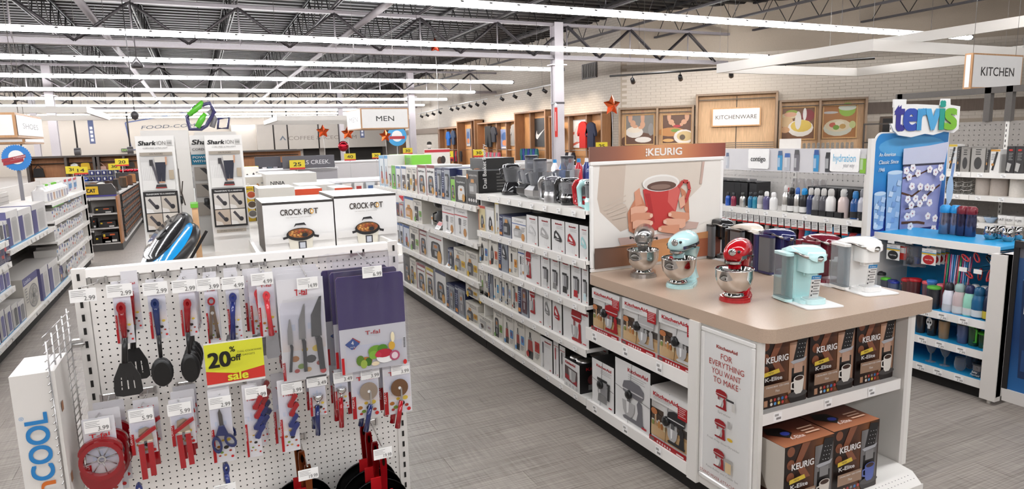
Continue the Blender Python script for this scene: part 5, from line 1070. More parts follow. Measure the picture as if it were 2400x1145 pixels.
for i in range(22):
    for j in range(2): b.E(Fr((2.48, 1.86, .1401), (.5, 0, 0), (0, .06, 0)), i / 22, .2 + .5 * j, .006, .05, '2a2623', 6)
b.build('base_deck', r)
b = B('rough', '1d1a18'); b.box(2.15, 2.62, 2.47, 3.44, 0, .115); b.box(2.15, 3.04, 1.95, 2.469, 0, .098); b.build('kick_plate', r)
# poster panel on the counter's aisle side
pr = empty('mixer_poster', (2.1, 2.22, .13), 'white framed mixer attachment poster with red lettering on counter end', 'poster')
x = 2.105; b = B('gloss', 'dfdcd8')
y0, y1, z0, z1 = 2.055, 2.395, .145, .905
for a in ((y0, y0 + .022, z0 + .0225, z1 - .0225), (y1 - .022, y1, z0 + .0225, z1 - .0225), (y0, y1, z0, z0 + .022), (y0, y1, z1 - .022, z1)): b.box(x - .006, x + .006, a[0], a[1], a[2], a[3], bev=.004)
b.build('frame', pr)
b = B('paper', 'edebe8'); b.box(x, x + .004, y0 + .01, y1 - .01, z0 + .01, z1 - .01); F = xface(x, y0 + .02, y1 - .02, z0 + .02, z1 - .02)
b.R(F, 0, 0, 1, 1, 'edebe8'); b.T(F, 'KitchenAid', .5, .915, .022, 'b5453c', bold=.02, w=.44)
for t, y, w in (('FOR', .85, .24), ('EVERYTHING', .795, .74), ('YOU WANT', .74, .62), ('TO MAKE', .685, .53)): b.T(F, t, .5, y, .038, 'b8423a', w=w)
b.T(F, '\u2122', .8, .70, .012, 'b8423a')
for y, t in ((.49, 'Spiralizer'), (.29, 'Fresh Prep Slicer/Shredder'), (.085, 'Pasta Roller and Cutter Set')):
    d_standmixer(b, F.sub(.25, y + .03, .56, y + .16), 'a01c24', 'edebe8'); b.T(F, t, .5, y, .014, '9a9692', w=min(.7, len(t) * .028))
b.R(F, .56, .6, .72, .614, '3a3738'); b.R(F, .68, .545, .74, .595, 'dcd8d0'); b.R(F, .6, .42, .66, .47, 'b9b5b1'); b.E(F, .66, .35, .06, .012, 'e0b62e', 10); b.R(F, .57, .19, .72, .215, 'b5b1ac'); b.R(F, .58, .12, .70, .19, 'e3c79a'); b.T(F, 'STAND MIXER ATTACHMENTS', .5, .03, .022, 'a03a30', w=.96)
b.build('poster_print', pr)
# coffee poster standing across the counter
sr = empty('coffee_poster', (2.64, 3.43, CZ), 'large framed coffee poster of hands holding a red mug', 'poster')
x0, x1, y = 2.125, 3.165, 3.425; b = B('gloss', 'e6e3df')
for a in ((x0, x0 + .025, CZ + .0255, 1.6315), (x1 - .025, x1, CZ + .0255, 1.6315), (x0, x1, CZ, CZ + .025), (x0, x1, 1.632, 1.657)): b.box(a[0], a[1], y - .008, y + .012, a[2], a[3], bev=.005)
b.build('frame', sr)
b = B('paper', 'e9e4de'); b.box(x0 + .01, x1 - .01, y, y + .008, CZ + .01, 1.645)
F = yface(x0 + .022, x1 - .022, y, CZ + .022, 1.635)
b.grad(F, 0, 0, 1, 1, ['efe9e2', 'f3efe9', 'eee7de', 'ece4da'], 8)
b.P(F, [(.05, 1), (.24, 1), (.22, .62), (.30, .55), (.34, .40), (.20, .34), (.05, .55), (.03, .68)], 'cdbbab'); b.P(F, [(.24, 1), (.84, 1), (.84, .72), (.7, .5), (.6, .3), (.35, .3), (.28, .5), (.22, .64)], 'ddd0c2'); b.P(F, [(.84, 1), (1, 1), (1, .4), (.78, .32), (.68, .42), (.72, .6), (.84, .74)], 'eee8e0')
for i in range(5): b.P(F, [(.06 + .02 * i, .6 - .03 * i), (.24, .7 - .05 * i), (.24, .685 - .05 * i), (.06 + .02 * i, .585 - .03 * i)], 'cdbdae')
b.P(F, [(.18, .28), (.6, .28), (.7, .40), (.66, .2), (.2, .2)], 'd6b8ae'); b.P(F, [(.84, .99), (.86, .99), (.84, .76), (.82, .76)], 'c9ada0'); b.P(F, [(.66, .4), (.82, .36), (.8, .3), (.66, .3)], 'cbaea2')
sk, sk2, sk3 = 'd99a7c', 'c98465', 'e6b095'
b.P(F, [(.26, .34), (.25, .52), (.30, .64), (.34, .72), (.38, .60), (.46, .38), (.42, .30), (.34, .28)], sk2); b.P(F, [(.30, .72), (.34, .76), (.36, .60), (.31, .58)], sk)
b.P(F, [(.74, .40), (.70, .50), (.68, .60), (.66, .74), (.70, .70), (.73, .62)], sk2)
b.P(F, [(.365, .74), (.635, .80), (.66, .70), (.62, .46), (.56, .34), (.46, .32), (.41, .42)], 'c6423f'); b.P(F, [(.57, .78), (.64, .80), (.655, .70), (.62, .5), (.56, .6)], 'd86a62'); b.P(F, [(.38, .7), (.42, .7), (.46, .4), (.43, .42)], 'b23535')
b.E(F, .505, .795, .145, .085, 'f3efe9', 24); b.E(F, .505, .79, .132, .073, 'e3dcd4', 24); b.E(F, .51, .765, .115, .048, '6a4f45', 22); b.E(F, .50, .757, .08, .026, '8f7468', 18)
hp = [(.645, .74), (.68, .80), (.72, .79), (.735, .71), (.71, .61), (.665, .53)]; b.Ln(F, hp, .024, 'c04a45')
b.P(F, [(.645, .62), (.69, .66), (.70, .56), (.66, .52)], sk3)
for i, (xa, ya, xb, yb) in enumerate(((.27, .535, .40, .545), (.27, .47, .44, .475), (.285, .40, .44, .40), (.30, .335, .42, .33))):
    b.P(F, [(xa, ya - .04), (xb - .02, yb - .032), (xb, yb - .012), (xb, yb + .018), (xb - .03, yb + .034), (xa + .03, ya + .045), (xa, ya + .03)], (sk3, sk, sk3, sk)[i]); b.E(F, xb - .012, yb, .013, .02, 'efc5b0', 8)
for i, (xa, ya, xb, yb) in enumerate(((.70, .42, .56, .47), (.67, .36, .52, .40), (.62, .31, .48, .33))):
    b.P(F, [(xa + .03, ya + .05), (xb + .03, yb + .035), (xb, yb + .018), (xb, yb - .014), (xb + .03, yb - .032), (xa, ya - .045), (xa + .03, ya - .02)], (sk, sk3, sk)[i]); b.E(F, xb + .014, yb, .013, .019, 'efc5b0', 8)
b.grad(F, 0, 0, 1, .2, ['6a564c', '8a604a', 'c48a5c', 'd49a68', 'b06a4a', '8a4a3a'], 14); b.P(F, [(0, .19), (.4, .22), (1, .27), (1, .19)], 'c48a5c'); b.P(F, [(0, .205), (0, .19), (.4, .19)], '6a564c')
b.build('poster_print', sr)
b = B('paper', '9a6a58'); b.box(x0 - .002, x1 + .012, y - .004, y + .006, 1.657, 1.745); F = yface(x0 - .002, x1 + .012, y - .004, 1.657, 1.745); b.grad(F, 0, 0, 1, 1, ['7d5548', '94604e', 'c07a55', 'dca070', 'd08a60', 'b06550', '8a4a40'], 16); b.T(F, 'KEURIG', .53, .26, .5, 'f3ece6', bold=.035, w=.25)
for q in (.28, .5, .7): b.E(F, .392, q, .006, .08, 'f3ece6', 8)
b.build('header_print', sr)
# stand mixers: front faces the camera (-y), bowl forward
def stand_mixer(label, x, y, ang, c, metal=False, s=.84):
    r = empty('stand_mixer', (x, y, CZ), label, 'stand mixer'); M = turn(x, y, ang, CZ) @ Matrix.Scale(s, 4); m = 'metal' if metal else 'gloss'
    def nb(m_, c_): q = B(m_, c_); q.M = M; return q
    b = nb(m, c); P = [(.095 * math.cos(t) * (1 if math.sin(t) < 0 else .92), (.10 * math.sin(t) - .03 if math.sin(t) < 0 else .2 * math.sin(t) - .03)) for t in [2 * PI * i / 24 for i in range(24)]]
    for (sc, z0, z1) in ((1., .0, .018), (.95, .018, .028), (.82, .028, .036)): slab(b, [(p[0] * sc, (p[1] - .03) * sc + .03) for p in P], z0, z1)
    b.build('foot', r)
    b = nb(m, c); V = []
    for z, w, y0, y1 in ((.03, .052, .08, .165), (.09, .036, .10, .16), (.16, .034, .095, .165), (.21, .046, .06, .175), (.235, .05, .04, .18)): V += [(-w, y0, z), (-w * .6, y0 - .012, z), (w * .6, y0 - .012, z), (w, y0, z), (w, y1, z), (w * .5, y1 + .012, z), (-w * .5, y1 + .012, z), (-w, y1, z)]
    b.add(V, [(j * 8 + i, j * 8 + (i + 1) % 8, j * 8 + 8 + (i + 1) % 8, j * 8 + 8 + i) for j in range(4) for i in range(8)], smooth=True); b.build('pedestal', r)
    b = nb(m, c); V = []; n = 16
    for yy, rx, rz, zc in ((-.146, .006, .006, .292), (-.145, .034, .034, .290), (-.135, .052, .050, .288), (-.10, .062, .062, .290), (-.02, .068, .070, .294), (.06, .068, .070, .294), (.13, .060, .062, .290), (.175, .042, .045, .284), (.19, .01, .01, .28)):
        V += [(rx * math.cos(2 * PI * i / n), yy, zc + rz * (math.sin(2 * PI * i / n) if math.sin(2 * PI * i / n) > -.75 else -.75)) for i in range(n)]
    b.add(V, [(j * n + (i + 1) % n, j * n + i, (j + 1) * n + i, (j + 1) * n + (i + 1) % n) for j in range(8) for i in range(n)], smooth=True); mh = b.build('motor_head', r)
    b = nb('chrome', 'cfcdcb'); V = []
    for yy, rx in ((-.132, .054), (-.08, .0685), (.06, .0715), (.14, .060)): V += [(rx, yy, .262), (rx, yy, .282), (-rx, yy, .282), (-rx, yy, .262)]
    b.add(V, [(i * 4 + 1, i * 4, i * 4 + 4, i * 4 + 5) for i in range(3)] + [(i * 4 + 3, i * 4 + 2, i * 4 + 6, i * 4 + 7) for i in range(3)] + [(0, 1, 2, 3)]); b.build('trim_band', mh)
    b = nb('paper', '2a2a2a'); b.T(Fr((-.05, -.1335, .262), (.10, 0, 0), (0, 0, .02)), 'KitchenAid', .5, .25, .5, '2a2829', bold=.02, w=.84); b.build('lettering', mh)
    b = nb('chrome', 'd9d7d5'); b.M = M @ Matrix.Translation((0, -.143, .305)) @ Matrix.Rotation(PI / 2, 4, 'X'); b.lathe([(.022, -.004), (.022, .006), (.017, .009), (.001, .01)], n=18); b.M = M @ Matrix.Translation((0, -.11, 0)); b.lathe([(.04, .232), (.044, .236), (.042, .25)], n=18); b.build('hub_cap', mh)
    for sx in (-1, 1): b = nb('gloss', '1f1e1f'); b.M = M @ Matrix.Translation((sx * .07, -.03, .272)) @ Matrix.Rotation(sx * PI / 2, 4, 'Y'); b.lathe([(.004, 0), (.004, .014), (.010, .016), (.010, .026), (.004, .028)], n=10); b.build('control_knob', mh)
    b = nb('gloss', '1f1e1f'); b.M = M @ Matrix.Translation((.038, -.138, .31)) @ Matrix.Rotation(PI / 2, 4, 'X'); b.lathe([(.008, 0), (.009, .012), (.004, .016)], n=10); b.build('control_knob', mh)
    b = nb('metal' if metal else 'gloss', c); b.M = M @ Matrix.Translation((0, -.075, 0)); b.lathe([(.036, .20), (.040, .235)], n=18); b.build('planetary_hub', r)
    b = nb('metal', 'b9b7b5'); b.M = M @ Matrix.Translation((0, -.075, 0)); b.lathe([(.006, .10), (.008, .2)], n=8); b.lathe([(.004, .075), (.05, .10), (.044, .15), (.006, .17)], n=12, sy=.2); b.build('beater', r)
    b = nb('chrome', 'd2cfcc'); b.M = M @ Matrix.Translation((0, -.075, 0)); b.lathe([(.001, .047), (.045, .048), (.05, .055), (.075, .075), (.098, .11), (.108, .15), (.110, .192), (.1125, .196), (.1105, .2), (.107, .194), (.105, .15), (.094, .112), (.07, .08), (.001, .064)], n=36); b.build('bowl', r)
    b = nb('chrome', 'c9c6c3'); b.M = M @ Matrix.Translation((0, -.075, 0)); b.lathe([(.056, .034), (.06, .038), (.056, .046), (.05, .056), (.048, .058)], n=28); b.build('bowl_ring', r)
    return r
stand_mixer('silver grey stand mixer with steel bowl before the coffee poster', 2.36, 3.20, -.72, 'b5b2b0', True); stand_mixer('pale aqua stand mixer with steel bowl', 2.37, 2.86, -1.05, 'bfe3e3'); stand_mixer('bright red stand mixer with steel bowl at the counter front', 2.40, 2.48, -.98, 'b0101a')
# pod coffee brewers: front faces +x/-y, tall tank on the left
def brewer(label, x, y, ang, c, lid=None, tray=True, card=True, tank='dfe6ea', s=1.):
    r = empty('pod_brewer', (x, y, CZ), label, 'coffee maker'); M = turn(x, y, ang, CZ) @ Matrix.Diagonal((.84 * s, .84 * s, s, 1)); lid = lid or c
    def nb(m_, c_): q = B(m_, c_); q.M = M; return q
    b = nb('plastic', 'e6e4e2'); slab(b, rounded(-.20, .15, -.12, .12, .02), .001, .006); b.build('display_mat', r)
    b = nb('gloss', c); slab(b, rounded(-.10, .12, -.08, .08, .03), .006, .022); b.build('foot', r)
    b = nb('gloss', c); slab(b, rounded(.0, .12, -.085, .085, .03), .022, .235); b.build('housing', r)
    b = nb('gloss', c); slab(b, rounded(-.105, .02, -.06, .06, .03), .155, .235); slab(b, rounded(-.08, -.02, -.035, .035, .02), .135, .156); b.build('brew_head', r)
    V = []; n = 10
    b = nb('gloss', lid)
    for t, z, w in ((.13, .226, .05), (.12, .245, .08), (.06, .262, .086), (-.02, .268, .082), (-.09, .256, .066), (-.125, .238, .045), (-.132, .23, .02)): V += [(t, w * math.cos(PI * i / (n - 1)), z - .0 + (.012 * math.sin(PI * i / (n - 1)) if 0 < i < n - 1 else -.018)) for i in range(n)]
    b.add(V, [(j * n + i, j * n + i + 1, (j + 1) * n + i + 1, (j + 1) * n + i) for j in range(6) for i in range(n - 1)] , smooth=True); ld = b.build('lid', r)
    b = nb('metal', 'b9b5b0'); b.tube([(-.02, .084, .248), (-.09, .068, .237), (-.132, .0, .222), (-.09, -.068, .237), (-.02, -.084, .248)], [.004, .008, .010, .008, .004], n=8); b.build('lid_handle', ld)
    b = nb('plastic', mix(c, 'ffffff', .12)); slab(b, rounded(-.135, -.03, -.06, .06, .035), .007, .03); slab(b, rounded(-.128, -.036, -.054, .054, .03), .03, .032, mix(c, '9a9a9a', .5)); b.build('drip_tray', r)
    a, e = (-.03, .115) if card else (-.075, .065)
    if not card: b = nb('gloss', c); slab(b, rounded(.068, .125, .02, .135, .02), .006, .24); b.build('rear_column', r)
    b = nb('glass', tank); slab(b, rounded(a, e, .088, .135, .02), .02, .232); b.build('water_tank', r)
    for z0, z1, q in ((.006, .02, 'tank_base'), (.232, .245, 'tank_cap')): b = nb('gloss', c); slab(b, rounded(a, e, .086, .137, .02), z0, z1); b.build(q, r)
    if card:
        F = Fr((-.088, .034, .03), (0, -.062, 0), (-.02, 0, .115)); b = nb('paper', 'efedea'); b.prism(F, [(0, 0), (1, 0), (1, 1), (0, 1)], -.001); b.R(F, 0, .84, 1, 1, '2f86c0'); b.T(F, 'K-Select', .5, .88, .07, 'f6f6f6', w=.7); smalltext(b, F, .3, .1, .95, .78, 6)
        for i in range(4): b.E(F, .16, .7 - i * .18, .08, .045, '3a3a3c', 8)
        b.build('info_card', r)
    return r
brewer('pale aqua pod coffee brewer on a white mat, front', 2.643, 2.280, 1.35, 'c2e6e6', tank='d9efef', s=1.0); brewer('white pod coffee brewer on a white mat, front', 3.089, 2.316, 1.35, 'edebe8', s=1.0)
brewer('burgundy pod coffee brewer behind the white one', 3.092, 2.555, 1.5, '6d1f2c', tank='b58a92', card=False, s=.95); brewer('navy blue pod coffee brewer in the back row', 3.066, 2.843, 1.5, '2a2c58', tank='a9acb9', card=False, s=.95)
brewer('black pod coffee brewer with cream lid in the back row', 3.098, 3.115, 1.5, '1f1e1f', lid='e0d6c8', tank='8d8b8a', card=False, s=.95); brewer('black pod coffee brewer with black lid beside the poster', 3.142, 3.420, 1.5, '232223', tank='8d8b8a', card=False, s=.95)
# stand mixer cartons facing the aisle
def puck(o, F):
    b = B('plastic', '1b1a1a'); p = F(.44, .5, 0); b.M = Matrix.Translation(p) @ Matrix.Rotation(-PI / 2, 4, 'Y'); b.lathe([(.024, 0), (.026, .004), (.026, .018), (.022, .022), (.012, .023), (.01, .026), (.001, .026)], n=18); sp_ = b.build('security_puck', o)
    b = B('plastic', '262424')
    b.tube([F(.44, .5, .003), F(.5, 1, .003)], .0012, n=4); b.tube([F(.44, .5, .003), F(.38, 0, .003)], .0012, n=4); b.tube([F(.44, .5, .003), F(1, .45, .003)], .0012, n=4); b.tube([F(.44, .5, .003), F(0, .56, .003)], .0012, n=4); b.build('security_wire', sp_)
for lb, st, op, p, zb, ex in (
    ('large stand mixer carton with red mixer, upper shelf left', 'kit', dict(c='a8141c'), (3.387, 0.891, 3.087, 0.907), .635, puck), ('large stand mixer carton with silver mixer, upper shelf middle', 'kit', dict(c='b9b6b4'), (3.066, 0.911, 2.747, 0.907), .635, puck),
    ('large stand mixer carton with white mixer, upper shelf right', 'kit', dict(c='d9d7d5'), (2.733, 0.911, 2.428, 0.919), .635, puck),
    ('tall white food processor carton with black sides, bottom shelf', 'ka', dict(prod='ch', c='8d8b8a', tx=.55, tw=.66, side='191717'), (3.406, 0.438, 3.158, 0.461), .165, puck),
    ('large white lift mixer carton with grey mixer', 'ka', dict(prod='sm', c='77757a', tx=.66, tw=.56, pos=(.12, .06, .9, .74)), (3.150, 0.519, 2.808, 0.538), .165, puck),
    ('large stand mixer carton with black mixer, bottom shelf', 'kit', dict(c='2a292b'), (2.800, 0.448, 2.488, 0.493), .165, puck)):
    carton(lb, 'x-', 2.12, 2.5, min(p[0], p[2]) + .003, max(p[0], p[2]) - .003, zb, min((p[1] + p[3]) / 2, .905), st, op, extra=ex, topc='d9d2cb' if st == 'kit' else '1c1a1a')
# brown brewer cartons on the counter end
for i, (xa, xb) in enumerate(((2.165, 2.465), (2.478, 2.778), (2.79, 3.07))):
    carton('brown pod brewer carton with cream mug, upper end shelf ' + ('left', 'middle', 'right')[i], 'y-', xa, xb, 2.09, 2.37, .575, .895, 'keu', topc='1c0d08')
for i, (xa, xb) in enumerate(((2.165, 2.468), (2.476, 2.78))):
    y0 = (1.93, 1.94)[i]; o = carton('brown pod brewer carton with blue mug, bottom end shelf ' + ('left', 'right')[i], 'y-', xa, xb, y0, y0 + .36, .14, .468, 'keu', dict(body='6a6665', cup='5a6ab0' if i else 'd9cfc4'), topc='2a120b')
    F = Fr((xa, y0, .4685), (xb - xa, 0, 0), (0, .36, 0)); b = B(); b.grad(F, 0, 0, 1, 1, ['a8663f', '5a2a20', '2a120b', '1c0d08'], 8, True); b.T(F, 'K-Elite', .44, .12, .07, 'f0e6df', w=.26); b.T(F, 'KEURIG', .36, .75, .07, 'f0e6df', bold=.03, w=.3); b.P(F, [(.08, .35), (.18, .5), (.42, .42), (.46, .25), (.3, .16)], '14100f'); b.E(F, .34, .27, .08, .05, '34429a', 10); b.R(F, .5, .6, .56, .64, 'e9e6e3'); smalltext(b, F, .62, .1, .92, .3, 3, 'd0a890'); b.build('top_print', o)
    if i == 0: F = xface(xa, y0, y0 + .36, .14, .468); b = B(); b.R(F, 0, .3, 1, 1, 'cfc6ba'); b.P(F, [(.1, 1), (.6, .3), (.75, .3), (.4, 1)], '8a7d70'); b.R(F, 0, 0, 1, .3, '3a1c12'); b.T(F, 'K-Elite', .5, .1, .09, 'e6d9cf'); b.build('side_print', o)

# ================================================================ drinkware shelving across the right-hand aisle
r = gondola('drinkware_shelving', 'white shelving full of drink bottles behind the counter', 1, 4.62, 5.08, 3.45, 5.6, [1.105, .80, .49, .165], 1.47, secs=2, kc='d8d3ce')
r2 = empty('shelf_header', (4.6, 5, 1.465), 'white shelf header board picturing drink bottles and two plaques', 'sign')
b = B('paper', 'dfdcde'); b.box(4.6, 4.619, 3.45, 5.6, 1.466, 1.665); F = xface(4.6, 3.45, 5.6, 1.466, 1.665); HL = 2.15
def hx(px): return (5.6 - px) / HL
b.grad(F, 0, 0, 1, 1, ['d6d3d6', 'e6e3e4', 'd9d6da', 'e4e2e3'], 8)
for y, w, c, lid, h in ((5.00, .045, 'b9bcc4', '77797f', .85), (4.92, .04, 'c9ccd4', '6d7a94', .8), (4.28, .05, '3a9cd0', '4a6a94', .9), (4.20, .06, 'c6c8d0', '3f6ab4', .8), (4.10, .05, '77737a', '5a585a', .95), (3.90, .05, '2f93cc', '2f5aa0', .95), (3.78, .06, '3a3a40', '2a2a2e', .85), (3.47, .05, '8fc83a', 'd9d9d6', .8)):
    a = hx(y + w / 2); e = hx(y - w / 2); m_ = (a + e) / 2; b.P(F, [(a, .06), (e, .06), (e + .001, h * .8), (a - .001, h * .8)], c); b.P(F, [(a, h * .78), (e, h * .78), (e - .002, h), (a + .002, h)], lid); b.P(F, [(a + .001, .2), (m_, .2), (m_, .6), (a + .001, .6)], mix(c, 'ffffff', .4))
b.build('header_print', r2)
for ya, yb, t in ((4.64, 4.40, 'contigo'), (3.76, 3.50, 'hydration')):
    q = B('plastic', 'f0eeec'); F = xface(4.585, yb, ya, 1.485, 1.66); q.prism(F, [(.03, 0), (.97, 0), (1, .06), (1, .94), (.97, 1), (.03, 1), (0, .94), (0, .06)], -.012); q.L = 2
    if t == 'contigo': q.T(F, t, .5, .38, .26, '3a383a', bold=.015, w=.72)
    else: q.T(F, t, .5, .45, .34, '5ab0d6', w=.78); q.T(F, 'your way', .66, .2, .2, '9a9a9e', w=.4, it=.3)
    q.build('plaque', r2)
def bottle(label, x, y, z, zt, rad, c, lid='2b2a2c', m='gloss', neck=.55, loop=None, band=None, cat='bottle', group=None, name='bottle', lidm='plastic'):
    r = empty(name, (x, y, z), label, cat, group); h = zt - z; b = B(m, c); hb = h * .74
    b.lathe([(rad * .9, z), (rad, z + .006), (rad, z + hb * .75), (rad * .9, z + hb * .86), (rad * neck, z + hb)], x, y, n=14); b.build('body', r)
    b = B(lidm, lid); b.lathe([(rad * neck, z + hb), (rad * (neck + .08), z + hb + h * .03), (rad * (neck + .06), z + h * .93), (rad * neck * .7, z + h)], x, y, n=12); b.build('lid', r)
    if loop: b = B('plastic', loop); b.tube([(x, y - rad * .5, z + h * .85), (x - .01, y - rad * 1.05, z + h * .92), (x - .01, y - rad * 1.05, z + h * .8), (x, y - rad * .6, z + h * .76)], .004, n=5); b.build('carry_loop', r)
    if band: b = B('paper', band); b.lathe([(rad * 1.015, z + h * .05), (rad * 1.015, z + h * .27)], x, y, n=14, cap=False); b.build('label_band', r)
    return r
BX = 4.72
for lb, l, t_, w, c, lid, m, kw in (
    ('blue travel mug with yellow button in a black carton', (5.028, 1.203), (5.006, 1.236), .026, '2255b0', '2a2a2e', 'gloss', {}),
    ('dark red patterned travel mug with yellow button', (4.952, 1.207), (4.923, 1.237), .027, '8a2a44', '2a2a2e', 'gloss', {}),
    ('plain steel travel mug with orange button', (4.831, 1.215), (4.789, 1.245), .03, 'c9c6c2', '33322f', 'metal', {}),
    ('teal travel mug in a dark carton', (4.730, 1.222), (4.708, 1.253), .026, '1f6f9a', '2a2a2e', 'gloss', {}),
    ('teal travel mug with yellow button', (4.673, 1.219), (4.644, 1.254), .026, '20809c', '2a2a2e', 'gloss', {}),
    ('grey marbled travel mug', (4.604, 1.218), (4.575, 1.273), .032, 'a9a6a6', '1f1e1f', 'gloss', dict(band='d9d6d4')),
    ('purple swirled travel mug with white lid', (4.534, 1.222), (4.502, 1.271), .033, '55507a', 'e6e3e1', 'gloss', {}),
    ('white travel mug with wide white lid', (4.451, 1.222), (4.412, 1.268), .036, 'e6e4e2', 'e9e7e5', 'gloss', {}),
    ('shiny steel bottle with red loop', (4.309, 1.231), (4.282, 1.338), .034, 'cfccc8', 'd0cdca', 'metal', dict(loop='c23a3a', band='e9e7e4')),
    ('matte black bottle with black cap', (4.245, 1.236), (4.211, 1.322), .037, '222124', '1d1c1e', 'plastic', dict(band='e9e7e4')),
    ('slim steel bottle with blue cap', (4.184, 1.234), (4.163, 1.325), .031, 'cfccc8', '3a66b0', 'metal', dict(band='e9e7e4')),
    ('black bottle with bright blue loop', (4.112, 1.233), (4.095, 1.323), .036, '262528', '2390d0', 'plastic', dict(loop='2390d0', band='e9e7e4')),
    ('navy blue bottle with steel cap', (4.044, 1.238), (4.029, 1.329), .034, '2c3760', 'c6c3bf', 'gloss', {}),
    ('grey marbled bottle with steel cap', (3.982, 1.237), (3.964, 1.330), .038, '8d8b8c', 'c6c3bf', 'gloss', {}),
    ('dark grey marbled bottle with steel cap', (3.914, 1.242), (3.901, 1.331), .035, '55545a', 'c6c3bf', 'gloss', {}),
    ('white marble bottle with steel cap', (3.843, 1.241), (3.820, 1.332), .041, 'e9e7e5', 'c6c3bf', 'gloss', {}),
    ('white and pink marble bottle with black loop', (3.722, 1.244), (3.701, 1.337), .043, 'd9c6c0', 'c9c6c2', 'gloss', dict(loop='232224')),
    ('clear blue bottle with blue lid', (3.615, 1.226), (3.602, 1.327), .037, '1f4f8a', '2f7ab8', 'gloss', dict(band='2a2a2e')),
    ('pale grey bottle with grey lid at the shelf end', (3.548, 1.231), (3.530, 1.354), .038, 'b9b9c2', '77777c', 'gloss', dict(band='2a2a2e'))):
    bottle(lb, BX, l[0], 1.105, min(t_[1], 1.345), w, c, lid, m, **kw)
for i, (l, lb) in enumerate((((5.164, 1.311), 'leftmost'), ((5.075, 1.309), 'second'), ((4.988, 1.310), 'third'), ((4.902, 1.311), 'fourth'), ((4.786, 1.314), 'last'))):
    b = B('paper', '2a292b'); y = l[0]; b.box(4.80, 4.98, y - .045, y + .045, 1.105, 1.34); b.box(4.80, 4.802, y - .045, y + .045, 1.33, 1.372, '8d8b8b'); F = xface(4.80, y - .045, y + .045, 1.33, 1.372); b.L = 4; b.T(F, 'contigo', .5, .3, .4, '2d2b2d', w=.7); b.build('mug_carton', label=f'black mug carton with grey top flap, {lb} behind the travel mugs', cat='box')
for i in range(9):
    y = 4.10 - i * .075; b = B('paper', '1e1d1f'); b.box(4.78, 5.02, y - .034, y + .034, 1.105, 1.335); b.box(4.66, 4.78, y - .034, y + .034, 1.105, 1.15) if i in (2, 3, 4, 5, 8) else None; b.build('bottle_carton', label=f'black open bottle carton, {ORD[i]} from left behind the marbled bottles', cat='box', group='black cartons behind the marbled bottles')
for i in range(5): y = 4.36 - i * .075; b = B('film', 'eceaea'); b.lathe([(.03, 1.105), (.032, 1.33), (.026, 1.385), (.02, 1.39)], 4.88, y, n=10); b.build('wrapped_bottle', label=f'clear wrapped steel bottle, {ORD[i]} from left behind the capped bottles', cat='bottle', group='wrapped bottles behind the front row')
for i in range(20):
    y = 4.96 - i * .071; b = B('paper', 'efedea'); F = Fr((4.575, y, .985), (.018, -.042, 0), (0, .006, .08)); b.prism(F, [(0, 0), (1, 0), (1, 1), (0, 1)], .001); b.L = 4; b.R(F, 0, 0, 1, .18, 'c8302a'); smalltext(b, F, .1, .3, .9, .95, 4); b.build('price_flag', label=f'white and red price flag, {ORD[i]} from left under the bottle shelf', cat='sign', group='price flags under the bottle shelf')
for lb, l, t_, w, c, lid, m in (('steel tumbler pair leftmost on the lower bottle shelf', (4.931, 0.976), 0, .03, 'd0cdca', 'efedea', 'metal'), ('steel tumbler beside a framed card on the lower shelf', (4.787, 0.978), 0, .03, 'b9b6b2', '2a2a2c', 'metal'), ('steel mug under the fourth price flag', (4.508, 0.975), 0, .03, 'c9c6c2', '2a2a2c', 'metal'), ('slim steel mug with dark lid on lower shelf', (4.395, 0.981), 0, .03, 'bdbab6', '2a2a2c', 'metal'),
    ('teal and steel mug on the lower bottle shelf', (4.264, 0.989), 0, .033, '1f6f9a', 'c9c6c2', 'gloss'), ('black and steel mug on the lower bottle shelf', (4.194, 0.996), 0, .036, '222124', 'c9c6c2', 'gloss'), ('dark red bottle on the lower bottle shelf', (4.115, 0.999), 0, .034, 'a02a3a', 'a02a3a', 'gloss'),
    ('bright teal water bottle on the lower shelf', (4.057, 0.983), 0, .03, '1f8fc0', '55585c', 'gloss'), ('indigo water bottle with grey lid', (3.997, 0.984), 0, .034, '2c3a8a', '55565e', 'gloss'), ('steel tumbler with red rim on lower shelf', (3.905, 0.999), 0, .036, 'c9c6c2', 'b0343a', 'metal'), ('steel tumbler with blue rim on lower shelf', (3.792, 0.995), 0, .036, 'c9c6c2', '2f86c0', 'metal'),
    ('short steel bottle with teal band', (3.682, 0.971), 0, .036, 'd0cdca', '2f8fb0', 'metal'), ('short steel bottle with red band', (3.614, 0.974), 0, .038, 'd0cdca', 'b5343c', 'metal'), ('short steel bottle with navy band', (3.551, 0.976), 0, .038, 'd0cdca', '2f4a94', 'metal')):
    bottle(lb, 4.72, l[0], .80, 1.02 if l[0] > 3.75 else .99, w, c, lid, m, neck=.9)
for i in range(12): y = 5.0 - i * .11; b = B('paper', '201f21'); b.box(4.86, 5.0, y - .05, y + .05, .80, 1.0); b.build('mug_carton', label=f'black mug carton, {ORD[i]} from left at the lower shelf back', cat='box', group='black cartons on the lower bottle shelf')
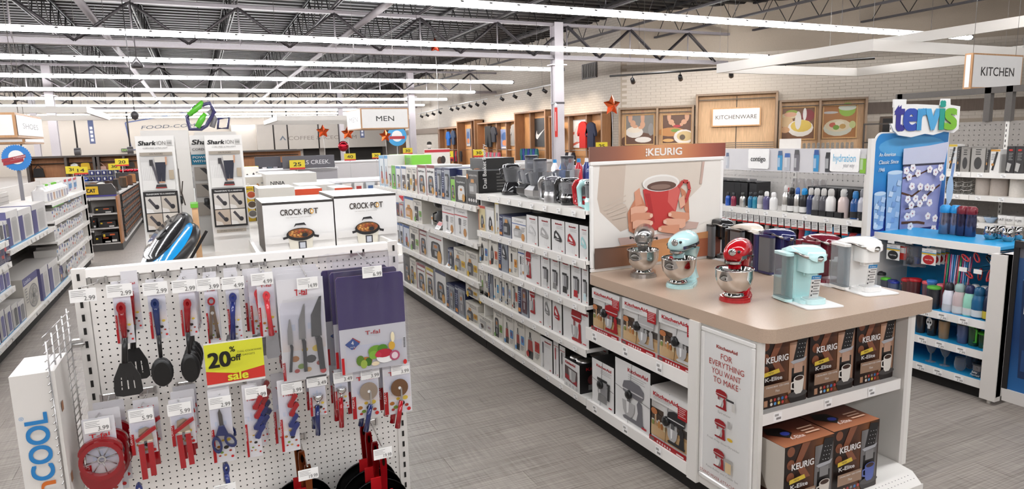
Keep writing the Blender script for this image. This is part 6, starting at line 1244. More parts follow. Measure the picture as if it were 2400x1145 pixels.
# grey post and printed tumbler sign at the end of the drinkware shelving
b = B('paint', 'd6d1cb'); b.box(4.58, 5.12, 3.40, 3.445, .1, 1.47); b.build('gondola_end', label='white end panel between bottle shelving and blue bay', cat='panel')
r = empty('tumbler_sign', (5.03, 3.39, .97), 'tall blue sign of a blossom tumbler with colourful cut-out lettering', 'sign')
x0, x1, z0, z1 = 4.60, 5.485, .975, 1.785; y = 3.385
b = B('paint', 'd9d5d0'); b.box(4.56, 4.60, y, y + .03, .94, 1.74); b.box(4.60, x1, y, y + .02, .945, .975); b.build('sign_rail', r)
F = yface(x0, x1, y + .004, z0, z1); b = B('paper', '2b83c4'); P = [(0, 0), (1, 0), (1, 1)] + [(.09 * (1 - math.sin(a)), .9 + .1 * math.cos(a)) for a in [PI / 2 * i / 6 for i in range(7)]]
b.prism(F, P, -.008, 'eceae8'); b.P(F, [(.012 + .976 * p[0], .012 + .976 * p[1]) for p in P], '2f86c8'); b.grad(F, .012, .012, .99, .55, ['2a3a94', '2a55ae', '2f86c8'], 8, True)
b.E(F, .5, .86, .45, .1, '55a0d4', 20)
for t, yy in (('An American', .775), ('Classic Since', .705), ('1946', .635)): b.T(F, t, .06, yy, .035, 'eaf3fa', 'l', it=.25, bold=.01, w=len(t) * .0195)
for (a, c, w, h) in ((.02, .10, .15, .33), (.17, .06, .2, .56)):
    b.P(F, [(a + w * .08, c), (a + w * .92, c), (a + w, c + h), (a, c + h)], '8fb4de'); b.E(F, a + w / 2, c + h, w / 2, .02, 'c6dcf0', 16); b.E(F, a + w / 2, c + .005, w * .42, .018, 'a9c6e6', 16)
    for i in range(9): q = (a + w * (.25 + .25 * ((i * 7) % 3)), c + h * (.1 + .09 * i)); b.P(F, [(q[0] - .03, q[1] - .02), (q[0] + .02, q[1] - .03), (q[0] + .035, q[1] + .015), (q[0] - .015, q[1] + .03)], ('c9dcf0', '7ea3d6', 'b5cdea')[i % 3])
b.P(F, [(.36, .06), (.86, .08), (.93, .70), (.36, .70)], '9aa0d0'); b.grad(F.sub(.36, .06, .88, .70), 0, 0, 1, 1, ['8a92c8', 'b0b4dc', 'a4a9d6', '8d95cc'], 8); b.P(F, [(.35, .69), (.93, .69), (.97, .89), (.70, .86), (.35, .84)], 'c6cadf'); b.R(F, .36, .67, .92, .69, '3a3a4a')
b.Ln(F, [(.36, .42), (.5, .38), (.62, .44)], .016, '5a3a2a'); b.Ln(F, [(.64, .33), (.76, .41), (.88, .47)], .016, '5a3a2a'); b.Ln(F, [(.36, .56), (.55, .58), (.72, .63)], .012, '5a3a2a'); b.Ln(F, [(.38, .13), (.6, .12), (.7, .10)], .02, '5a3a2a'); b.Ln(F, [(.42, .26), (.6, .28)], .008, '5a3a2a')
for i, (fx, fy) in enumerate(((.40, .63), (.48, .655), (.55, .60), (.43, .57), (.70, .63), (.78, .60), (.84, .64), (.46, .48), (.57, .47), (.66, .46), (.73, .45), (.40, .36), (.50, .36), (.62, .36), (.44, .30), (.55, .31), (.68, .31), (.45, .22), (.66, .18), (.76, .15), (.42, .10), (.74, .05), (.36, .20), (.80, .55))):
    for k in range(5): a = k * 1.2566 + i; b.E(F, fx + .022 * math.cos(a), fy + .022 * math.sin(a) * .95, .019, .018, 'f3f1f3', 7)
    b.E(F, fx, fy, .009, .009, 'c07a8a', 6)
b.P(F, [(.86, .1), (.93, .68), (.97, .68), (.9, .1)], '7f9fd0'); b.E(F, .92, .42, .05, .14, 'a9c6e6', 16); b.R(F, .915, .14, .925, .3, 'a9c6e6'); b.E(F, .92, .135, .05, .012, 'a9c6e6', 12); b.T(F, 'HOT', .955, .78, .018, 'd9e9f6'); b.T(F, 'COLD', .955, .72, .018, 'd9e9f6')
b.build('sign_print', r)
# cut-out lettering panel
G = yface(4.70, 5.52, y - .03, 1.735, 2.03)
q = B('paper', 'efedea'); q.prism(G, [(.0, .38), (.05, .38), (.04, .78), (.03, .78), (.03, .98), (.20, .98), (.20, .86), (.36, .86), (.70, .83), (.71, 1.0), (.84, 1.0), (.85, .84), (1.0, .80), (1.0, .2), (.93, .1), (.78, .14), (.62, .06), (.5, .1), (.3, .02), (.12, .08), (.05, .2)][::-1], .012); q.build('white_backing', r)
q = B('paper', '3a3a8a'); G = yface(4.70, 5.52, y - .043, 1.735, 2.03); q.L = 1
for t, xx, c in (('t', .115, '3d3a8c'), ('e', .275, '3550a8'), ('r', .435, '4a9ccf'), ('v', .585, '55a8d8'), ('i', .715, '2a9a8a'), ('s', .845, '7cb83a')): q.T(G, t, xx, .22, .76, c, bold=.055, w={'t': .12, 'e': .19, 'r': .12, 'v': .19, 'i': .055, 's': .16}[t])
q.build('lettering', r)
# lower bright blue drinkware bay
TX0, TX1, TY0, TY1 = 4.60, 5.10, 2.50, 3.40
r = empty('blue_drinkware_bay', (4.85, 2.95, 0), 'low bright blue shelving bay of tumblers and straws', 'shelving')
b = B('rough', '161413'); b.box(4.64, 5.1, TY0, TY1, 0, .08); b.build('kick_plate', r)
b = B('paint', '1b8fc6'); b.box(5.06, 5.10, TY0, TY1, .08, 1.0); b.build('back_panel', r)
for j, z in enumerate((1.03, .535, .33, .13)):
    b = B('paint', '2496cc'); xs = 4.60 if j else 4.66; b.box(xs + .004, 5.06 if j else 5.12, TY0, TY1, z - .02, z, '2496cc'); b.box(xs - .006, xs + .004, TY0, TY1, z - .05, z + .003, 'e9e6e2')
    if j:
        F = xface(xs - .006, TY0, TY1, z - .05, z + .003); b.L = 1
        for t in (.04, .2, .36, .5, .64, .8): b.R(F, t, .1, t + .07, .9, 'f6f4f2'); b.R(F, t + .01, .55, t + .05, .75, '9a9794'); b.T(F, '7.99', t + .045, .15, .3, '55524f')
    b.build('shelf', r)
b = B('paint', 'd9d4ce'); b.box(4.56, 4.62, 2.40, 2.495, .03, 1.0); b.box(4.57, 5.1, 2.40, 2.46, .06, 1.0); b.tube([(4.59, 2.45, 0), (4.59, 2.45, .04)], .012); b.build('end_post', r)
b = B('paint', 'd9d4ce'); b.box(4.63, 5.1, 3.38, 3.4, .08, 1.0); b.build('side_panel', r)
def tumbler(label, x, y, z, zt, rad, c, lid=None, m='gloss', art=None, cat='tumbler', handle=None, taper=.8):
    r = empty('tumbler', (x, y, z), label, cat); h = zt - z; b = B(m, c); b.lathe([(rad * taper, z), (rad * taper + .002, z + .004), (rad, z + h * .88), (rad * .98, z + h * .9)], x, y, n=14)
    if art:
        for i in range(7): b.L += 1; a = 2.0 + i * .42; q = rad * .95; F = Fr((x + q * math.cos(a + .16), y + q * math.sin(a + .16), z + h * (.15 + .13 * (i % 4))), (q * (math.cos(a - .1) - math.cos(a + .16)), q * (math.sin(a - .1) - math.sin(a + .16)), 0), (0, 0, h * .2)); b.P(F, [(0, .2), (.6, 0), (1, .5), (.5, 1)], art[i % len(art)])
    b.build('body', r)
    if lid: b = B('plastic', lid); b.lathe([(rad * 1.05, z + h * .87), (rad * 1.07, z + h * .93), (rad * .95, z + h * .98), (rad * .5, z + h)], x, y, n=14); b.build('lid', r)
    if handle: b = B('plastic', handle); b.tube([(x - rad * .9, y - rad * .5, z + h * .85), (x - rad * 1.3, y - rad * 1.1, z + h * .8), (x - rad * 1.3, y - rad * 1.1, z + h * .25), (x - rad * .9, y - rad * .5, z + h * .2)], .007, n=6); b.build('handle', r)
    return r
for i, (p, c, lid, lb) in enumerate((((4.961, 3.051), '8d8a9a', '2f93cf', 'steel sports bottle with blue spout lid, left one'), ((4.981, 2.989), '8a8aa2', '2f93cf', 'steel sports bottle with blue fin lid beside it'), ((4.968, 2.933), '4a4660', '7a2530', 'dark patterned sports bottle with maroon lid'), ((4.973, 2.876), '5a5a78', '7a2530', 'floral patterned sports bottle with maroon lid, rightmost'))):
    b_ = bottle(lb, p[0], p[1], 1.03, 1.245, .037, c, lid, 'foil', neck=.95, loop=lid)
for i, p in enumerate(((4.942, 2.723), (5.029, 2.714), (4.941, 2.609), (5.066, 2.620))):
    r_ = empty('wine_tumbler', (p[0], p[1], 1.03), ('stemless steel wine tumbler with coloured dots, ' + ('leftmost of four', 'second of four', 'third of four', 'rightmost of four')[i]), 'tumbler'); b = B('chrome', 'c0bdbb'); b.lathe([(.022, 1.03), (.036, 1.05), (.04, 1.08), (.034, 1.12), (.032, 1.122)], p[0], p[1], n=16); b.build('cup', r_)
    b = B('gloss', '7a2a4a')
    for k in range(5): a = 2.6 + k * .5; q = .0405; F = Fr((p[0] + q * math.cos(a + .2), p[1] + q * math.sin(a + .2), 1.065), (q * (math.cos(a - .2) - math.cos(a + .2)), q * (math.sin(a - .2) - math.sin(a + .2)), 0), (0, 0, .018)); b.E(F, .5, .5, .45, .45, ('7a2a4a', '2f4a94', 'c0502a', '3a3a3e', '8a3a6a')[k], 8)
    b.build('dots', r_)
# pegged accessories over the blue back
def peg(x, y, z, w_, ln=.3): b = B('metal', 'c9c6c4'); b.tube([(x + ln, y, z), (x, y, z + .01)], .003, n=5); b.box(x - .002, x, y - .026, y + .026, z - .004, z + .026, 'f0eeec', 'plastic'); return b.build('peg_hook', label=f'chrome peg hook with white tag over the blue back, {w_}', cat='hook')
for i, (p, lb, c, n) in enumerate((((3.244, 0.888), 'black disc lid packs on white cards', '232224', 4), ((2.973, 0.893), 'red disc lid packs on white cards', 'c0262c', 4))):
    for k in range(n):
        b = B('paper', 'efedea'); y_, z_ = p[0], p[1]; xx = 4.68 + k * .05; b.box(xx, xx + .002, y_ - .052, y_ + .052, z_ - .055, z_ + .06); F = xface(xx, y_ - .052, y_ + .052, z_ - .055, z_ + .06); b.P(F, [(0, .62), (1, .62), (1, .72), (0, .72)], 'e0b62e'); b.P(F, [(0, .72), (1, .72), (1, .78), (0, .78)], '4aa0d0'); b.E(F, .5, .32, .4, .3, c, 16); b.T(F, 'tervis', .5, .28, .1, 'efedea', w=.5); b.T(F, 'tervis', .5, .84, .08, '3d6aae', w=.5)
        b.build('lid_pack', label=(lb if k == 0 else lb.replace(' packs', f' pack, {ORD[k]} from the front') ), cat='lid pack')
for i, p in enumerate(((3.183, 0.891), (3.204, 0.888), (3.243, 0.882))):
    b = B('paper', 'c8342c'); b.box(4.70 + .06 * i, 4.702 + .06 * i, p[0] - .03, p[0] + .03, p[1] - .05, p[1] + .05); b.R(xface(4.70 + .06 * i, p[0] - .03, p[0] + .03, p[1] - .05, p[1] + .05), .1, .5, .9, .9, 'efe9e4'); b.build('red_lid_card', label='red and white lid card ' + ('frontmost', 'second', 'third')[i] + ' beside the black disc packs', cat='lid pack')
for i, p in enumerate(((3.121, 0.871), (3.095, 0.873), (3.097, 0.866))):
    r_ = empty('straw_lid_bag', (4.7, p[0], p[1] - .07), 'clear bag of dark bottle lids, ' + ('left', 'middle', 'right')[i] + ' of three', 'lid pack'); b = B('film', 'f0f0f4'); b.box(4.69 + .03 * i, 4.72 + .03 * i, p[0] - .045, p[0] + .045, p[1] - .07, p[1] + .08); b.build('bag', r_); b = B('plastic', ('23242c', '2b3a6a', 'a03a3a')[i]); b.lathe([(.03, p[1] - .05), (.032, p[1] - .02), (.02, p[1])], 4.705 + .03 * i, p[0], n=12); b.build('lid_inside', r_)
for i in range(16):
    p = (2.838, 0.844); y_ = p[0] - .0105 * i + .03; c = ('b5323a', '3a9a5a', 'd05a8a', '6a4a9a', '8aa0d0', '2f86c0', 'c9b5d0', '9a3a5a')[i % 8]; b = B('gloss', c); b.tube([(4.70 + .01 * (i % 3), y_ + .006 * (i % 2), .56), (4.71 + .008 * (i % 4), y_ - .004, .93)], .0045, n=6); b.build('drinking_straw', label=('red', 'green', 'pink', 'purple', 'pale blue', 'blue', 'lilac', 'maroon')[i % 8] + ' plastic drinking straw hanging in the ' + ('left' if i < 8 else 'right') + ' straw bag', cat='straw', group='straws hanging over the blue back')
for i, (p, c, tl, lb) in enumerate((((2.727, 0.924), 'b5222a', .5, 'red loop bottle handle, upper left'), ((2.666, 0.933), 'b5222a', .9, 'red twisted loop handle, upper middle'), ((2.596, 0.928), '1f1e20', .7, 'black loop bottle handle, upper right'), ((2.546, 0.899), 'd9d7d4', .8, 'white and black loop handle at right'), ((2.707, 0.808), 'b5222a', .5, 'red loop bottle handle, lower left'), ((2.647, 0.818), '8a1f28', 1.3, 'dark red round loop handle, lower middle'), ((2.569, 0.827), 'a8242c', 1.5, 'large red loop handle, lower right'), ((2.524, 0.814), '1b1a1c', 1.2, 'black round loop handle at far right'))):
    b = B('gloss', c); y_, z_ = p; b.tube([(4.69 + .02 * (i % 3) + .01 * math.cos(k * PI / 5), y_ + .034 * math.cos(k * PI / 5) * math.cos(tl) - .012 * math.sin(k * PI / 5) * math.sin(tl), z_ + .034 * math.cos(k * PI / 5) * math.sin(tl) + .014 * math.sin(k * PI / 5) * (1.4 if tl > 1 else .8)) for k in range(10)], .006, n=6, closed=True); b.build('carabiner_handle', label=lb, cat='bottle handle')
for p in ((3.250, 0.965), (3.113, 0.977), (2.985, 0.977), (2.858, 0.988), (2.726, 0.984), (2.625, 0.982), (2.542, 0.978), (2.720, 0.838), (2.624, 0.838)):
    k_ = globals().get('k_', -1) + 1; peg(4.66, p[0], p[1], ('leftmost above black discs', 'second, above the lid bags', 'above the red discs', 'above the straws', 'above the first red loop', 'above the twisted loop', 'rightmost of the top row', 'lower left', 'lower right')[k_], .38)
# shelf of cups and bottles
for lb, p, t_, rad, c, lid, kw in (
    ('steel tumbler with straw hole, far left of blue bay', (3.483, 0.635), (3.488, 0.705), .035, '8d8b8a', '3a393a', {}), ('steel tumbler behind the green lidded cup', (3.452, 0.649), (3.456, 0.712), .035, '9a9896', '3a393a', {}), ('third steel tumbler in the back left row', (3.400, 0.656), (3.404, 0.718), .035, '9a9896', '2a292a', {}), ('fourth steel tumbler at the back left', (3.375, 0.656), (3.379, 0.712), .035, '8a8886', '2a292a', {}),
    ('clear dark cup with bright green lid', (3.330, 0.624), (3.333, 0.677), .036, '4a4a55', '5fc03a', {}), ('clear cup with royal blue lid', (3.259, 0.615), (3.262, 0.661), .034, '55607a', '2f3f9a', {}), ('clear cup with navy lid behind the green one', (3.276, 0.627), (3.279, 0.670), .034, '4a4f6a', '2f357a', {}), ('clear cup with red lid at the shelf middle', (3.162, 0.624), (3.165, 0.672), .036, '5a4048', 'c0242c', {}),
    ('dark tumbler with red lid and leaf pattern', (3.151, 0.627), (3.156, 0.704), .042, '4a2a28', 'b01f27', dict(art=['8a3a2a', '7a5a3a'])), ('dark red lidded tumbler in the back row', (3.157, 0.638), (3.162, 0.700), .042, '4a2a28', 'a81c24', {}), ('maroon lidded tumbler behind the kids bottles', (3.125, 0.649), (3.129, 0.709), .042, '552a2c', '8a1820', {}), ('red lidded tumbler at the far back', (3.097, 0.656), (3.101, 0.713), .042, '552a2c', 'b01f27', {}),
    ('kids bottle with red and blue spout lid', (3.005, 0.615), (3.012, 0.709), .034, '6a4a50', 'd0525a', {}), ('kids bottle with blue loop lid', (2.974, 0.637), (2.981, 0.723), .034, '4a6a9a', '3a78c0', {}), ('kids bottle with pink lid', (2.898, 0.634), (2.903, 0.707), .034, '8a6a70', 'd96a7a', {})):
    tumbler(lb, 4.74, p[0], .535, max(t_[1], .63), rad, c, lid, **kw)
r_ = tumbler('black lettered cup with green lid at the shelf front', 4.67, (2.912, 0.619)[0], .535, (2.918, 0.698)[1], .042, '26262c', '5aa83a', taper=.95); F = xface(4.624, (2.912, 0.619)[0] - .036, (2.912, 0.619)[0] + .036, .545, .62); b = B(); b.T(F, 'ICK', .5, .62, .26, 'c9dcec', bold=.02, w=.7); b.T(F, 'and', .4, .42, .12, 'd07aa0'); b.T(F, 'US!', .5, .1, .26, 'e9e7e4', bold=.02, w=.6); b.build('lettering', r_)
for lb, p, t_, w, c, lid, kw in (('tall white insulated bottle with black cap', (2.807, 0.641), (2.815, 0.740), .036, 'dfe0ea', '2b2b33', dict(band='d5d4da')), ('white bottle with navy and coral leaf pattern', (2.735, 0.644), (2.743, 0.744), .039, 'c9b5b5', '9ab5b0', dict(band='e6e4e2')), ('mint green bottle with white label', (2.668, 0.647), (2.676, 0.746), .036, '9ad6c0', '2f335a', dict(band='e9e7e4')), ('large teal blue bottle with white label', (2.606, 0.650), (2.613, 0.743), .041, '1f5f8a', '235a80', dict(band='e6e9ec')), ('dark navy bottle with yellow label at shelf end', (2.539, 0.653), (2.548, 0.760), .037, '1d2640', '2a3550', dict(band='d9c03a'))):
    bottle(lb, 4.67, p[0], .535, t_[1], w, c, lid, 'plastic', neck=.72, **kw)
for i, p in enumerate(((2.846, 0.708), (2.771, 0.716), (2.710, 0.728), (2.649, 0.728), (2.594, 0.728))):
    bottle(('white', 'patterned', 'mint', 'navy', 'white capped dark')[i] + ' insulated bottle in the second row of the blue bay', 4.80, p[0], .535, (2.773, 0.730)[1], .037, ('dfe0ea', 'c9b5b5', '9ad6c0', '24335a', '3a4a6a')[i], ('e6e4e2', 'c9c6c4', 'e6e4e2', 'e6e4e2', 'e6e4e2')[i], 'plastic', neck=.72)
for lb, p, t_, rad, c, kw in (('black tumbler with faint script at left', (3.001, 0.400), (3.006, 0.476), .036, '2f2b2c', dict(art=['5a5550', '4a4542'])), ('black tumbler with white skull motif', (2.919, 0.397), (2.925, 0.465), .036, '1f1e20', {}), ('tan parchment tumbler with brown sketches', (2.833, 0.407), (2.838, 0.471), .037, '9a7a58', dict(art=['6a4a30', '7a5a3c'])), ('blue and orange mosaic tumbler', (2.704, 0.414), (2.709, 0.479), .038, '4a5578', dict(art=['b5703a', '7a8ab5', '8a4a3a'], lid='2a292c'))):
    r_ = tumbler(lb, 4.69, p[0], .33, min(t_[1], .495), rad, c, kw.get('lid'), art=kw.get('art'))
    if 'skull' in lb: b = B(); F = xface(4.655, p[0] - .03, p[0] + .03, .36, .47); b.E(F, .5, .66, .36, .3, 'e6e4e2', 14); b.R(F, .34, .2, .66, .5, 'e6e4e2'); b.E(F, .36, .62, .11, .08, '1f1e20', 8); b.E(F, .66, .62, .11, .08, '1f1e20', 8); b.build('motif', r_)
for lb, p, t_ in (('bright green banded tumbler with tall green handle', (2.635, 0.399), (2.641, 0.481)), ('short green handled mug at the shelf end', (2.569, 0.395), (2.573, 0.438))):
    r_ = tumbler(lb, 4.70, p[0], .33, t_[1], .038, '2a4a2c', '4fae2f', handle='4fae2f')
for i, p in enumerate(((2.918, 0.206), (2.816, 0.215))):
    r_ = empty('wine_glass', (4.70, p[0], .13), ('left', 'right')[i] + ' clear stemmed wine glass on the lowest blue shelf', 'glass'); b = B('glass', 'd6e0ea'); b.lathe([(.034, .131), (.006, .137), (.005, .19), (.02, .205), (.036, .25), (.031, .30)], 4.70, p[0], n=18, cap=False); b.build('glass_body', r_)
for i, (p, lb) in enumerate((((2.706, 0.183), 'stemless clear glass beside the steel mermaid cup'), ((2.695, 0.168), 'stemless clear glass behind the steel cup'))):
    b = B('glass', 'cfd9e6'); b.lathe([(.02, .131), (.034, .15), (.037, .18), (.03, .225)], 4.69 + .1 * i, p[0], n=16); b.build('stemless_glass', label=lb, cat='glass')
p = (2.573, 0.184); r_ = tumbler('steel cup with red and teal band and white script', 4.675, p[0], .13, .225, .038, '8d8b90', '2a292c', m='foil', taper=.95); b = B('gloss', '2a3a4a'); b.lathe([(.039, .135), (.039, .175)], 4.675, p[0], n=16, cap=False); b.L = 3; F = xface(4.635, p[0] - .034, p[0] + .034, .135, .18); b.T(F, 'Salty', .45, .55, .3, 'e9e7e4', it=.2); b.T(F, 'Mermaid', .5, .12, .3, 'e9e7e4', it=.2, w=.9); b.build('script_band', r_)
for i, y in enumerate((2.58, 2.68)): tumbler(('dark steel cup deep on the lowest blue shelf', 'second dark steel cup deep on the lowest shelf')[i], 4.85, y, .13, .235, .038, '55535a', '2a292c', m='foil')
# printed tumbler panel beyond the grey post
r = empty('drinkware_poster', (4.58, 1.9, .1), 'large dark blue printed tumbler panel at the right edge', 'sign')
b = B('paint', 'cfcac5'); b.box(4.56, 4.60, 1.3, 2.36, .06, .14); b.box(4.555, 4.6, 1.3, 2.36, 1.06, 1.10, '2f2d2e'); b.box(4.565, 4.6, 2.34, 2.37, .14, 1.10, '1f1e1f'); b.build('frame', r)
b = B('paper', '1a3a6a'); b.box(4.575, 4.595, 1.3, 2.34, .14, 1.06); F = xface(4.575, 1.3, 2.34, .14, 1.06); b.grad(F, 0, 0, 1, 1, ['2a6aa8', '16386a', '22487a', '3a5a8a'], 8, True); b.R(F, .0, .93, 1, 1, '6a6870'); b.P(F, [(.05, .1), (.75, .1), (.8, .78), (.03, .78)], '1d3358'); b.P(F, [(.03, .78), (.8, .78), (.78, .92), (.1, .92)], '5a86b5'); b.R(F, .06, .15, .76, .3, '2a4a7a'); b.E(F, .4, .45, .25, .08, '35507a', 14); b.R(F, .05, .55, .1, .62, 'e6e3e0')
b.E(F, .26, .70, .12, .10, 'efedea', 14); b.T(F, 'tervis', .34, .66, .1, '3d3a8c', bold=.05, w=.3); b.build('panel_print', r)
# housewares shelving further right
g = gondola('housewares_shelving', 'grey pegboard shelving with canisters and kitchen utensils at far right', 1, 6.8, 7.35, 1.5, 5.2, [1.37, 1.15, .885, .55, .165], 1.86, secs=3, kc='8d8781')
b = B('steel', '55504c')
for y in (1.7, 2.73, 2.93, 3.96, 4.16, 5.1): b.box(7.3, 7.36, y - .03, y + .03, 1.86, 2.2)
b.box(7.3, 7.36, 1.6, 5.15, 2.14, 2.2); b.build('top_frame', g)
for i, (p, t_, rad, c, lb) in enumerate((((3.929, 1.232), (3.935, 1.302), .078, 'b5aaa0', 'left beige stoneware canister with knob lid'), ((3.789, 1.239), (3.795, 1.304), .08, 'b2a79d', 'second beige stoneware canister with knob lid'), ((3.624, 1.249), (3.630, 1.317), .075, 'd6cfc6', 'white patterned canister with wooden lid'))):
    r_ = empty('canister', (6.97, p[0], 1.15), lb, 'canister'); zt = min(t_[1], 1.34); b = B('rough', c); b.lathe([(rad * .97, 1.15), (rad, 1.16), (rad, zt - .01), (rad * .96, zt)], 6.97, p[0], n=20); b.build('body', r_); b = B('wood' if i == 2 else 'rough', '8a5a3a' if i == 2 else c); b.lathe([(rad * .98, zt), (rad * .98, zt + .012), (.012, zt + .016), (.016, zt + .035), (.001, zt + .04)], 6.97, p[0], n=18); b.build('lid', r_)
for i, (p, lb) in enumerate((((4.247, 1.215), 'chrome wire napkin rack at left of canisters'), ((4.137, 1.221), 'round chrome wire basket beside the canisters'), ((4.058, 1.225), 'second chrome wire basket beside the canisters'))):
    b = B('metal', 'b5b2ae'); 
    for k in range(4): b.tube([(6.93 + (.07 if i else .05) * math.cos(a * PI / 5), p[0] + (.065 if i else .05) * math.cos(a * PI / 5 + 1.57), 1.165 + .04 * k + .02 * math.sin(a)) for a in range(10)], .004, n=4, closed=True)
    for a in range(6): b.tube([(6.93 + .06 * math.cos(a), p[0] + .06 * math.sin(a), 1.151), (6.93 + .065 * math.cos(a), p[0] + .065 * math.sin(a), 1.30)], .003, n=4)
    b.build('wire_basket', label=lb, cat='basket')
x_ = 6.9
for i, (y1, y0, h, bg, bd, lb) in enumerate((((4.258, 1.512)[0], (4.177, 1.513)[0], .27, 'd9d6d2', 'd9b83a', 'tall white utensil box with yellow top'), ((4.167, 1.513)[0], (4.139, 1.513)[0], .25, '55524f', '3a3836', 'dark narrow utensil box'), ((4.134, 1.514)[0], (4.051, 1.515)[0], .245, '9a958f', '8d8882', 'grey gadget box with oval window, left'), ((4.034, 1.515)[0], (3.907, 1.516)[0], .25, 'a9a49e', '8d8882', 'grey gadget box with oval window, wide'), ((3.898, 1.516)[0], (3.864, 1.517)[0], .24, '77726c', '8d8882', 'narrow grey gadget box'), ((3.859, 1.517)[0], (3.776, 1.518)[0], .22, 'e3e0dc', 'd99a3a', 'white gadget box with orange top'), ((3.720, 1.519)[0], (3.649, 1.520)[0], .25, '2f2c2d', '2b292a', 'black gadget box with small red badge, left'), ((3.645, 1.520)[0], (3.572, 1.520)[0], .25, '3a3737', '2b292a', 'black gadget box with small red badge, right'))):
    b = B('paper', bg); b.box(x_, x_ + .12, y0, y1, 1.37, 1.37 + h); F = xface(x_, y0, y1, 1.37, 1.37 + h); b.L = 1; b.R(F, 0, .92, 1, 1, bd)
    if 'oval' in lb: b.E(F, .5, .35, .28, .24, '3a3837', 16); smalltext(b, F, .3, .62, .7, .88, 3, '3a3836')
    elif 'black' in lb: b.E(F, .5, .86, .25, .04, 'c0302a', 10); smalltext(b, F, .3, .45, .8, .75, 5, '8d8b89'); b.P(F, [(.1, .1), (.5, .05), (.7, .35), (.2, .4)], 'b5b2ae')
    else: b.Ln(F, [(.3, .1), (.7, .9)], .02, '2a2829'); smalltext(b, F, .1, .5, .5, .8, 4); b.E(F, .3, .35, .15, .06, 'c98d4a', 10)
    b.build('utensil_box', label=lb + ' on the far right shelving', cat='box')
for i, y in enumerate((2.0, 2.25, 2.5, 2.75)): b = B('paper', ('b52a3a', 'e6e3e0', 'd9d6d2', 'b52a3a')[i]); b.box(7.1, 7.25, y, y + .23, 1.37, 1.72); b.box(7.098, 7.1, y, y + .23, 1.62, 1.7, 'e6e3e0' if i in (0, 3) else 'c0303a'); b.build('bakeware_box', label=('red and white', 'white', 'pale', 'second red')[i] + ' bakeware box behind the black gadget boxes', cat='box')
for i, (p, t) in enumerate((((3.707, 0.913), 'EAT'), ((3.637, 0.915), 'RELISH'), ((3.561, 0.918), 'YUM'))):
    r_ = empty('crock', (6.93, p[0], .885), f'small white crock lettered {t} in black', 'crock'); b = B('gloss', 'e3e0dc'); b.lathe([(.045, .886), (.05, .89), (.052, .97), (.049, .972)], 6.93, p[0], n=16); b.build('body', r_); b = B(); F = xface(6.876, p[0] - .04, p[0] + .04, .905, .955); b.T(F, t, .5, .3, .45, '2a2829', w=.7); b.build('lettering', r_)
for i, px in enumerate(((3.957, 0.884), (3.894, 0.886), (3.828, 0.888))):
    b = B('gloss', ('d6d2cd', 'dfdbd6', '9ab0c8')[i]); b.lathe([(.03, .886), (.06, .93), (.062, .94), (.05, .935)], 6.93, px[0], n=14); b.build('small_bowl', label=('white', 'second white', 'pale blue')[i] + ' small bowl beside the lettered crocks', cat='bowl')
b = B('wood', '7a4630'); b.lathe([(.001, .89), (.16, .90), (.19, .96), (.18, .965)], 7.05, (4.204, 1.016)[0], n=20, sx=.5); b.build('wooden_bowl', label='dark red-brown wooden bowl behind the sports bottles', cat='bowl')

# ================================================================ left aisle shelving
g = gondola('home_shelving', 'white shelving of fans and heaters along the left aisle', -1, -1.65, -2.25, 6.0, 7.5, [1.0, .8, .57, .165], 1.33, secs=1)
gondola('home_shelving', 'white shelving with the large fan carton, middle left bay', -1, -1.65, -2.25, 7.51, 9.72, [.9, .165], 1.36, secs=1)
gondola('home_shelving', 'far left shelving bay of small boxes and white jugs', -1, -1.65, -2.25, 9.73, 12.5, [1.18, .95, .70, .45, .165], 1.36, secs=2)
b = B('paint', 'dcd7d1'); b.box(-2.3, -1.66, 12.5, 12.54, .05, 1.40); upright(b, pface(-1.655, 12.5, 12.54, .1, 1.4), .04, 1.3); b.build('gondola_end', label='white slotted end panel closing the far left shelving', cat='panel')
b = B('paint', 'c9c3bd'); b.box(-2.1, -2.08, 7.0, 9.75, 1.02, 1.34)
for i in range(5): b.box(-2.08, -2.075, 7.0, 9.75, 1.07 + i * .055, 1.075 + i * .055, '9a948e')
b.build('slatwall', label='grey slatted board above the left fan cartons', cat='board')
def a_fan(b, F, bg='e3e0dc', band='3d3a78', c='b5b2ae', t='', **k):
    b.R(F, 0, 0, 1, 1, bg); b.R(F, 0, .0, .3, .82, band); b.P(F, [(.38, .1), (.86, .1), (.88, .72), (.8, .8), (.44, .8), (.36, .72)], c); b.P(F, [(.44, .14), (.8, .14), (.8, .7), (.44, .7)], mix(c, '888888', .25)); b.R(F, 0, 0, 1, .05, '2f8fc0')
    if t: b.T(F, t, .6, .87, .07, '5a6ab0', w=.5)
def a_lasko(b, F, **k):
    b.R(F, 0, 0, 1, 1, 'ddd7cc'); b.R(F, 0, .8, 1, 1, '35357f'); b.T(F, 'Lasko', .3, .84, .1, 'e3e6f2', w=.42); b.E(F, .6, .40, .33, .32, '8d8a88', 22); b.E(F, .6, .40, .29, .28, 'c9c4bc', 20)
    for i in range(5): a = i * 1.256; b.P(F, [(.6, .4), (.6 + .27 * math.cos(a), .4 + .26 * math.sin(a)), (.6 + .24 * math.cos(a + .8), .4 + .23 * math.sin(a + .8))], 'a5a19b')
    for q in (.1, .18, .25): b.Ln(F, [(.6 + q * math.cos(i * .42), .4 + q * math.sin(i * .42)) for i in range(16)], .004, '77746f')
    b.E(F, .6, .4, .07, .065, '6d6a68', 12); smalltext(b, F, .06, .3, .2, .72, 6)
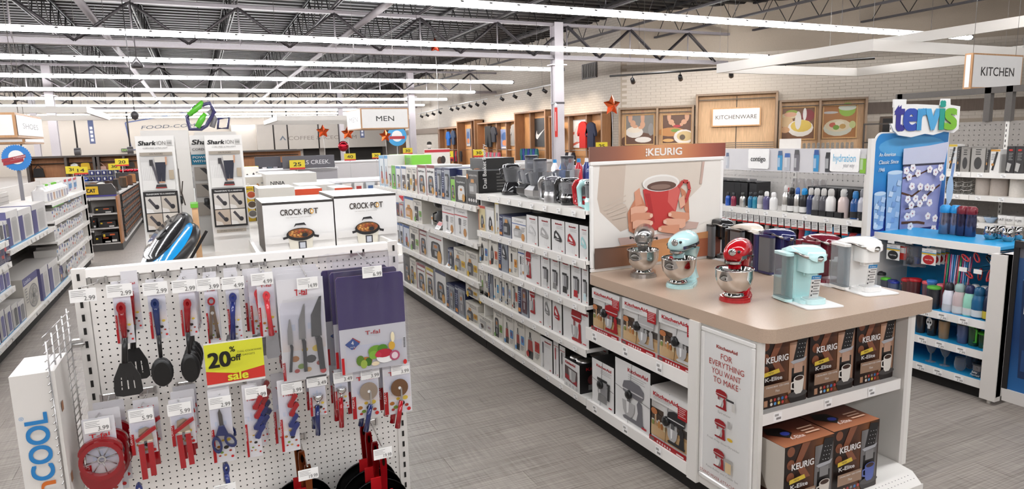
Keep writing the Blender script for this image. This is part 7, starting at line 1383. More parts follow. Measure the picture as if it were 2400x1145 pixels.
def a_small(b, F, bg='e6e3e0', band='2f55a0', c='c03a35', **k):
    b.R(F, 0, 0, 1, 1, bg); b.R(F, .1, .7, .45, .95, band); b.R(F, .5, .3, .95, .5, c); b.E(F, .4, .35, .2, .16, mix(bg, '808080', .4), 9); smalltext(b, F, .1, .04, .9, .2, 2)
ART.update(fan=a_fan, lasko=a_lasko, small=a_small); SIDE.update(fan='6a6794', lasko='cfc9be', small='dad6d1')
def rowp(where, rows, zb, dep=.3, xf=-1.68):
    for i, (ds, st, op, y0, z0, y1, z1) in enumerate(rows):
        carton(f'{ds}, {ORD[i]} along {where}', 'x+', xf - dep, xf, min(y0, y1) + .004, max(y0, y1) - .004, zb, max((z0 + z1) / 2, zb + .06), st, op, topc='cfcac5')
F1 = dict(t='fan')
rowp('the middle left upper shelf', [('tall purple and white heater carton', 'fan', {}, 7.676, 1.249, 8.137, 1.242), ('second tall purple heater carton', 'fan', {}, 8.137, 1.225, 8.740, 1.219), ('white tower carton with blue stripe', 'fan', dict(bg='d9d6d3', c='c4c1bd'), 8.755, 1.218, 9.476, 1.239)], .9)
rowp('the middle left bottom shelf', [('large fan carton with purple top', 'lasko', {}, 7.931, 0.589, 8.604, 0.509), ('white fan carton with red line', 'fan', dict(bg='d9d6d3', c='c9c6c2'), 8.747, 0.535, 9.160, 0.517), ('white tower fan carton with blue end', 'fan', dict(c='c4c1bd'), 9.190, 0.533, 9.844, 0.485), ('slim white tower fan carton', 'fan', dict(c='b5b2ae'), 9.851, 0.462, 10.327, 0.435)], .165, dep=.34)
rowp('the nearest left bottom shelf', [('small purple heater carton', 'fan', dict(c='5a559a', band='b5b2ae'), 6.728, 0.458, 6.939, 0.424), ('small white and purple heater carton', 'fan', dict(c='5a559a', band='b5b2ae'), 6.962, 0.442, 7.160, 0.420), ('small heater carton with purple grille', 'fan', dict(c='4a4590', band='b5b2ae'), 7.171, 0.426, 7.395, 0.408), ('small heater carton with dark grille', 'fan', dict(c='3a383c', band='b5b2ae'), 7.403, 0.407, 7.634, 0.390), ('small heater carton with blue end', 'fan', dict(c='77757a'), 7.639, 0.381, 7.907, 0.367)], .165)
rowp('the nearest left third shelf', [('small dark blue fan carton', 'fan', dict(bg='cfd0dc', c='4a459a'), 7.069, 0.774, 7.313, 0.748), ('small white and purple fan carton', 'fan', dict(c='4a459a'), 7.321, 0.746, 7.521, 0.737)], .57)
rowp('the nearest left second shelf', [('small red topped bulb carton', 'small', dict(bg='2a2a55', band='c0262c'), 7.230, 0.958, 7.441, 0.944), ('second small red topped bulb carton', 'small', dict(bg='2f2f60', band='c0262c'), 7.449, 0.943, 7.647, 0.940)], .8)
rowp('the nearest left top shelf', [('white heater carton with black grille', 'fan', dict(c='3a383c'), 7.300, 1.186, 7.542, 1.177), ('white heater carton with dark blue side', 'fan', dict(c='45434a'), 7.549, 1.168, 7.740, 1.173)], 1.0)
b = B('paper', 'd5d0c6'); b.box(-2.2, -1.95, 8.05, 8.9, .165, .50); b.L = 2; F = yface(-2.2, -1.95, 8.05, .165, .5); b.T(F, 'Polar', .4, .8, .12, '3a3836', bold=.02); b.build('carton', label='long white carton lettered in black behind the fan carton', cat='box')
for j, (z, h, sty) in enumerate(((.95, .15, 0), (.70, .16, 1), (.45, .17, 2), (.165, .2, 3))):
    y = 9.80
    for i in range(13):
        w = RND.uniform(.14, .22); hh = h * RND.uniform(.75, 1.1); c1 = ('2f55a0', '3a4a8a', '2f7fb0', '4a4a94')[(i + j) % 4]; c2 = ('c03a35', 'd0d0d0', '8a8a90', 'd98a3a')[(i * 3 + j) % 4]
        if y + w > 12.45: break
        carton(f'small white {("oral care", "first aid", "bandage", "air filter")[j]} carton with {("blue", "navy", "teal", "violet")[(i + j) % 4]} patch, {ORD[i]} along the far left {("second", "third", "fourth", "bottom")[j]} shelf', 'x+', -1.92, -1.68, y, y + w - .008, z, z + hh, 'small', dict(band=c1, c=c2)); y += w
for i in range(8):
    y = 9.85 + i * .19; r_ = empty('jug', (-1.78, y, 1.18), f'white plastic jug with grey label, {ORD[i]} along the far left top shelf', 'jug'); b = B('plastic', 'e9e7e4'); b.box(-1.86, -1.70, y - .075, y + .075, 1.18, 1.34, bev=.02); b.lathe([(.05, 1.34), (.03, 1.37)], -1.78, y, n=10); b.build('body', r_)
    b = B('paper', 'b5b5c0'); b.box(-1.70, -1.696, y - .05, y + .05, 1.20, 1.29, ('b5b5c0', 'a9a5b5', 'c9a58a')[i % 3]); b.build('label', r_); b = B('plastic', '6fbf3a' if i in (2, 4, 5) else 'd9d7d4'); b.lathe([(.028, 1.37), (.028, 1.395)], -1.78, y, n=10); b.build('cap', r_)
b = B('paper', '5fbf2f'); b.box(-1.655, -1.65, 9.75, 10.5, 1.12, 1.175); b.build('green_strip', label='bright green promotional strip on the far left top shelf', cat='sign')
for i in range(10):
    y = 11.35 + (i % 5) * .22; z = 1.2 if i < 5 else .97; b = B('paper', ('d9dde6', 'c9d6e6', 'e6e3e0')[i % 3]); b.box(-1.76 + .02 * (i % 2), -1.75 + .02 * (i % 2), y, y + .2, z + .02, z + .2); b.L = 1; F = pface(-1.75 + .02 * (i % 2), y, y + .2, z + .02, z + .2); b.R(F, 0, .8, 1, 1, 'c8303a'); b.R(F, .1, .2, .9, .6, '4a8ac0'); b.R(F, .1, .05, .6, .16, 'c8303a'); b.build('hanging_pack', label=f'blue and red hanging pack, {ORD[i % 5]} along the far left {"top" if i < 5 else "second"} shelf', cat='pack')
# ================================================================ work-boot display end and glove run
r = empty('boot_display', (-1.65, 14, 0), 'grey shoe display end with yellow CAT sign and black shoe boxes', 'display')
b = B('steel', '4a4745'); b.box(-1.95, -1.36, 13.9, 18.6, 0, .12); b.build('kick_plate', r); b = B('paint', '8d8884'); b.box(-1.95, -1.36, 14.26, 14.3, .12, 1.02); b.box(-1.68, -1.64, 14.3, 18.6, .12, 1.12); b.build('back_panel', r)
for z in (.14, .42, .68, .95): b = B('paint', 'b9b5b1'); b.box(-1.95, -1.38, 13.9, 14.26, z - .025, z); b.build('shelf', r)
b = B('wood', '9a6a45'); b.box(-1.39, -1.36, 13.88, 14.26, .12, .98); b.build('side_panel', r); b = B('plastic', '3f3c3b'); b.prism(yface(-1.95, -1.37, 13.9, 1.0, 1.21), [(0, 0), (1, 0), (1, .5), (.9, 1), (0, 1)], -.03); b.box(-1.9, -1.37, 13.87, 13.9, .985, 1.01, '3f3a80'); b.build('header_board', r)
b = B('paper', 'e3b92a'); b.box(-1.86, -1.64, 13.86, 13.87, 1.03, 1.17); F = yface(-1.86, -1.64, 13.86, 1.03, 1.17); b.T(F, 'CAT', .5, .25, .45, '1f1b12', bold=.05, w=.6); b.build('yellow_sign', r)
b = B('paint', 'd9d6d2'); b.box(-1.37, -1.33, 14.3, 18.6, 1.0, 1.03); b.box(-1.66, -1.35, 14.3, 18.6, .99, 1.0); b.box(-1.38, -1.34, 14.3, 18.6, .1, .14); b.build('rail', r)
for z in (.42, .70): B('rough', '2a2726').box(-1.40, -1.35, 14.35, 18.5, z - .01, z + .01).build('glove_rail', r)
for j, z in enumerate((.73, .45, .17)):
    for i in range(16):
        for k in range(2): y = 14.45 + i * .25; zz = z + k * .125; b = B('paper', '3f3a37'); b.box(-1.40, -1.335, y, y + .17, zz, zz + .115); b.box(-1.335, -1.333, y + .02, y + .15, zz + .07, zz + .105, 'b5682f'); b.box(-1.335, -1.333, y + .03, y + .14, zz + .01, zz + .05, '9a948e'); b.build('glove_pack', label=f'dark glove pack, {ORD[i]} from near end, {ORD[2 * j + 1 - k]} row of boot display', cat='pack', group='glove packs on the boot display side')
for x0, x1, z, h, lb in ((-1.75, -1.46, .68, .10, 'tilted black shoe box on the top display shelf'), (-1.86, -1.74, .42, .16, 'upright black shoe box at shelf left'), (-1.70, -1.44, .42, .11, 'black shoe box with orange lettering on the middle shelf'), (-1.80, -1.52, .14, .12, 'lower black shoe box behind the yellow badge box'), (-1.68, -1.42, .14, .19, 'black shoe box with a yellow badge')):
    b = B('paper', '23201f'); b.box(x0, x1, 13.92, 14.2, z, z + h); F = yface(x0, x1, 13.92, z, z + h); b.R(F, .6, .1, .9, .3, 'd9d6d2'); b.R(F, .5, .7, .8, .85, 'c0562a'); b.R(F, .1, .6, .22, .85, 'd9b52a'); b.build('shoe_box', label=lb, cat='box')
for j in range(3):
    for i in range(5): x = -1.90 + i * .03; b = B('fabric', '25221f'); b.box(x, x + .018, 13.76 - .02 * i, 13.84 - .02 * i, .72 - j * .28, .93 - j * .28); b.box(x, x + .018, 13.76 - .02 * i, 13.84 - .02 * i, .93 - j * .28, .96 - j * .28, 'd0cdca', 'paper'); b.build('sock_pack', label=f'black sock pack, {ORD[4 - i]} deep in the {ORD[j]} row beside the boot display', cat='pack', group='black sock packs by the boot display')
def shoe(x, y, z, c, ang, label, boot=True):
    b = B('rough', c); b.M = turn(x, y, ang, z); F = Fr((0, -.04, 0), (1, 0, 0), (0, 0, 1)); b.prism(F, [(-.13, .0), (.14, 0), (.15, .04), (.08, .075), (.0, .10), (-.01, .19 if boot else .09), (-.13, .19 if boot else .1)], -.08); b.box(-.135, .155, -.045, .045, -.02, .0, '2a2522'); b.build('boot' if boot else 'shoe', label=label, cat='shoe')
for i in range(9): shoe(-1.5 + .05 * (i % 2), 14.5 + i * .45, 1.05, ('3a2a20', '2a2522', '6a4a30', '4a3a2a', '8a5a34', '5a3a26', '3a2f28', '9a6a3f', '7a5230')[i], 1.2 + .3 * i, f'{("dark brown", "black", "brown", "olive brown", "tan", "chestnut", "charcoal", "light tan", "amber brown")[i]} work boot, {ORD[i]} along the boot display top')
# handbag wall
r = empty('handbag_wall', (-1, 22.1, 0), 'wood backed wall unit with dark frame and handbags', 'wall unit'); b = B('wood', 'a06a42'); b.box(-4.1, 3.0, 22.1, 22.2, 0, 1.66); b.build('back_panel', r)
b = B('steel', '4a423d'); b.box(-4.2, 3.0, 21.7, 22.2, 1.63, 1.68); b.build('top_frame', r)
for x in (-4.15, -3.28, -2.62, -2.52, -1.9, -.9, .1, 1.1): B('steel', '4a423d').box(x, x + .06, 21.7, 22.1, 0, 1.64).build('post', r)
b = B('steel', '3a3431'); b.tube([(-4.1, 21.95, 1.47), (2.9, 21.95, 1.52)], .015); b.build('hang_rail', r)
for i, (x, z, w, h, c, lb) in enumerate(((-3.92, 1.12, .26, .24, '1f1c1b', 'large black handbag hanging at the wall left'), (-3.08, 1.28, .2, .16, 'd9d6d2', 'white handbag on the handbag wall'), (-2.82, 1.28, .24, .18, 'c9a227', 'mustard yellow handbag on the handbag wall'), (-2.45, 1.2, .28, .16, 'd0a898', 'blush pink handbag on the handbag wall'), (-1.98, 1.25, .14, .2, '2a2725', 'slim black handbag beside the pink one'), (-1.72, 1.3, .2, .14, '3a332f', 'small dark clasp handbag near the vacuum cartons'))):
    r_ = empty('handbag', (x, 21.9, z), lb, 'handbag'); b = B('rough', c); b.prism(Fr((x - w / 2, 21.86, z), (w, 0, 0), (0, 0, h)), [(0, 0), (1, 0), (.9, 1), (.1, 1)], -.08); b.build('bag_body', r_); b = B('rough', c); b.tube([(x - w * .3, 21.9, z + h), (x, 21.9, min(1.46, z + h + .16)), (x + w * .3, 21.9, z + h)], .012, n=5); b.build('strap', r_)
b = B('rough', '5a3a2a'); b.box(-2.9, -1.9, 16.3, 17.2, 0, 1.0); b.build('display_table', label='brown display table of hats behind the left shelving', cat='table')
for i in range(7): x = -2.85 + i * .16; y = 16.5 + .1 * (i % 3); b = B('fabric', ('6a4a34', '7a5a44', 'b9a890', '4a3326', '8a6a50', '5a4232', 'd9d0c4')[i]); b.lathe([(.15, 1.0), (.14, 1.02), (.085, 1.03), (.075, 1.11), (.03, 1.13), (.001, 1.13)], x, y, n=12); b.build('hat', label=f'{("brown", "tan", "straw", "dark brown", "camel", "umber", "cream")[i]} brimmed hat on the brown display table', cat='hat')
r = empty('sandal_rack', (-2.3, 19.5, 0), 'grey rack of small blue and white sandal cards', 'rack'); b = B('steel', '8a8a90'); b.box(-2.75, .4, 19.5, 19.6, 0, 1.32); b.build('rack_panel', r)
for j in range(2):
    for i in range(22): x = -2.7 + i * .13; b = B('paper', '2a2f6a' if i < 12 else 'dcdad8'); b.box(x, x + .10, 19.45, 19.5, 1.20 - j * .15, 1.30 - j * .15); b.L = 2; b.E(yface(x, x + .1, 19.45, 1.2 - j * .15, 1.3 - j * .15), .5, .5, .2, .35, 'e3e1df' if i < 12 else '8a8a90', 7); b.build('sandal_card', r)
for i in range(8): x = -3.0 + i * .11; b = B('gloss', ('1f2a6a', '2a3a9a', '1f1e22', '1f6f9a', '2a2f80', '16151a', '2a55b0', '20202a')[i]); b.M = turn(x, 17.8, i * .7, 1.12); b.prism(Fr((0, 0, 0), (1, 0, 0), (0, 1, 0)), oval(0, 0, .13, .055, 10), .03); b.tube([(-.05, -.05, .03), (0, 0, .09), (-.05, .05, .03)], .012, n=5); b.build('sandal', label=f'{("navy", "blue", "black", "teal", "indigo", "jet black", "royal blue", "charcoal")[i]} sandal in the pile before the handbags', cat='shoe')
b = B('steel', '77757a'); b.box(-3.1, -2.1, 17.5, 18.1, 0, 1.1); b.build('display_table', label='grey table under the pile of blue sandals', cat='table')
b = B('foil', 'c8283a')
for i in range(30): b.lathe([(.001, 1.25), (.04, 1.29), (.001, 1.33)], -1.46 + RND.uniform(-.3, .3), 19.05 + RND.uniform(-.2, .2), n=6)
b.build('red_slippers', label='heap of fluffy red slippers near the vacuum cartons', cat='slippers', kind='stuff')
b = B('rough', '3a3634'); b.box(-1.82, -1.1, 18.75, 19.35, 0, 1.25); b.build('display_stand', label='dark stand carrying the red slippers', cat='stand')
def price(x, y, z, t, label, s=1., red=True):
    r_ = empty('price_sign', (x, y, z), label, 'sign'); b = B('paper', 'e6cf2f'); b.box(x - .16 * s, x + .16 * s, y, y + .006, z, z + .2 * s); F = yface(x - .16 * s, x + .16 * s, y, z, z + .2 * s); b.R(F, 0, 0, 1, .2, 'd5372c') if red else None; b.T(F, t, .5, .35, .4, '2a2610', bold=.03, w=.5); b.build('sign_card', r_)
    b = B('steel', 'a9a6a4'); b.tube([(x, y + .014, 0), (x, y + .014, z + .05)], .008, n=5); b.build('sign_stem', r_)
price(-2.75, 19.2, 1.26, '30', 'yellow price sign 30 before the white handbag', .9, False); price(-2.42, 18.0, 1.27, '14', 'yellow and red price sign 14 before the handbags', .85); price(-1.88, 19.3, 1.31, '30', 'yellow price sign 30 under the pink handbag', .8, False); price(-1.66, 18.8, 1.41, '20', 'yellow price sign 20 near the vacuum cartons', .9)
# ================================================================ hanging department signs
def hang_sign(x0, x1, y0, y1, z0, z1, front, side, label, cat='sign'):
    r_ = empty('hanging_sign', ((x0 + x1) / 2, (y0 + y1) / 2, z0), label, cat); b = B('wood', 'b58a62'); b.box(x0, x1, y0, y1, z0, z1); b.build('wood_frame', r_); w, h = x1 - x0, z1 - z0; f = .025
    b = B('paper', 'f2f0ed'); F = yface(x0 + f, x1 - f, y0 - .003, z0 + f, z1 - f); b.R(F, 0, 0, 1, 1, 'f2f0ed'); b.T(F, front, .5, .36, .27, '2f2b28', bold=.012, w=min(.68, .13 * len(front)))
    G = xface(x0 - .003, y0 + f, y1 - f, z0 + f, z1 - f); b.R(G, 0, 0, 1, 1, 'efedea'); b.T(G, side, .5, .36, .27, '3a3632', w=.6)
    G = pface(x1 + .003, y0 + f, y1 - f, z0 + f, z1 - f); b.R(G, 0, 0, 1, 1, 'efedea'); b.T(G, side, .5, .36, .27, '3a3632', w=.6); b.build('sign_faces', r_)
    b = B('steel', '77736f')
    for x in (x0 + .1, x1 - .1): b.tube([(x, (y0 + y1) / 2, z1), (x, (y0 + y1) / 2, 6.24)], .004, n=3)
    b.build('hang_wires', r_, kind='stuff')
hang_sign(3.60, 4.77, 16.0, 17.6, 2.14, 2.63, 'MEN', 'MEN', 'white hanging sign lettered MEN over the shop middle'); hang_sign(10.95, 12.28, 6.5, 6.62, 2.40, 2.94, 'KITCHEN', '', 'white hanging sign lettered KITCHEN at upper right')
hang_sign(-3.2, -1.76, 9.0, 10.4, 1.965, 2.235, 'SHOES', 'SHOES', 'white hanging sign lettered SHOES at the left edge'); hang_sign(-3.4, -2.27, 12.0, 13.4, 1.93, 2.2, 'SHOES', 'SHOES', 'second hanging SHOES sign behind the left edge sign')
# open rectangular frames hanging over the departments
def frame(x0, x1, y0, y1, z, h, label, w=.09):
    r_ = empty('hanging_canopy', ((x0 + x1) / 2, (y0 + y1) / 2, z), label, 'canopy')
    for a in ((x0, x1, y0, y0 + w), (x0, x1, y1 - w, y1), (x0, x0 + w, y0 + w, y1 - w), (x1 - w, x1, y0 + w, y1 - w)): b = B('paint', 'b9b4ad'); b.box(a[0], a[1], a[2], a[3], z, z + h); b.build('beam', r_)
    b = B('steel', '8d8a87')
    for x in (x0 + .05, x1 - .05):
        for y in (y0 + .05, y1 - .05): b.tube([(x, y, z + h), (x, y, 6.24)], .004, n=3)
    b.build('hang_wires', r_, kind='stuff')
frame(12.0, 17.1, 9.0, 13.3, 3.32, .22, 'large white rectangular hanging frame over the kitchen department'); frame(13.6, 18.6, 6.6, 10.3, 3.56, .2, 'second white hanging frame behind the KITCHEN sign'); frame(-7.0, -2.4, 20.0, 25.0, 2.75, .16, 'white hanging frame over the shoe department'); frame(3.2, 9.0, 30, 36, 2.85, .2, 'white hanging frame beyond the MEN sign')
# track lights
def track(p0, p1, n, c, label, aim, z_drop=.28):
    r_ = empty('track_light', ((p0[0] + p1[0]) / 2, (p0[1] + p1[1]) / 2, (p0[2] + p1[2]) / 2), label, 'lamp'); A, Z = Vector(p0), Vector(p1); b = B('steel', c); b.tube([A, Z], .03, n=4); b.build('rail', r_); b = B('steel', '9a9794')
    for t in (.15, .85): q = A.lerp(Z, t); b.tube([q, (q.x, q.y, 6.24)], .006, n=3)
    b.build('hang_wires', r_, kind='stuff')
    for i in range(n):
        q = A.lerp(Z, (i + .5) / (n + (n == 4 and c == '2a2826'))); d = Vector(aim).normalized(); b = B('plastic', '201e1e'); b.tube([q, q + Vector((0, 0, -.12))], .015, n=5); k = q + Vector((0, 0, -.16)); b.tube([k - d * .06, k + d * .14], [.06, .07], n=10); b.build('spot_head', r_)
        l = bpy.data.lights.new('spot', 'SPOT'); l.energy = 110; l.color = (1, .86, .7); l.spot_size = 1.3; l.spot_blend = .9; l.shadow_soft_size = .06; o = bpy.data.objects.new('spot', l); S.collection.objects.link(o); o.parent = r_; o.location = k + d * .17 - Vector(ORG[r_.name]); o.rotation_euler = d.to_track_quat('-Z', 'Y').to_euler()
track((11.5, 17.35, 3.62), (15.9, 11.85, 3.62), 4, '2a2826', 'black track light with four spots over the kitchenware wall', (1, 1, -.55))
track((12.5, 39.9, 3.5), (12.5, 35.4, 3.6), 4, 'c9c6c3', 'farthest white track light before the clothing wall', (1, -.1, -.6)); track((12.5, 34.5, 3.65), (12.5, 29.1, 3.72), 6, 'c9c6c3', 'middle white track light before the clothing wall', (1, -.1, -.6)); track((12.5, 28.2, 3.78), (12.5, 22.8, 3.84), 4, 'c9c6c3', 'nearest white track light before the clothing wall', (1, -.1, -.6))
# balloons
def star(x, y, z, label, s=.26, rnd=False, c='e8562a'):
    r_ = empty('balloon', (x, y, z), label, 'balloon'); b = B('foil', c)
    if rnd: b.M = Matrix.Translation((x, y, z)) @ Matrix.Rotation(PI / 2, 4, 'X'); b.lathe([(.001, -.1), (.12, -.08), (.2, 0), (.12, .08), (.001, .1)], n=16)
    else:
        P = [(x + s * (1 if i % 2 == 0 else .52) * math.sin(i * PI / 5), z + s * (1 if i % 2 == 0 else .52) * math.cos(i * PI / 5)) for i in range(10)]; V = [(p, y, q) for p, q in P] + [(x, y - .11, z), (x, y + .11, z)]
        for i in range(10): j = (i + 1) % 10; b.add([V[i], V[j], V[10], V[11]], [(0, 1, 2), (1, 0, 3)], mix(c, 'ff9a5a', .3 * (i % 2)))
    b.build('foil_body', r_); b = B('plastic', 'd9d6d3'); b.tube([(x, y, z - s * .6), (x + .02, y, z - .7), (x, y, .002)], .006, n=4); b.build('ribbon', r_)
star(9.34, 14, 2.57, 'orange star balloon floating left of the kitchenware bays'); star(6.77, 26, 2.08, 'orange star balloon under the MEN sign'); star(5.31, 26, 2.21, 'orange star balloon left of the MEN sign column'); star(4.39, 26, 2.29, 'leftmost orange star balloon before the coffee wall'); star(5.04, 25.6, 1.72, 'round dark red balloon before the coffee wall', rnd=True, c='a01a2a'); star(7.6, 22, 5.0, 'red star balloon drifting up under the roof', c='c8382a')
# round blue promotional sign
r = empty('round_sign', (-1.6, 8, 1.5), 'round blue serrated sign with a red ribbon banner', 'sign'); F = Fr((-1.72, 8, 1.62), (.25, 0, 0), (0, 0, .26)); b = B('paper', '2f7fc8'); b.prism(F, [(.5 + (.5 if i % 2 else .46) * math.cos(i * PI / 36), .5 + (.5 if i % 2 else .46) * math.sin(i * PI / 36)) for i in range(72)], .006); b.L = 20; b.E(F, .5, .52, .26, .26, 'efedea', 20); b.P(F, [(.02, .34), (.8, .5), (.8, .62), (.02, .46)], 'a03038'); b.P(F, [(.05, .22), (.72, .36), (.72, .48), (.05, .34)], 'a03038'); b.T(F, 'A DESIGNER', .4, .46, .05, 'efdedc', rot=.2); b.build('sign_disc', r); b = B('steel', '77757a'); b.box(-1.61, -1.58, 8.01, 8.03, 1.33, 1.8); b.build('post', r)
b = B('steel', '77727a'); b.box(-2.75, -2.40, 9.5, 9.8, 0, 6.2); b.build('steel_column', label='grey square column behind the left aisle shelving', cat='column')
# ================================================================ kitchenware bays on the diagonal wall (local x along the wall)
def lb(m, c): q = B(m, c); q.M = MD; return q
def bay(label, x0, x1, z1, posts, dep=.45, head=.2):
    r_ = empty('wall_bay', MD @ Vector(((x0 + x1) / 2, -.2, 0)), label, 'wall unit'); b = lb('wood', 'cdaa84'); b.box(x0 + .05, x1 - .05, -.12, -.04, 0, z1 - .06); b.build('back_panel', r_); b = lb('wood', '8a7663'); b.box(x0, x1, -dep, -.02, z1 - .07, z1); b.build('top_board', r_)
    for x in posts: b = lb('wood', '9c8269'); b.box(x - .035, x + .035, -dep, -.02, 0, z1 - .05); b.build('post', r_)
    b = lb('steel', '3a322c'); b.box(x0 + .1, x1 - .1, -dep + .1, -dep + .13, z1 - head - .03, z1 - head); b.build('hang_rail', r_)
bay('pair of wood wall bays left of the kitchenware sign', .0, 2.72, 2.86, (.04, 1.42, 2.68)); bay('tall wood wall bay behind the kitchenware sign', 2.78, 5.5, 3.22, (2.82, 5.46), .55); b = lb('steel', '4a3f36'); b.box(4.135, 4.165, -.14, -.12, 0, 3.12); b.build('dark_strip', bpy.data.objects['wall_bay.001']); bay('pair of wood wall bays right of the kitchenware sign', 5.54, 8.26, 2.9, (5.58, 6.83, 8.22))
def picture(label, x0, x1, z0, z1, shapes, bg):
    r_ = empty('food_picture', MD @ Vector(((x0 + x1) / 2, -.2, z0)), label, 'picture'); b = lb('wood', 'c9a06c')
    for a in ((x0, x1, z0, z0 + .04), (x0, x1, z1 - .04, z1), (x0, x0 + .04, z0 + .0405, z1 - .0405), (x1 - .04, x1, z0 + .0405, z1 - .0405)): b.box(a[0], a[1], -.2, -.14, a[2], a[3])
    b.build('frame', r_); b = lb('paper', bg); F = Fr((x0 + .04, -.16, z0 + .04), (x1 - x0 - .08, 0, 0), (0, 0, z1 - z0 - .08)); b.R(F, 0, 0, 1, 1, bg)
    for s in shapes: b.E(F, s[0], s[1], s[2], s[3], s[4], 14)
    b.build('print', r_)
SK = 'dba888'
picture('food picture of hands kneading over a glass bowl', .2, 1.3, 1.48, 2.61, ((.5, .1, .7, .3, '6a4a3a'), (.3, .42, .32, .2, 'e9e3dc'), (.3, .5, .26, .1, 'f0e3d0'), (.15, .95, .08, .2, SK), (.6, .95, .07, .3, SK), (.25, .72, .1, .12, SK), (.33, .62, .1, .06, SK), (.6, .68, .09, .12, SK), (.54, .58, .1, .06, SK), (.62, .15, .3, .1, 'efe9e2'), (.9, .5, .1, .22, '9a9796')), '8a8682')
picture('food picture of hands chopping vegetables', 1.55, 2.64, 1.49, 2.58, ((.3, .4, .5, .16, 'c98f55'), (.22, .95, .07, .18, SK), (.3, .75, .1, .1, SK), (.38, .66, .06, .06, SK), (.85, .95, .08, .18, SK), (.75, .75, .1, .09, SK), (.66, .66, .06, .06, SK), (.5, .6, .14, .05, 'c03a45'), (.45, .45, .16, .06, '7aa04a'), (.75, .22, .36, .26, 'efe9e2'), (.78, .24, .28, .18, 'd9bf8a'), (.7, .2, .1, .1, '6a5a4a'), (.2, .1, .2, .06, 'e0b070')), '6a4a3a')
picture('food picture of a white whisking bowl', 5.62, 6.72, 1.54, 2.66, ((.2, .75, .25, .1, 'd9c9a0'), (.8, .75, .2, .2, '8a2f35'), (.15, .55, .2, .2, 'd9b88a'), (.3, .85, .2, .1, '9ab04a'), (.58, .35, .4, .28, 'efe9e0'), (.6, .42, .33, .2, 'e3c35a'), (.5, .6, .1, .3, 'e6e0d8'), (.7, .8, .06, .2, 'efece8'), (.25, .8, .2, .08, SK), (.1, .3, .15, .1, 'd9a87a')), '7a5236')
picture('food picture of a glass bowl of salad', 6.93, 8.0, 1.56, 2.68, ((.72, .88, .26, .22, '9ac04a'), (.72, .95, .28, .1, 'd9dfd0'), (.45, .3, .45, .26, 'd9d9c8'), (.45, .38, .4, .2, 'e3d3b0'), (.3, .4, .12, .08, 'c8604a'), (.5, .45, .14, .08, 'efe3c9'), (.4, .32, .1, .08, '7aa03a'), (.6, .35, .1, .08, 'c9a05a'), (.2, .8, .25, .04, 'c9c6c2'), (.9, .4, .1, .12, 'c9cf8a')), 'b0763f')
r = empty('kitchenware_sign', MD @ Vector((4.14, -.25, 2.07)), 'white framed wall sign lettered KITCHENWARE', 'sign'); b = lb('wood', 'c99a6a'); b.box(3.32, 4.96, -.28, -.2, 2.07, 2.72); b.build('frame', r); b = lb('paper', 'f2f0ee'); F = Fr((3.36, -.285, 2.11), (1.56, 0, 0), (0, 0, .57)); b.R(F, 0, 0, 1, 1, 'f3f1ef'); b.T(F, 'KITCHENWARE', .5, .38, .24, '4a423c', w=.88); b.build('sign_face', r)
b = lb('steel', '6a6662')
for i in range(5): b.box(2.9, 5.4, -.75, -.72, 1.2 + i * .07, 1.23 + i * .07)
b.build('slatwall', label='dark slat rail with hooks below the kitchenware sign', cat='slatwall')
for i in range(11): x = 6.3 + i * .14; b = lb('glass', 'd6dde0'); b.lathe([(.04, 1.25), (.045, 1.42), (.03, 1.45)], x, -1.6, n=10); b.build('glass_jar', label=f'clear glass jar, {ORD[i]} from left behind the bottle header board', cat='jar', group='glass jars behind the bottle header')
b = lb('paint', 'dcd8d3'); b.box(5.2, 7.9, -1.8, -1.4, 0, 1.25); b.build('jar_shelving', label='white shelving carrying glass jars before the wall bays', cat='shelving'); b = lb('paper', 'eceae8'); b.box(5.55, 6.2, -1.7, -1.5, 1.25, 1.6); b.build('white_carton', label='plain white carton among the glass jars', cat='box')
r = empty('metal_shelf_unit', MD @ Vector((8.6, -1.5, 0)), 'thin dark metal shelf frame beside the blossom sign', 'shelf'); b = lb('steel', '4a423c')
for x in (8.0, 9.3): b.box(x, x + .05, -1.6, -1.55, 0, 2.0)
for z in (1.4, 1.97): b.box(8.0, 9.3, -1.6, -1.55, z, z + .05)
b.build('frame', r); b = lb('steel', '5a4a3c'); b.box(8.7, 10.2, -.06, .0, 0, 2.25); b.box(8.78, 10.1, -.07, -.05, 0, 2.18, '1f1c1a'); b.build('door_1', kind='structure')
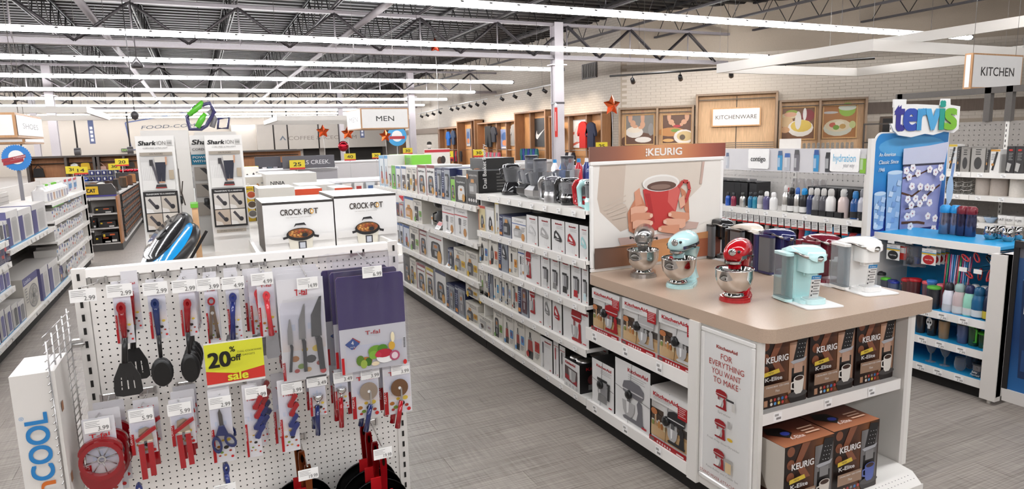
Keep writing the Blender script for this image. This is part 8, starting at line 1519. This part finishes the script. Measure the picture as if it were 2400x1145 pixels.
# ================================================================ clothing bays on the right wall
def wbay(label, y0, y1, z1, posts, dep=.5):
    r_ = empty('clothing_bay', (XW - .2, (y0 + y1) / 2, 0), label, 'wall unit'); b = B('wood', 'cf9a68'); b.box(XW - .1, XW - .02, y0, y1, 0, z1 - .05); b.build('back_panel', r_); b = B('wood', '8a6a50'); b.box(XW - dep, XW - .02, y0, y1, z1 - .07, z1); b.build('top_board', r_)
    for k, y in enumerate(posts): b = B('wood', '8a664a' if k not in (0, len(posts) - 1) else '9a6f4c'); w = .05; b.box(XW - dep if k in (0, len(posts) - 1) else XW - .35, XW - .02, y - w, y + w, 0, z1 - .05); b.build('post', r_)
    b = B('metal', 'b5b0aa'); b.tube([(XW - .3, y0 + .1, 1.3), (XW - .3, y1 - .1, 1.3)], .018); b.build('hang_rail', r_)
wbay('farthest clothing bay with blue jackets', 37.4, 41.0, 2.64, (37.45, 38.7, 39.8, 40.95)); wbay('clothing bay with blue fashion posters', 34.5, 37.3, 2.96, (34.55, 35.6, 37.25), .6); wbay('wide clothing bay with dark jeans and grey jacket', 29.5, 34.4, 2.75, (29.55, 30.9, 32.1, 33.3, 34.35)); wbay('clothing bay with black swoosh panel', 26.2, 29.4, 3.08, (26.25, 28.2, 29.35), .6); wbay('near clothing bay with team jerseys', 21.8, 26.1, 2.78, (21.85, 23.2, 24.6, 26.05))
def garment(y, z, w, h, c, label, kind='shirt', x=None):
    b = B('fabric', c); x = x or XW - .37; F = xface(x, y - w / 2, y + w / 2, z, z + h)
    P = [(.2, 0), (.8, 0), (.82, .6), (.98, .45), (1.05, .55), (.85, .92), (.6, 1), (.4, 1), (.15, .92), (-.05, .55), (.02, .45), (.18, .6)] if kind == 'shirt' else [(.1, 0), (.4, 0), (.5, .6), (.6, 0), (.9, 0), (.9, 1), (.1, 1)]
    b.prism(F, P, .09); b.build('garment', label=label, cat='clothing')
garment(39.3, 1.55, .7, .85, '2060b0', 'bright blue jacket in the farthest clothing bay'); garment(38.4, 1.6, .7, .85, '2a3a55', 'navy jacket with blue sleeve in the farthest bay'); garment(33.0, 1.45, 1.0, 1.1, '2a2a2c', 'dark jeans displayed in the wide clothing bay', 'pants'); garment(32.3, 1.7, .7, .8, '2f3038', 'dark denim top beside the jeans'); garment(29.8, 1.6, .7, .95, '8d8b8a', 'grey jacket near the swoosh bay'); garment(25.4, 1.65, .7, .8, '5a4030', 'dark brown shirt in the near clothing bay'); garment(23.2, 1.4, .75, 1.05, 'c8302a', 'red team jersey in the near clothing bay', x=XW - .45); garment(22.6, 1.4, .7, 1.0, '2f3348', 'navy team jersey beside the red one', x=XW - .45)
def poster(y0, y1, z0, z1, c, label, f=None):
    b = B('paper', c); b.box(XW - .16, XW - .13, y0, y1, z0, z1); F = xface(XW - .16, y0, y1, z0, z1); b.L = 2; f and f(b, F); b.build('poster', label=label, cat='poster')
def swoosh(b, F): b.P(F, [(.1, .4), (.12, .3), (.24, .26), (.9, .62), (.34, .42), (.22, .46), (.2, .58)], 'f0eeec')
def pic(b, F): b.E(F, .5, .6, .35, .25, '4a6aa0', 14); b.E(F, .5, .3, .3, .15, 'd98a5a', 12); b.R(F, .1, .02, .9, .1, 'e6e3e0')
poster(27.0, 28.1, 1.45, 2.75, '2a2828', 'black panel with a white swoosh emblem', swoosh); poster(26.35, 26.9, 1.45, 2.75, '2f2c2c', 'second black panel beside the swoosh panel', swoosh); poster(36.3, 36.9, 1.5, 2.5, '8a9ab5', 'slim blue fashion poster', pic); poster(35.0, 36.0, 1.5, 2.5, '9aa5c0', 'wider blue and orange fashion poster', pic); poster(31.0, 32.0, 1.35, 2.35, '8a9ac5', 'pale blue fashion poster beside the jeans', pic); poster(29.9, 30.8, 1.5, 2.35, '9a9794', 'plain grey poster behind the grey jacket'); poster(23.4, 24.9, 1.4, 2.55, 'e9e6e4', 'white athlete poster with red lines', lambda b, F: (b.Ln(F, [(.2, .1), (.8, .3)], .1, 'c8604a'), b.Ln(F, [(.2, .5), (.8, .7)], .1, 'c8604a'), b.E(F, .5, .5, .2, .3, 'd9d0cc', 12)))
for i in range(30):
    y = (38.9, 33.4, 28.9, 25.6)[i % 4] - (i // 4) * .26; z = (.6, .55, .75, .6)[i % 4]; garment(y, z, .24, .62, ('b52a35', '23222a', '2f3f8a', '8d8b8a', '3a383c', 'c9c6c4', '2a6a6a', 'c85a6a')[(i * 3) % 8], f'{("red", "black", "blue", "grey", "charcoal", "pale", "teal", "pink")[(i * 3) % 8]} folded top, {ORD[i // 4]} along the {("farthest", "wide", "swoosh", "jersey")[i % 4]} bay rail', x=XW - .42)
# ================================================================ middle distance
r = empty('brand_header', (2.3, 16, 1.2), 'dark grey rack header board lettered in white capitals', 'sign'); b = B('plastic', '5a585e'); b.box(1.76, 2.92, 16, 16.06, 1.27, 1.56); b.box(1.2, 1.76, 16.4, 16.46, 1.32, 1.56, '4a484e'); b.build('board', r); b = B(); F = yface(2.2, 2.9, 15.998, 1.27, 1.56); b.T(F, 'LS CREEK.', .45, .32, .32, 'eceaec', w=.86); b.build('lettering', r)
price(2.05, 15.8, 1.26, '25', 'yellow and red price sign 25 on the grey header', 1.05); price(3.7, 18, 1.36, '40', 'yellow and red price sign 40 right of the grey header', .95); price(.95, 14, 1.26, '15', 'yellow and red price sign left of the grey header', .8); price(5.6, 17, 1.33, '40', 'yellow price sign, left one behind the far aisle bays'); price(6.1, 17, 1.34, '25', 'yellow price sign, right one behind the far aisle bays'); price(7.0, 17, 1.36, '30', 'yellow price sign 30 by the black skillet carton'); price(5.0, 17, 1.5, '30', 'yellow price sign 30 nearest the white poster', .8); price(7.75, 12, 1.52, '25', 'yellow price sign 25 beside the coffee poster', .9); price(4.9, 20, 1.35, '30', 'small yellow price sign below the red balloon', .8)
def rackbox(x0, x1, y0, y1, z, c, label, cat='shelving'): b = B('paint', c); b.box(x0, x1, y0, y1, 0, z - .04); b.box(x0 - .03, x1 + .03, y0 - .03, y1 + .03, z - .04, z, mix(c, 'ffffff', .3)); b.build('fixture', label=label, cat=cat)
rackbox(1.1, 3.0, 16.15, 16.8, 1.26, '9a979a', 'grey rack base under the grey header board', 'rack'); rackbox(1.15, 3.6, 12.6, 13.4, 1.13, 'c9c6c6', 'long pale fixture under the grey header board'); rackbox(3.0, 4.3, 10.6, 11.4, 1.22, 'd6d3d1', 'white slotted end fixture beside the coloured bowls'); rackbox(5.4, 8.8, 16.8, 17.6, 1.14, 'b5b2b0', 'grey clothing fixture behind the far aisle bays'); rackbox(1.3, 3.4, 19, 20, 1.2, 'a9a6a6', 'far grey clothing rack below the coffee wall'); rackbox(4.4, 7.4, 24, 25, 1.2, 'b5b2b2', 'distant clothing rack before the right wall'); rackbox(.6, 1.9, 22.5, 23.2, 1.25, 'c0bcb8', 'candy fixture left of the grey header'); rackbox(-14, -5, 15, 16, 1.15, 'a39a94', 'low shoe fixture at the far left'); rackbox(8.6, 11.5, 14.2, 15.0, 1.1, 'b9b5b2', 'low clothing fixture below the orange star'); rackbox(9.8, 11.2, 19, 20.5, 1.1, 'b0aba8', 'clothing rack beside the near steel column')
for i in range(10): x = 1.3 + i * .22; b = B('paper', ('e6e3e0', 'd9dde0', 'e6dcd6')[i % 3]); b.box(x, x + .16, 12.5, 12.56, .88, 1.08); b.L = 1; b.R(yface(x, x + .16, 12.5, .88, 1.08), .2, .2, .8, .7, ('b03a35', '4a6a9a', '7a9a4a')[i % 3]); b.build('hanging_pack', label=f'white underwear pack with {("red", "blue", "green")[i % 3]} picture, {ORD[i]} along the pale fixture', cat='pack')
for i, (x, z, c, lb_) in enumerate(((3.05, .98, '2f9fd6', 'bright blue bowl'), (3.3, .98, '3a3a9a', 'indigo bowl'), (2.95, .88, 'c8303a', 'red lidded bowl'), (3.05, .84, '34408a', 'navy bowl'), (3.35, .84, '7ac83a', 'lime green bowl'), (3.3, .9, '5ab0dc', 'pale blue bowl'))): b = B('gloss', c); b.lathe([(.05, z), (.1, z + .07), (.105, z + .09), (.095, z + .085)], x, 10.3, n=14); b.build('bowl', label=f'{lb_} stacked before the white slotted fixture', cat='bowl')
rackbox(2.8, 3.6, 10.1, 10.5, .84, 'd6d3d1', 'low ledge holding the coloured bowls', 'shelf')
for i in range(16):
    x = 1.3 + i * .14; b = B('fabric', ('8d8b90', '3a383c', 'c9c6c6', '55606a')[i % 4]); b.box(x, x + .11, 19.2, 19.6, 1.2, 1.2 + .05 * (1 + i % 3)); b.build('folded_shirt', label=f'{("grey", "black", "white", "slate")[i % 4]} folded shirt, {ORD[i]} along the far grey rack', cat='clothing')
for i in range(34):
    x = 3.4 + (i % 17) * .105; k = i // 17; c = ('2f6ab0', 'd9d6d3', 'c0303a', '2a2a3a', '5ab0dc', 'efedea', '3a9a6a', '2f3f80')[(i * 5) % 8]; b = B('gloss', c); b.lathe([(.038, 1.30), (.042, 1.40), (.04, 1.5), (.02, 1.54), (.02, 1.56)], x, 5.6 + k * .16 + x * .12, n=10); b.lathe([(.022, 1.55), (.02, 1.585)], x, 5.6 + k * .16 + x * .12, n=8, c=('e6e3e0', 'c0303a', '2f86c0')[i % 3]); b.build('water_bottle', label=f'{("blue", "white", "red", "black", "sky blue", "ivory", "green", "navy")[(i * 5) % 8]} water bottle, {ORD[i % 17]} along the {("front", "rear")[k]} row past the processors', cat='bottle')
b = B('paint', 'dcd8d4'); b.box(3.2, 5.3, 5.8, 6.7, 1.27, 1.30); b.box(3.3, 5.2, 6.0, 6.6, 0, 1.27); b.build('bottle_shelving', label='white shelving carrying water bottles behind the processors', cat='shelving')
for i, y in enumerate((4.35, 4.05, 3.8)): b = B('paper', ('e0d3c0', 'dccbb2', 'e6e2de')[i]); b.box(2.78, 3.0, y - .13, y + .13, 1.30, 1.56); b.L = 1; F = xface(2.78, y - .13, y + .13, 1.3, 1.56); b.P(F, [(.1, .1), (.9, .1), (.95, .8), (.05, .8)], ('c08a3f', 'b57a35', '8a6a50')[i]); b.E(F, .5, .5, .3, .25, ('d9a94a', 'd09a45', 'e6e3e0')[i], 12); b.build('copper_carton', label=f'{("copper pot", "second copper pot", "white pitcher")[i]} carton behind the food choppers', cat='box')
b = B('paint', 'd9d5d0'); b.box(2.64, 3.05, 3.5, 8.7, 0, 1.28); b.build('rear_shelving', label='rear side of the aisle shelving with copper cartons on top', cat='shelving')
r = empty('poster_stand', (5.7, 12, 1.3), 'white and red poster of a couple on a stand', 'poster'); F = yface(3.85, 4.35, 12, 1.25, 1.67); b = B('paper', 'efe9e0'); b.box(3.85, 4.35, 12, 12.02, 1.25, 1.67); b.R(F, 0, .84, 1, .96, 'c8303a'); b.R(F, 0, .04, 1, .12, 'c8303a'); b.E(F, .6, .45, .12, .2, '6a4a3a', 12); b.E(F, .72, .5, .1, .18, '3a2f2c', 12); b.build('print', r); b = B('steel', '8d8a87'); b.box(4.05, 4.15, 12.02, 12.06, 0, 1.25); b.build('stand', r)
b = B('paper', '3f9fd6'); F = Fr((7.9, 30.0, 1.65), (.9, 0, 0), (0, 0, .9)); b.prism(F, oval(.5, .5, .5, .5, 30), .02); b.L = 60; b.E(F, .5, .5, .28, .28, 'efedea', 18); b.R(F, .1, .35, .9, .5, 'b03038'); b.tube([(8.35, 30.03, 0), (8.35, 30.03, 1.9)], .02, 'a9a6a4', n=5); b.build('round_sign', label='distant round blue sign behind the second column', cat='sign')
b = B('paper', 'c8342c'); b.box(10.12, 10.22, 18.32, 18.33, 1.85, 2.75); smalltext(b, Fr((10.22, 18.32, 1.85), (0, 0, .9), (-.1, 0, 0)), .2, .3, .85, .7, 1, 'f3e9e6'); b.lathe([(.001, 2.76), (.05, 2.83), (.001, 2.9)], 10.17, 18.33, c='efece8', n=10); b.build('column_banner', label='narrow red vertical banner on the near steel column', cat='sign')
# mannequin head and shoulders beside the right wall opening
b = B('fabric', '2a292b'); b.lathe([(.2, .9), (.24, 1.2), (.2, 1.42), (.06, 1.5), (.055, 1.56)], 7.9, 24, n=14, sy=.6); b.lathe([(.02, 1.54), (.085, 1.62), (.095, 1.7), (.06, 1.78), (.001, 1.80)], 7.9, 24, n=12, c='d9d0c8'); b.lathe([(.097, 1.70), (.08, 1.79), (.001, 1.82)], 7.9, 24, n=12, c='2a2522'); b.lathe([(.12, 0), (.16, .9)], 7.9, 24, n=12, sy=.6); b.build('mannequin', label='dark dressed mannequin standing by the far white wall', cat='mannequin')
# ================================================================ far wall: food court, coffee bar
b = B('paint', 'c3bbb1'); b.box(4.7, 15.6, 59.6, 61.9, 1.5, 3.6); b.box(2.8, 4.7, 60.5, 61.9, 0, 3.6); b.build('trim_1', kind='structure')
b = B('rough', '3a3634'); b.box(4.7, 15.6, 61.2, 61.9, 0, 1.5); b.build('coffee_bar', label='dark coffee bar opening under the far white wall', cat='counter')
for i, x in enumerate((8.0, 9.9)): b = B('paint', 'b9b2aa'); b.box(x, x + .5, 61.0, 61.2, 0, 1.5); b.build('pillar', label=('left', 'right')[i] + ' pale pillar inside the dark coffee bar', cat='pillar')
b = B('paper', '8a7f74'); F = yface(6.0, 15.0, 59.59, 1.9, 3.1); b.T(F, 'COFFEE & ICECREAM', .45, .30, .26, '9a8f84', w=.64); b.P(F, [(.05, .3), (.08, .62), (.11, .3), (.095, .3), (.08, .48), (.065, .3)], '77808c'); b.build('wall_lettering', label='grey lettering COFFEE & ICECREAM on the far wall', cat='sign')
b = B('paper', '4a5a8a'); F = Fr((-5.6, 61.95, 1.55), (7.0, 0, .25), (.9, 0, 2.6)); b.Ln(F, [(.12, .08), (-.02, .92), (.55, 1.15), (1.0, .95)], .09, '4a5a8a'); b.Ln(F, [(.12, .08), (.8, .04)], .06, '4a5a8a'); b.T(F, 'FOOD-COM', .44, .70, .10, '4a5260', w=.56); b.T(F, 'P', .25, .25, .34, '4a5f9a', w=.14, bold=.01); b.build('wall_lettering', label='blue outlined FOOD-COM lettering on the far left wall', cat='sign')
for i, x in enumerate((-11.3, -7.9, -4.5, 5.9, 7.0, 9.5, 11.2)): b = B('steel', '3f3b3a'); b.tube([(x, 58.5, 6.2), (x, 58.5, 1.5)], .06, n=6); b.build('pole', label=f'thin dark pole before the far wall, {ORD[i]} from the left', cat='pole')
for i, x in enumerate((-11.3, -7.9, -4.5)): b = B('plastic', '4a4749'); b.M = Matrix.Translation((x, 58.4, 1.75)) @ Matrix.Rotation(PI / 2, 4, 'Y'); b.lathe([(.28, -.2), (.3, 0), (.28, .2)], n=14); b.build('hose_reel', label=f'dark round reel on the {ORD[i]} far pole', cat='reel')
b = B('plastic', '2a3a2a'); b.box(-5.4, -4.9, 61.85, 62.0, 1.65, 1.9); b.T(yface(-5.4, -4.9, 61.84, 1.65, 1.9), 'EXIT', .5, .2, .6, 'a9d06a', w=.8); b.build('exit_sign', label='small green EXIT sign on the far wall', cat='sign')
for i, x in enumerate((-7.0, 12.9)): b = B('fabric', '5a6280'); b.box(x, x + .35, 57.9, 57.92, 2.3, 4.0); b.tube([(x + .17, 57.91, 4.0), (x + .17, 57.91, 6.24)], .01, n=4); b.L = 2; [b.R(yface(x, x + .35, 57.9, 2.3, 4.0), .25, .1 + .17 * k, .75, .22 + .17 * k, 'd9d9e0') for k in range(4)]; b.build('hanging_banner', label=('left blue vertical banner by the far left wall', 'right blue vertical banner by the coffee wall')[i], cat='banner')
b = B('wood', '8a6a50'); b.box(15.8, 22, 56, 56.2, 0, 4.0); b.build('trim_2', kind='structure')
b = B('rough', '3a342f'); F = yface(15.9, 19.5, 55.98, 2.3, 3.9); b.T(F, 'TU', .5, .1, .75, '3a342f', w=.8); b.build('wall_lettering', label='large dark letters on the brown wall behind the second column', cat='sign')
F = xface(XW - .01, 39.5, 42.5, 3.0, 4.0); F = xface(XW - .012, 42.4, 46.5, 2.7, 3.9); b = B('rough', 'c0b6aa'); b.T(F, 'FRESH CUT', .5, .72, .14, 'b9afa3', w=.45); b.T(F, 'Flowers', .5, .2, .4, 'b9afa3', it=.3, w=.8); b.build('wall_lettering', label='pale script lettering on the right brick wall', cat='sign')
b = B('plastic', '2f2c2d'); b.lathe([(.1, 3.55), (.14, 3.6), (.06, 3.72), (.02, 3.78)], -1.0, 17, n=12); b.tube([(-1.0, 17, 3.78), (-1.0, 17, 5.3)], .01, n=4); b.build('ceiling_camera', label='dark dome camera hanging under the roof at left', cat='camera')
b = B('plastic', '3a3738'); b.tube([(-1.05, 15.5, 2.55), (-1.05, 15.5, 5.2)], .008, n=4); b.lathe([(.001, 2.38), (.06, 2.42), (.08, 2.5), (.03, 2.56)], -1.05, 15.5, n=12); b.build('pendant_sensor', label='dark pendant sensor hanging above the left shelving', cat='sensor')

for _l, _n in LABELS.items():
    if len(_n) > 1 and not bpy.data.objects[_n[0]].get('group'): print('DUPLABEL', _l, _n)
    if not 4 <= len(_l.split()) <= 16: print('LABELLEN', len(_l.split()), _l)
print('OBJECTS', len(bpy.data.objects), 'TRIS', sum(len(p.vertices) - 2 for m in bpy.data.meshes for p in m.polygons))
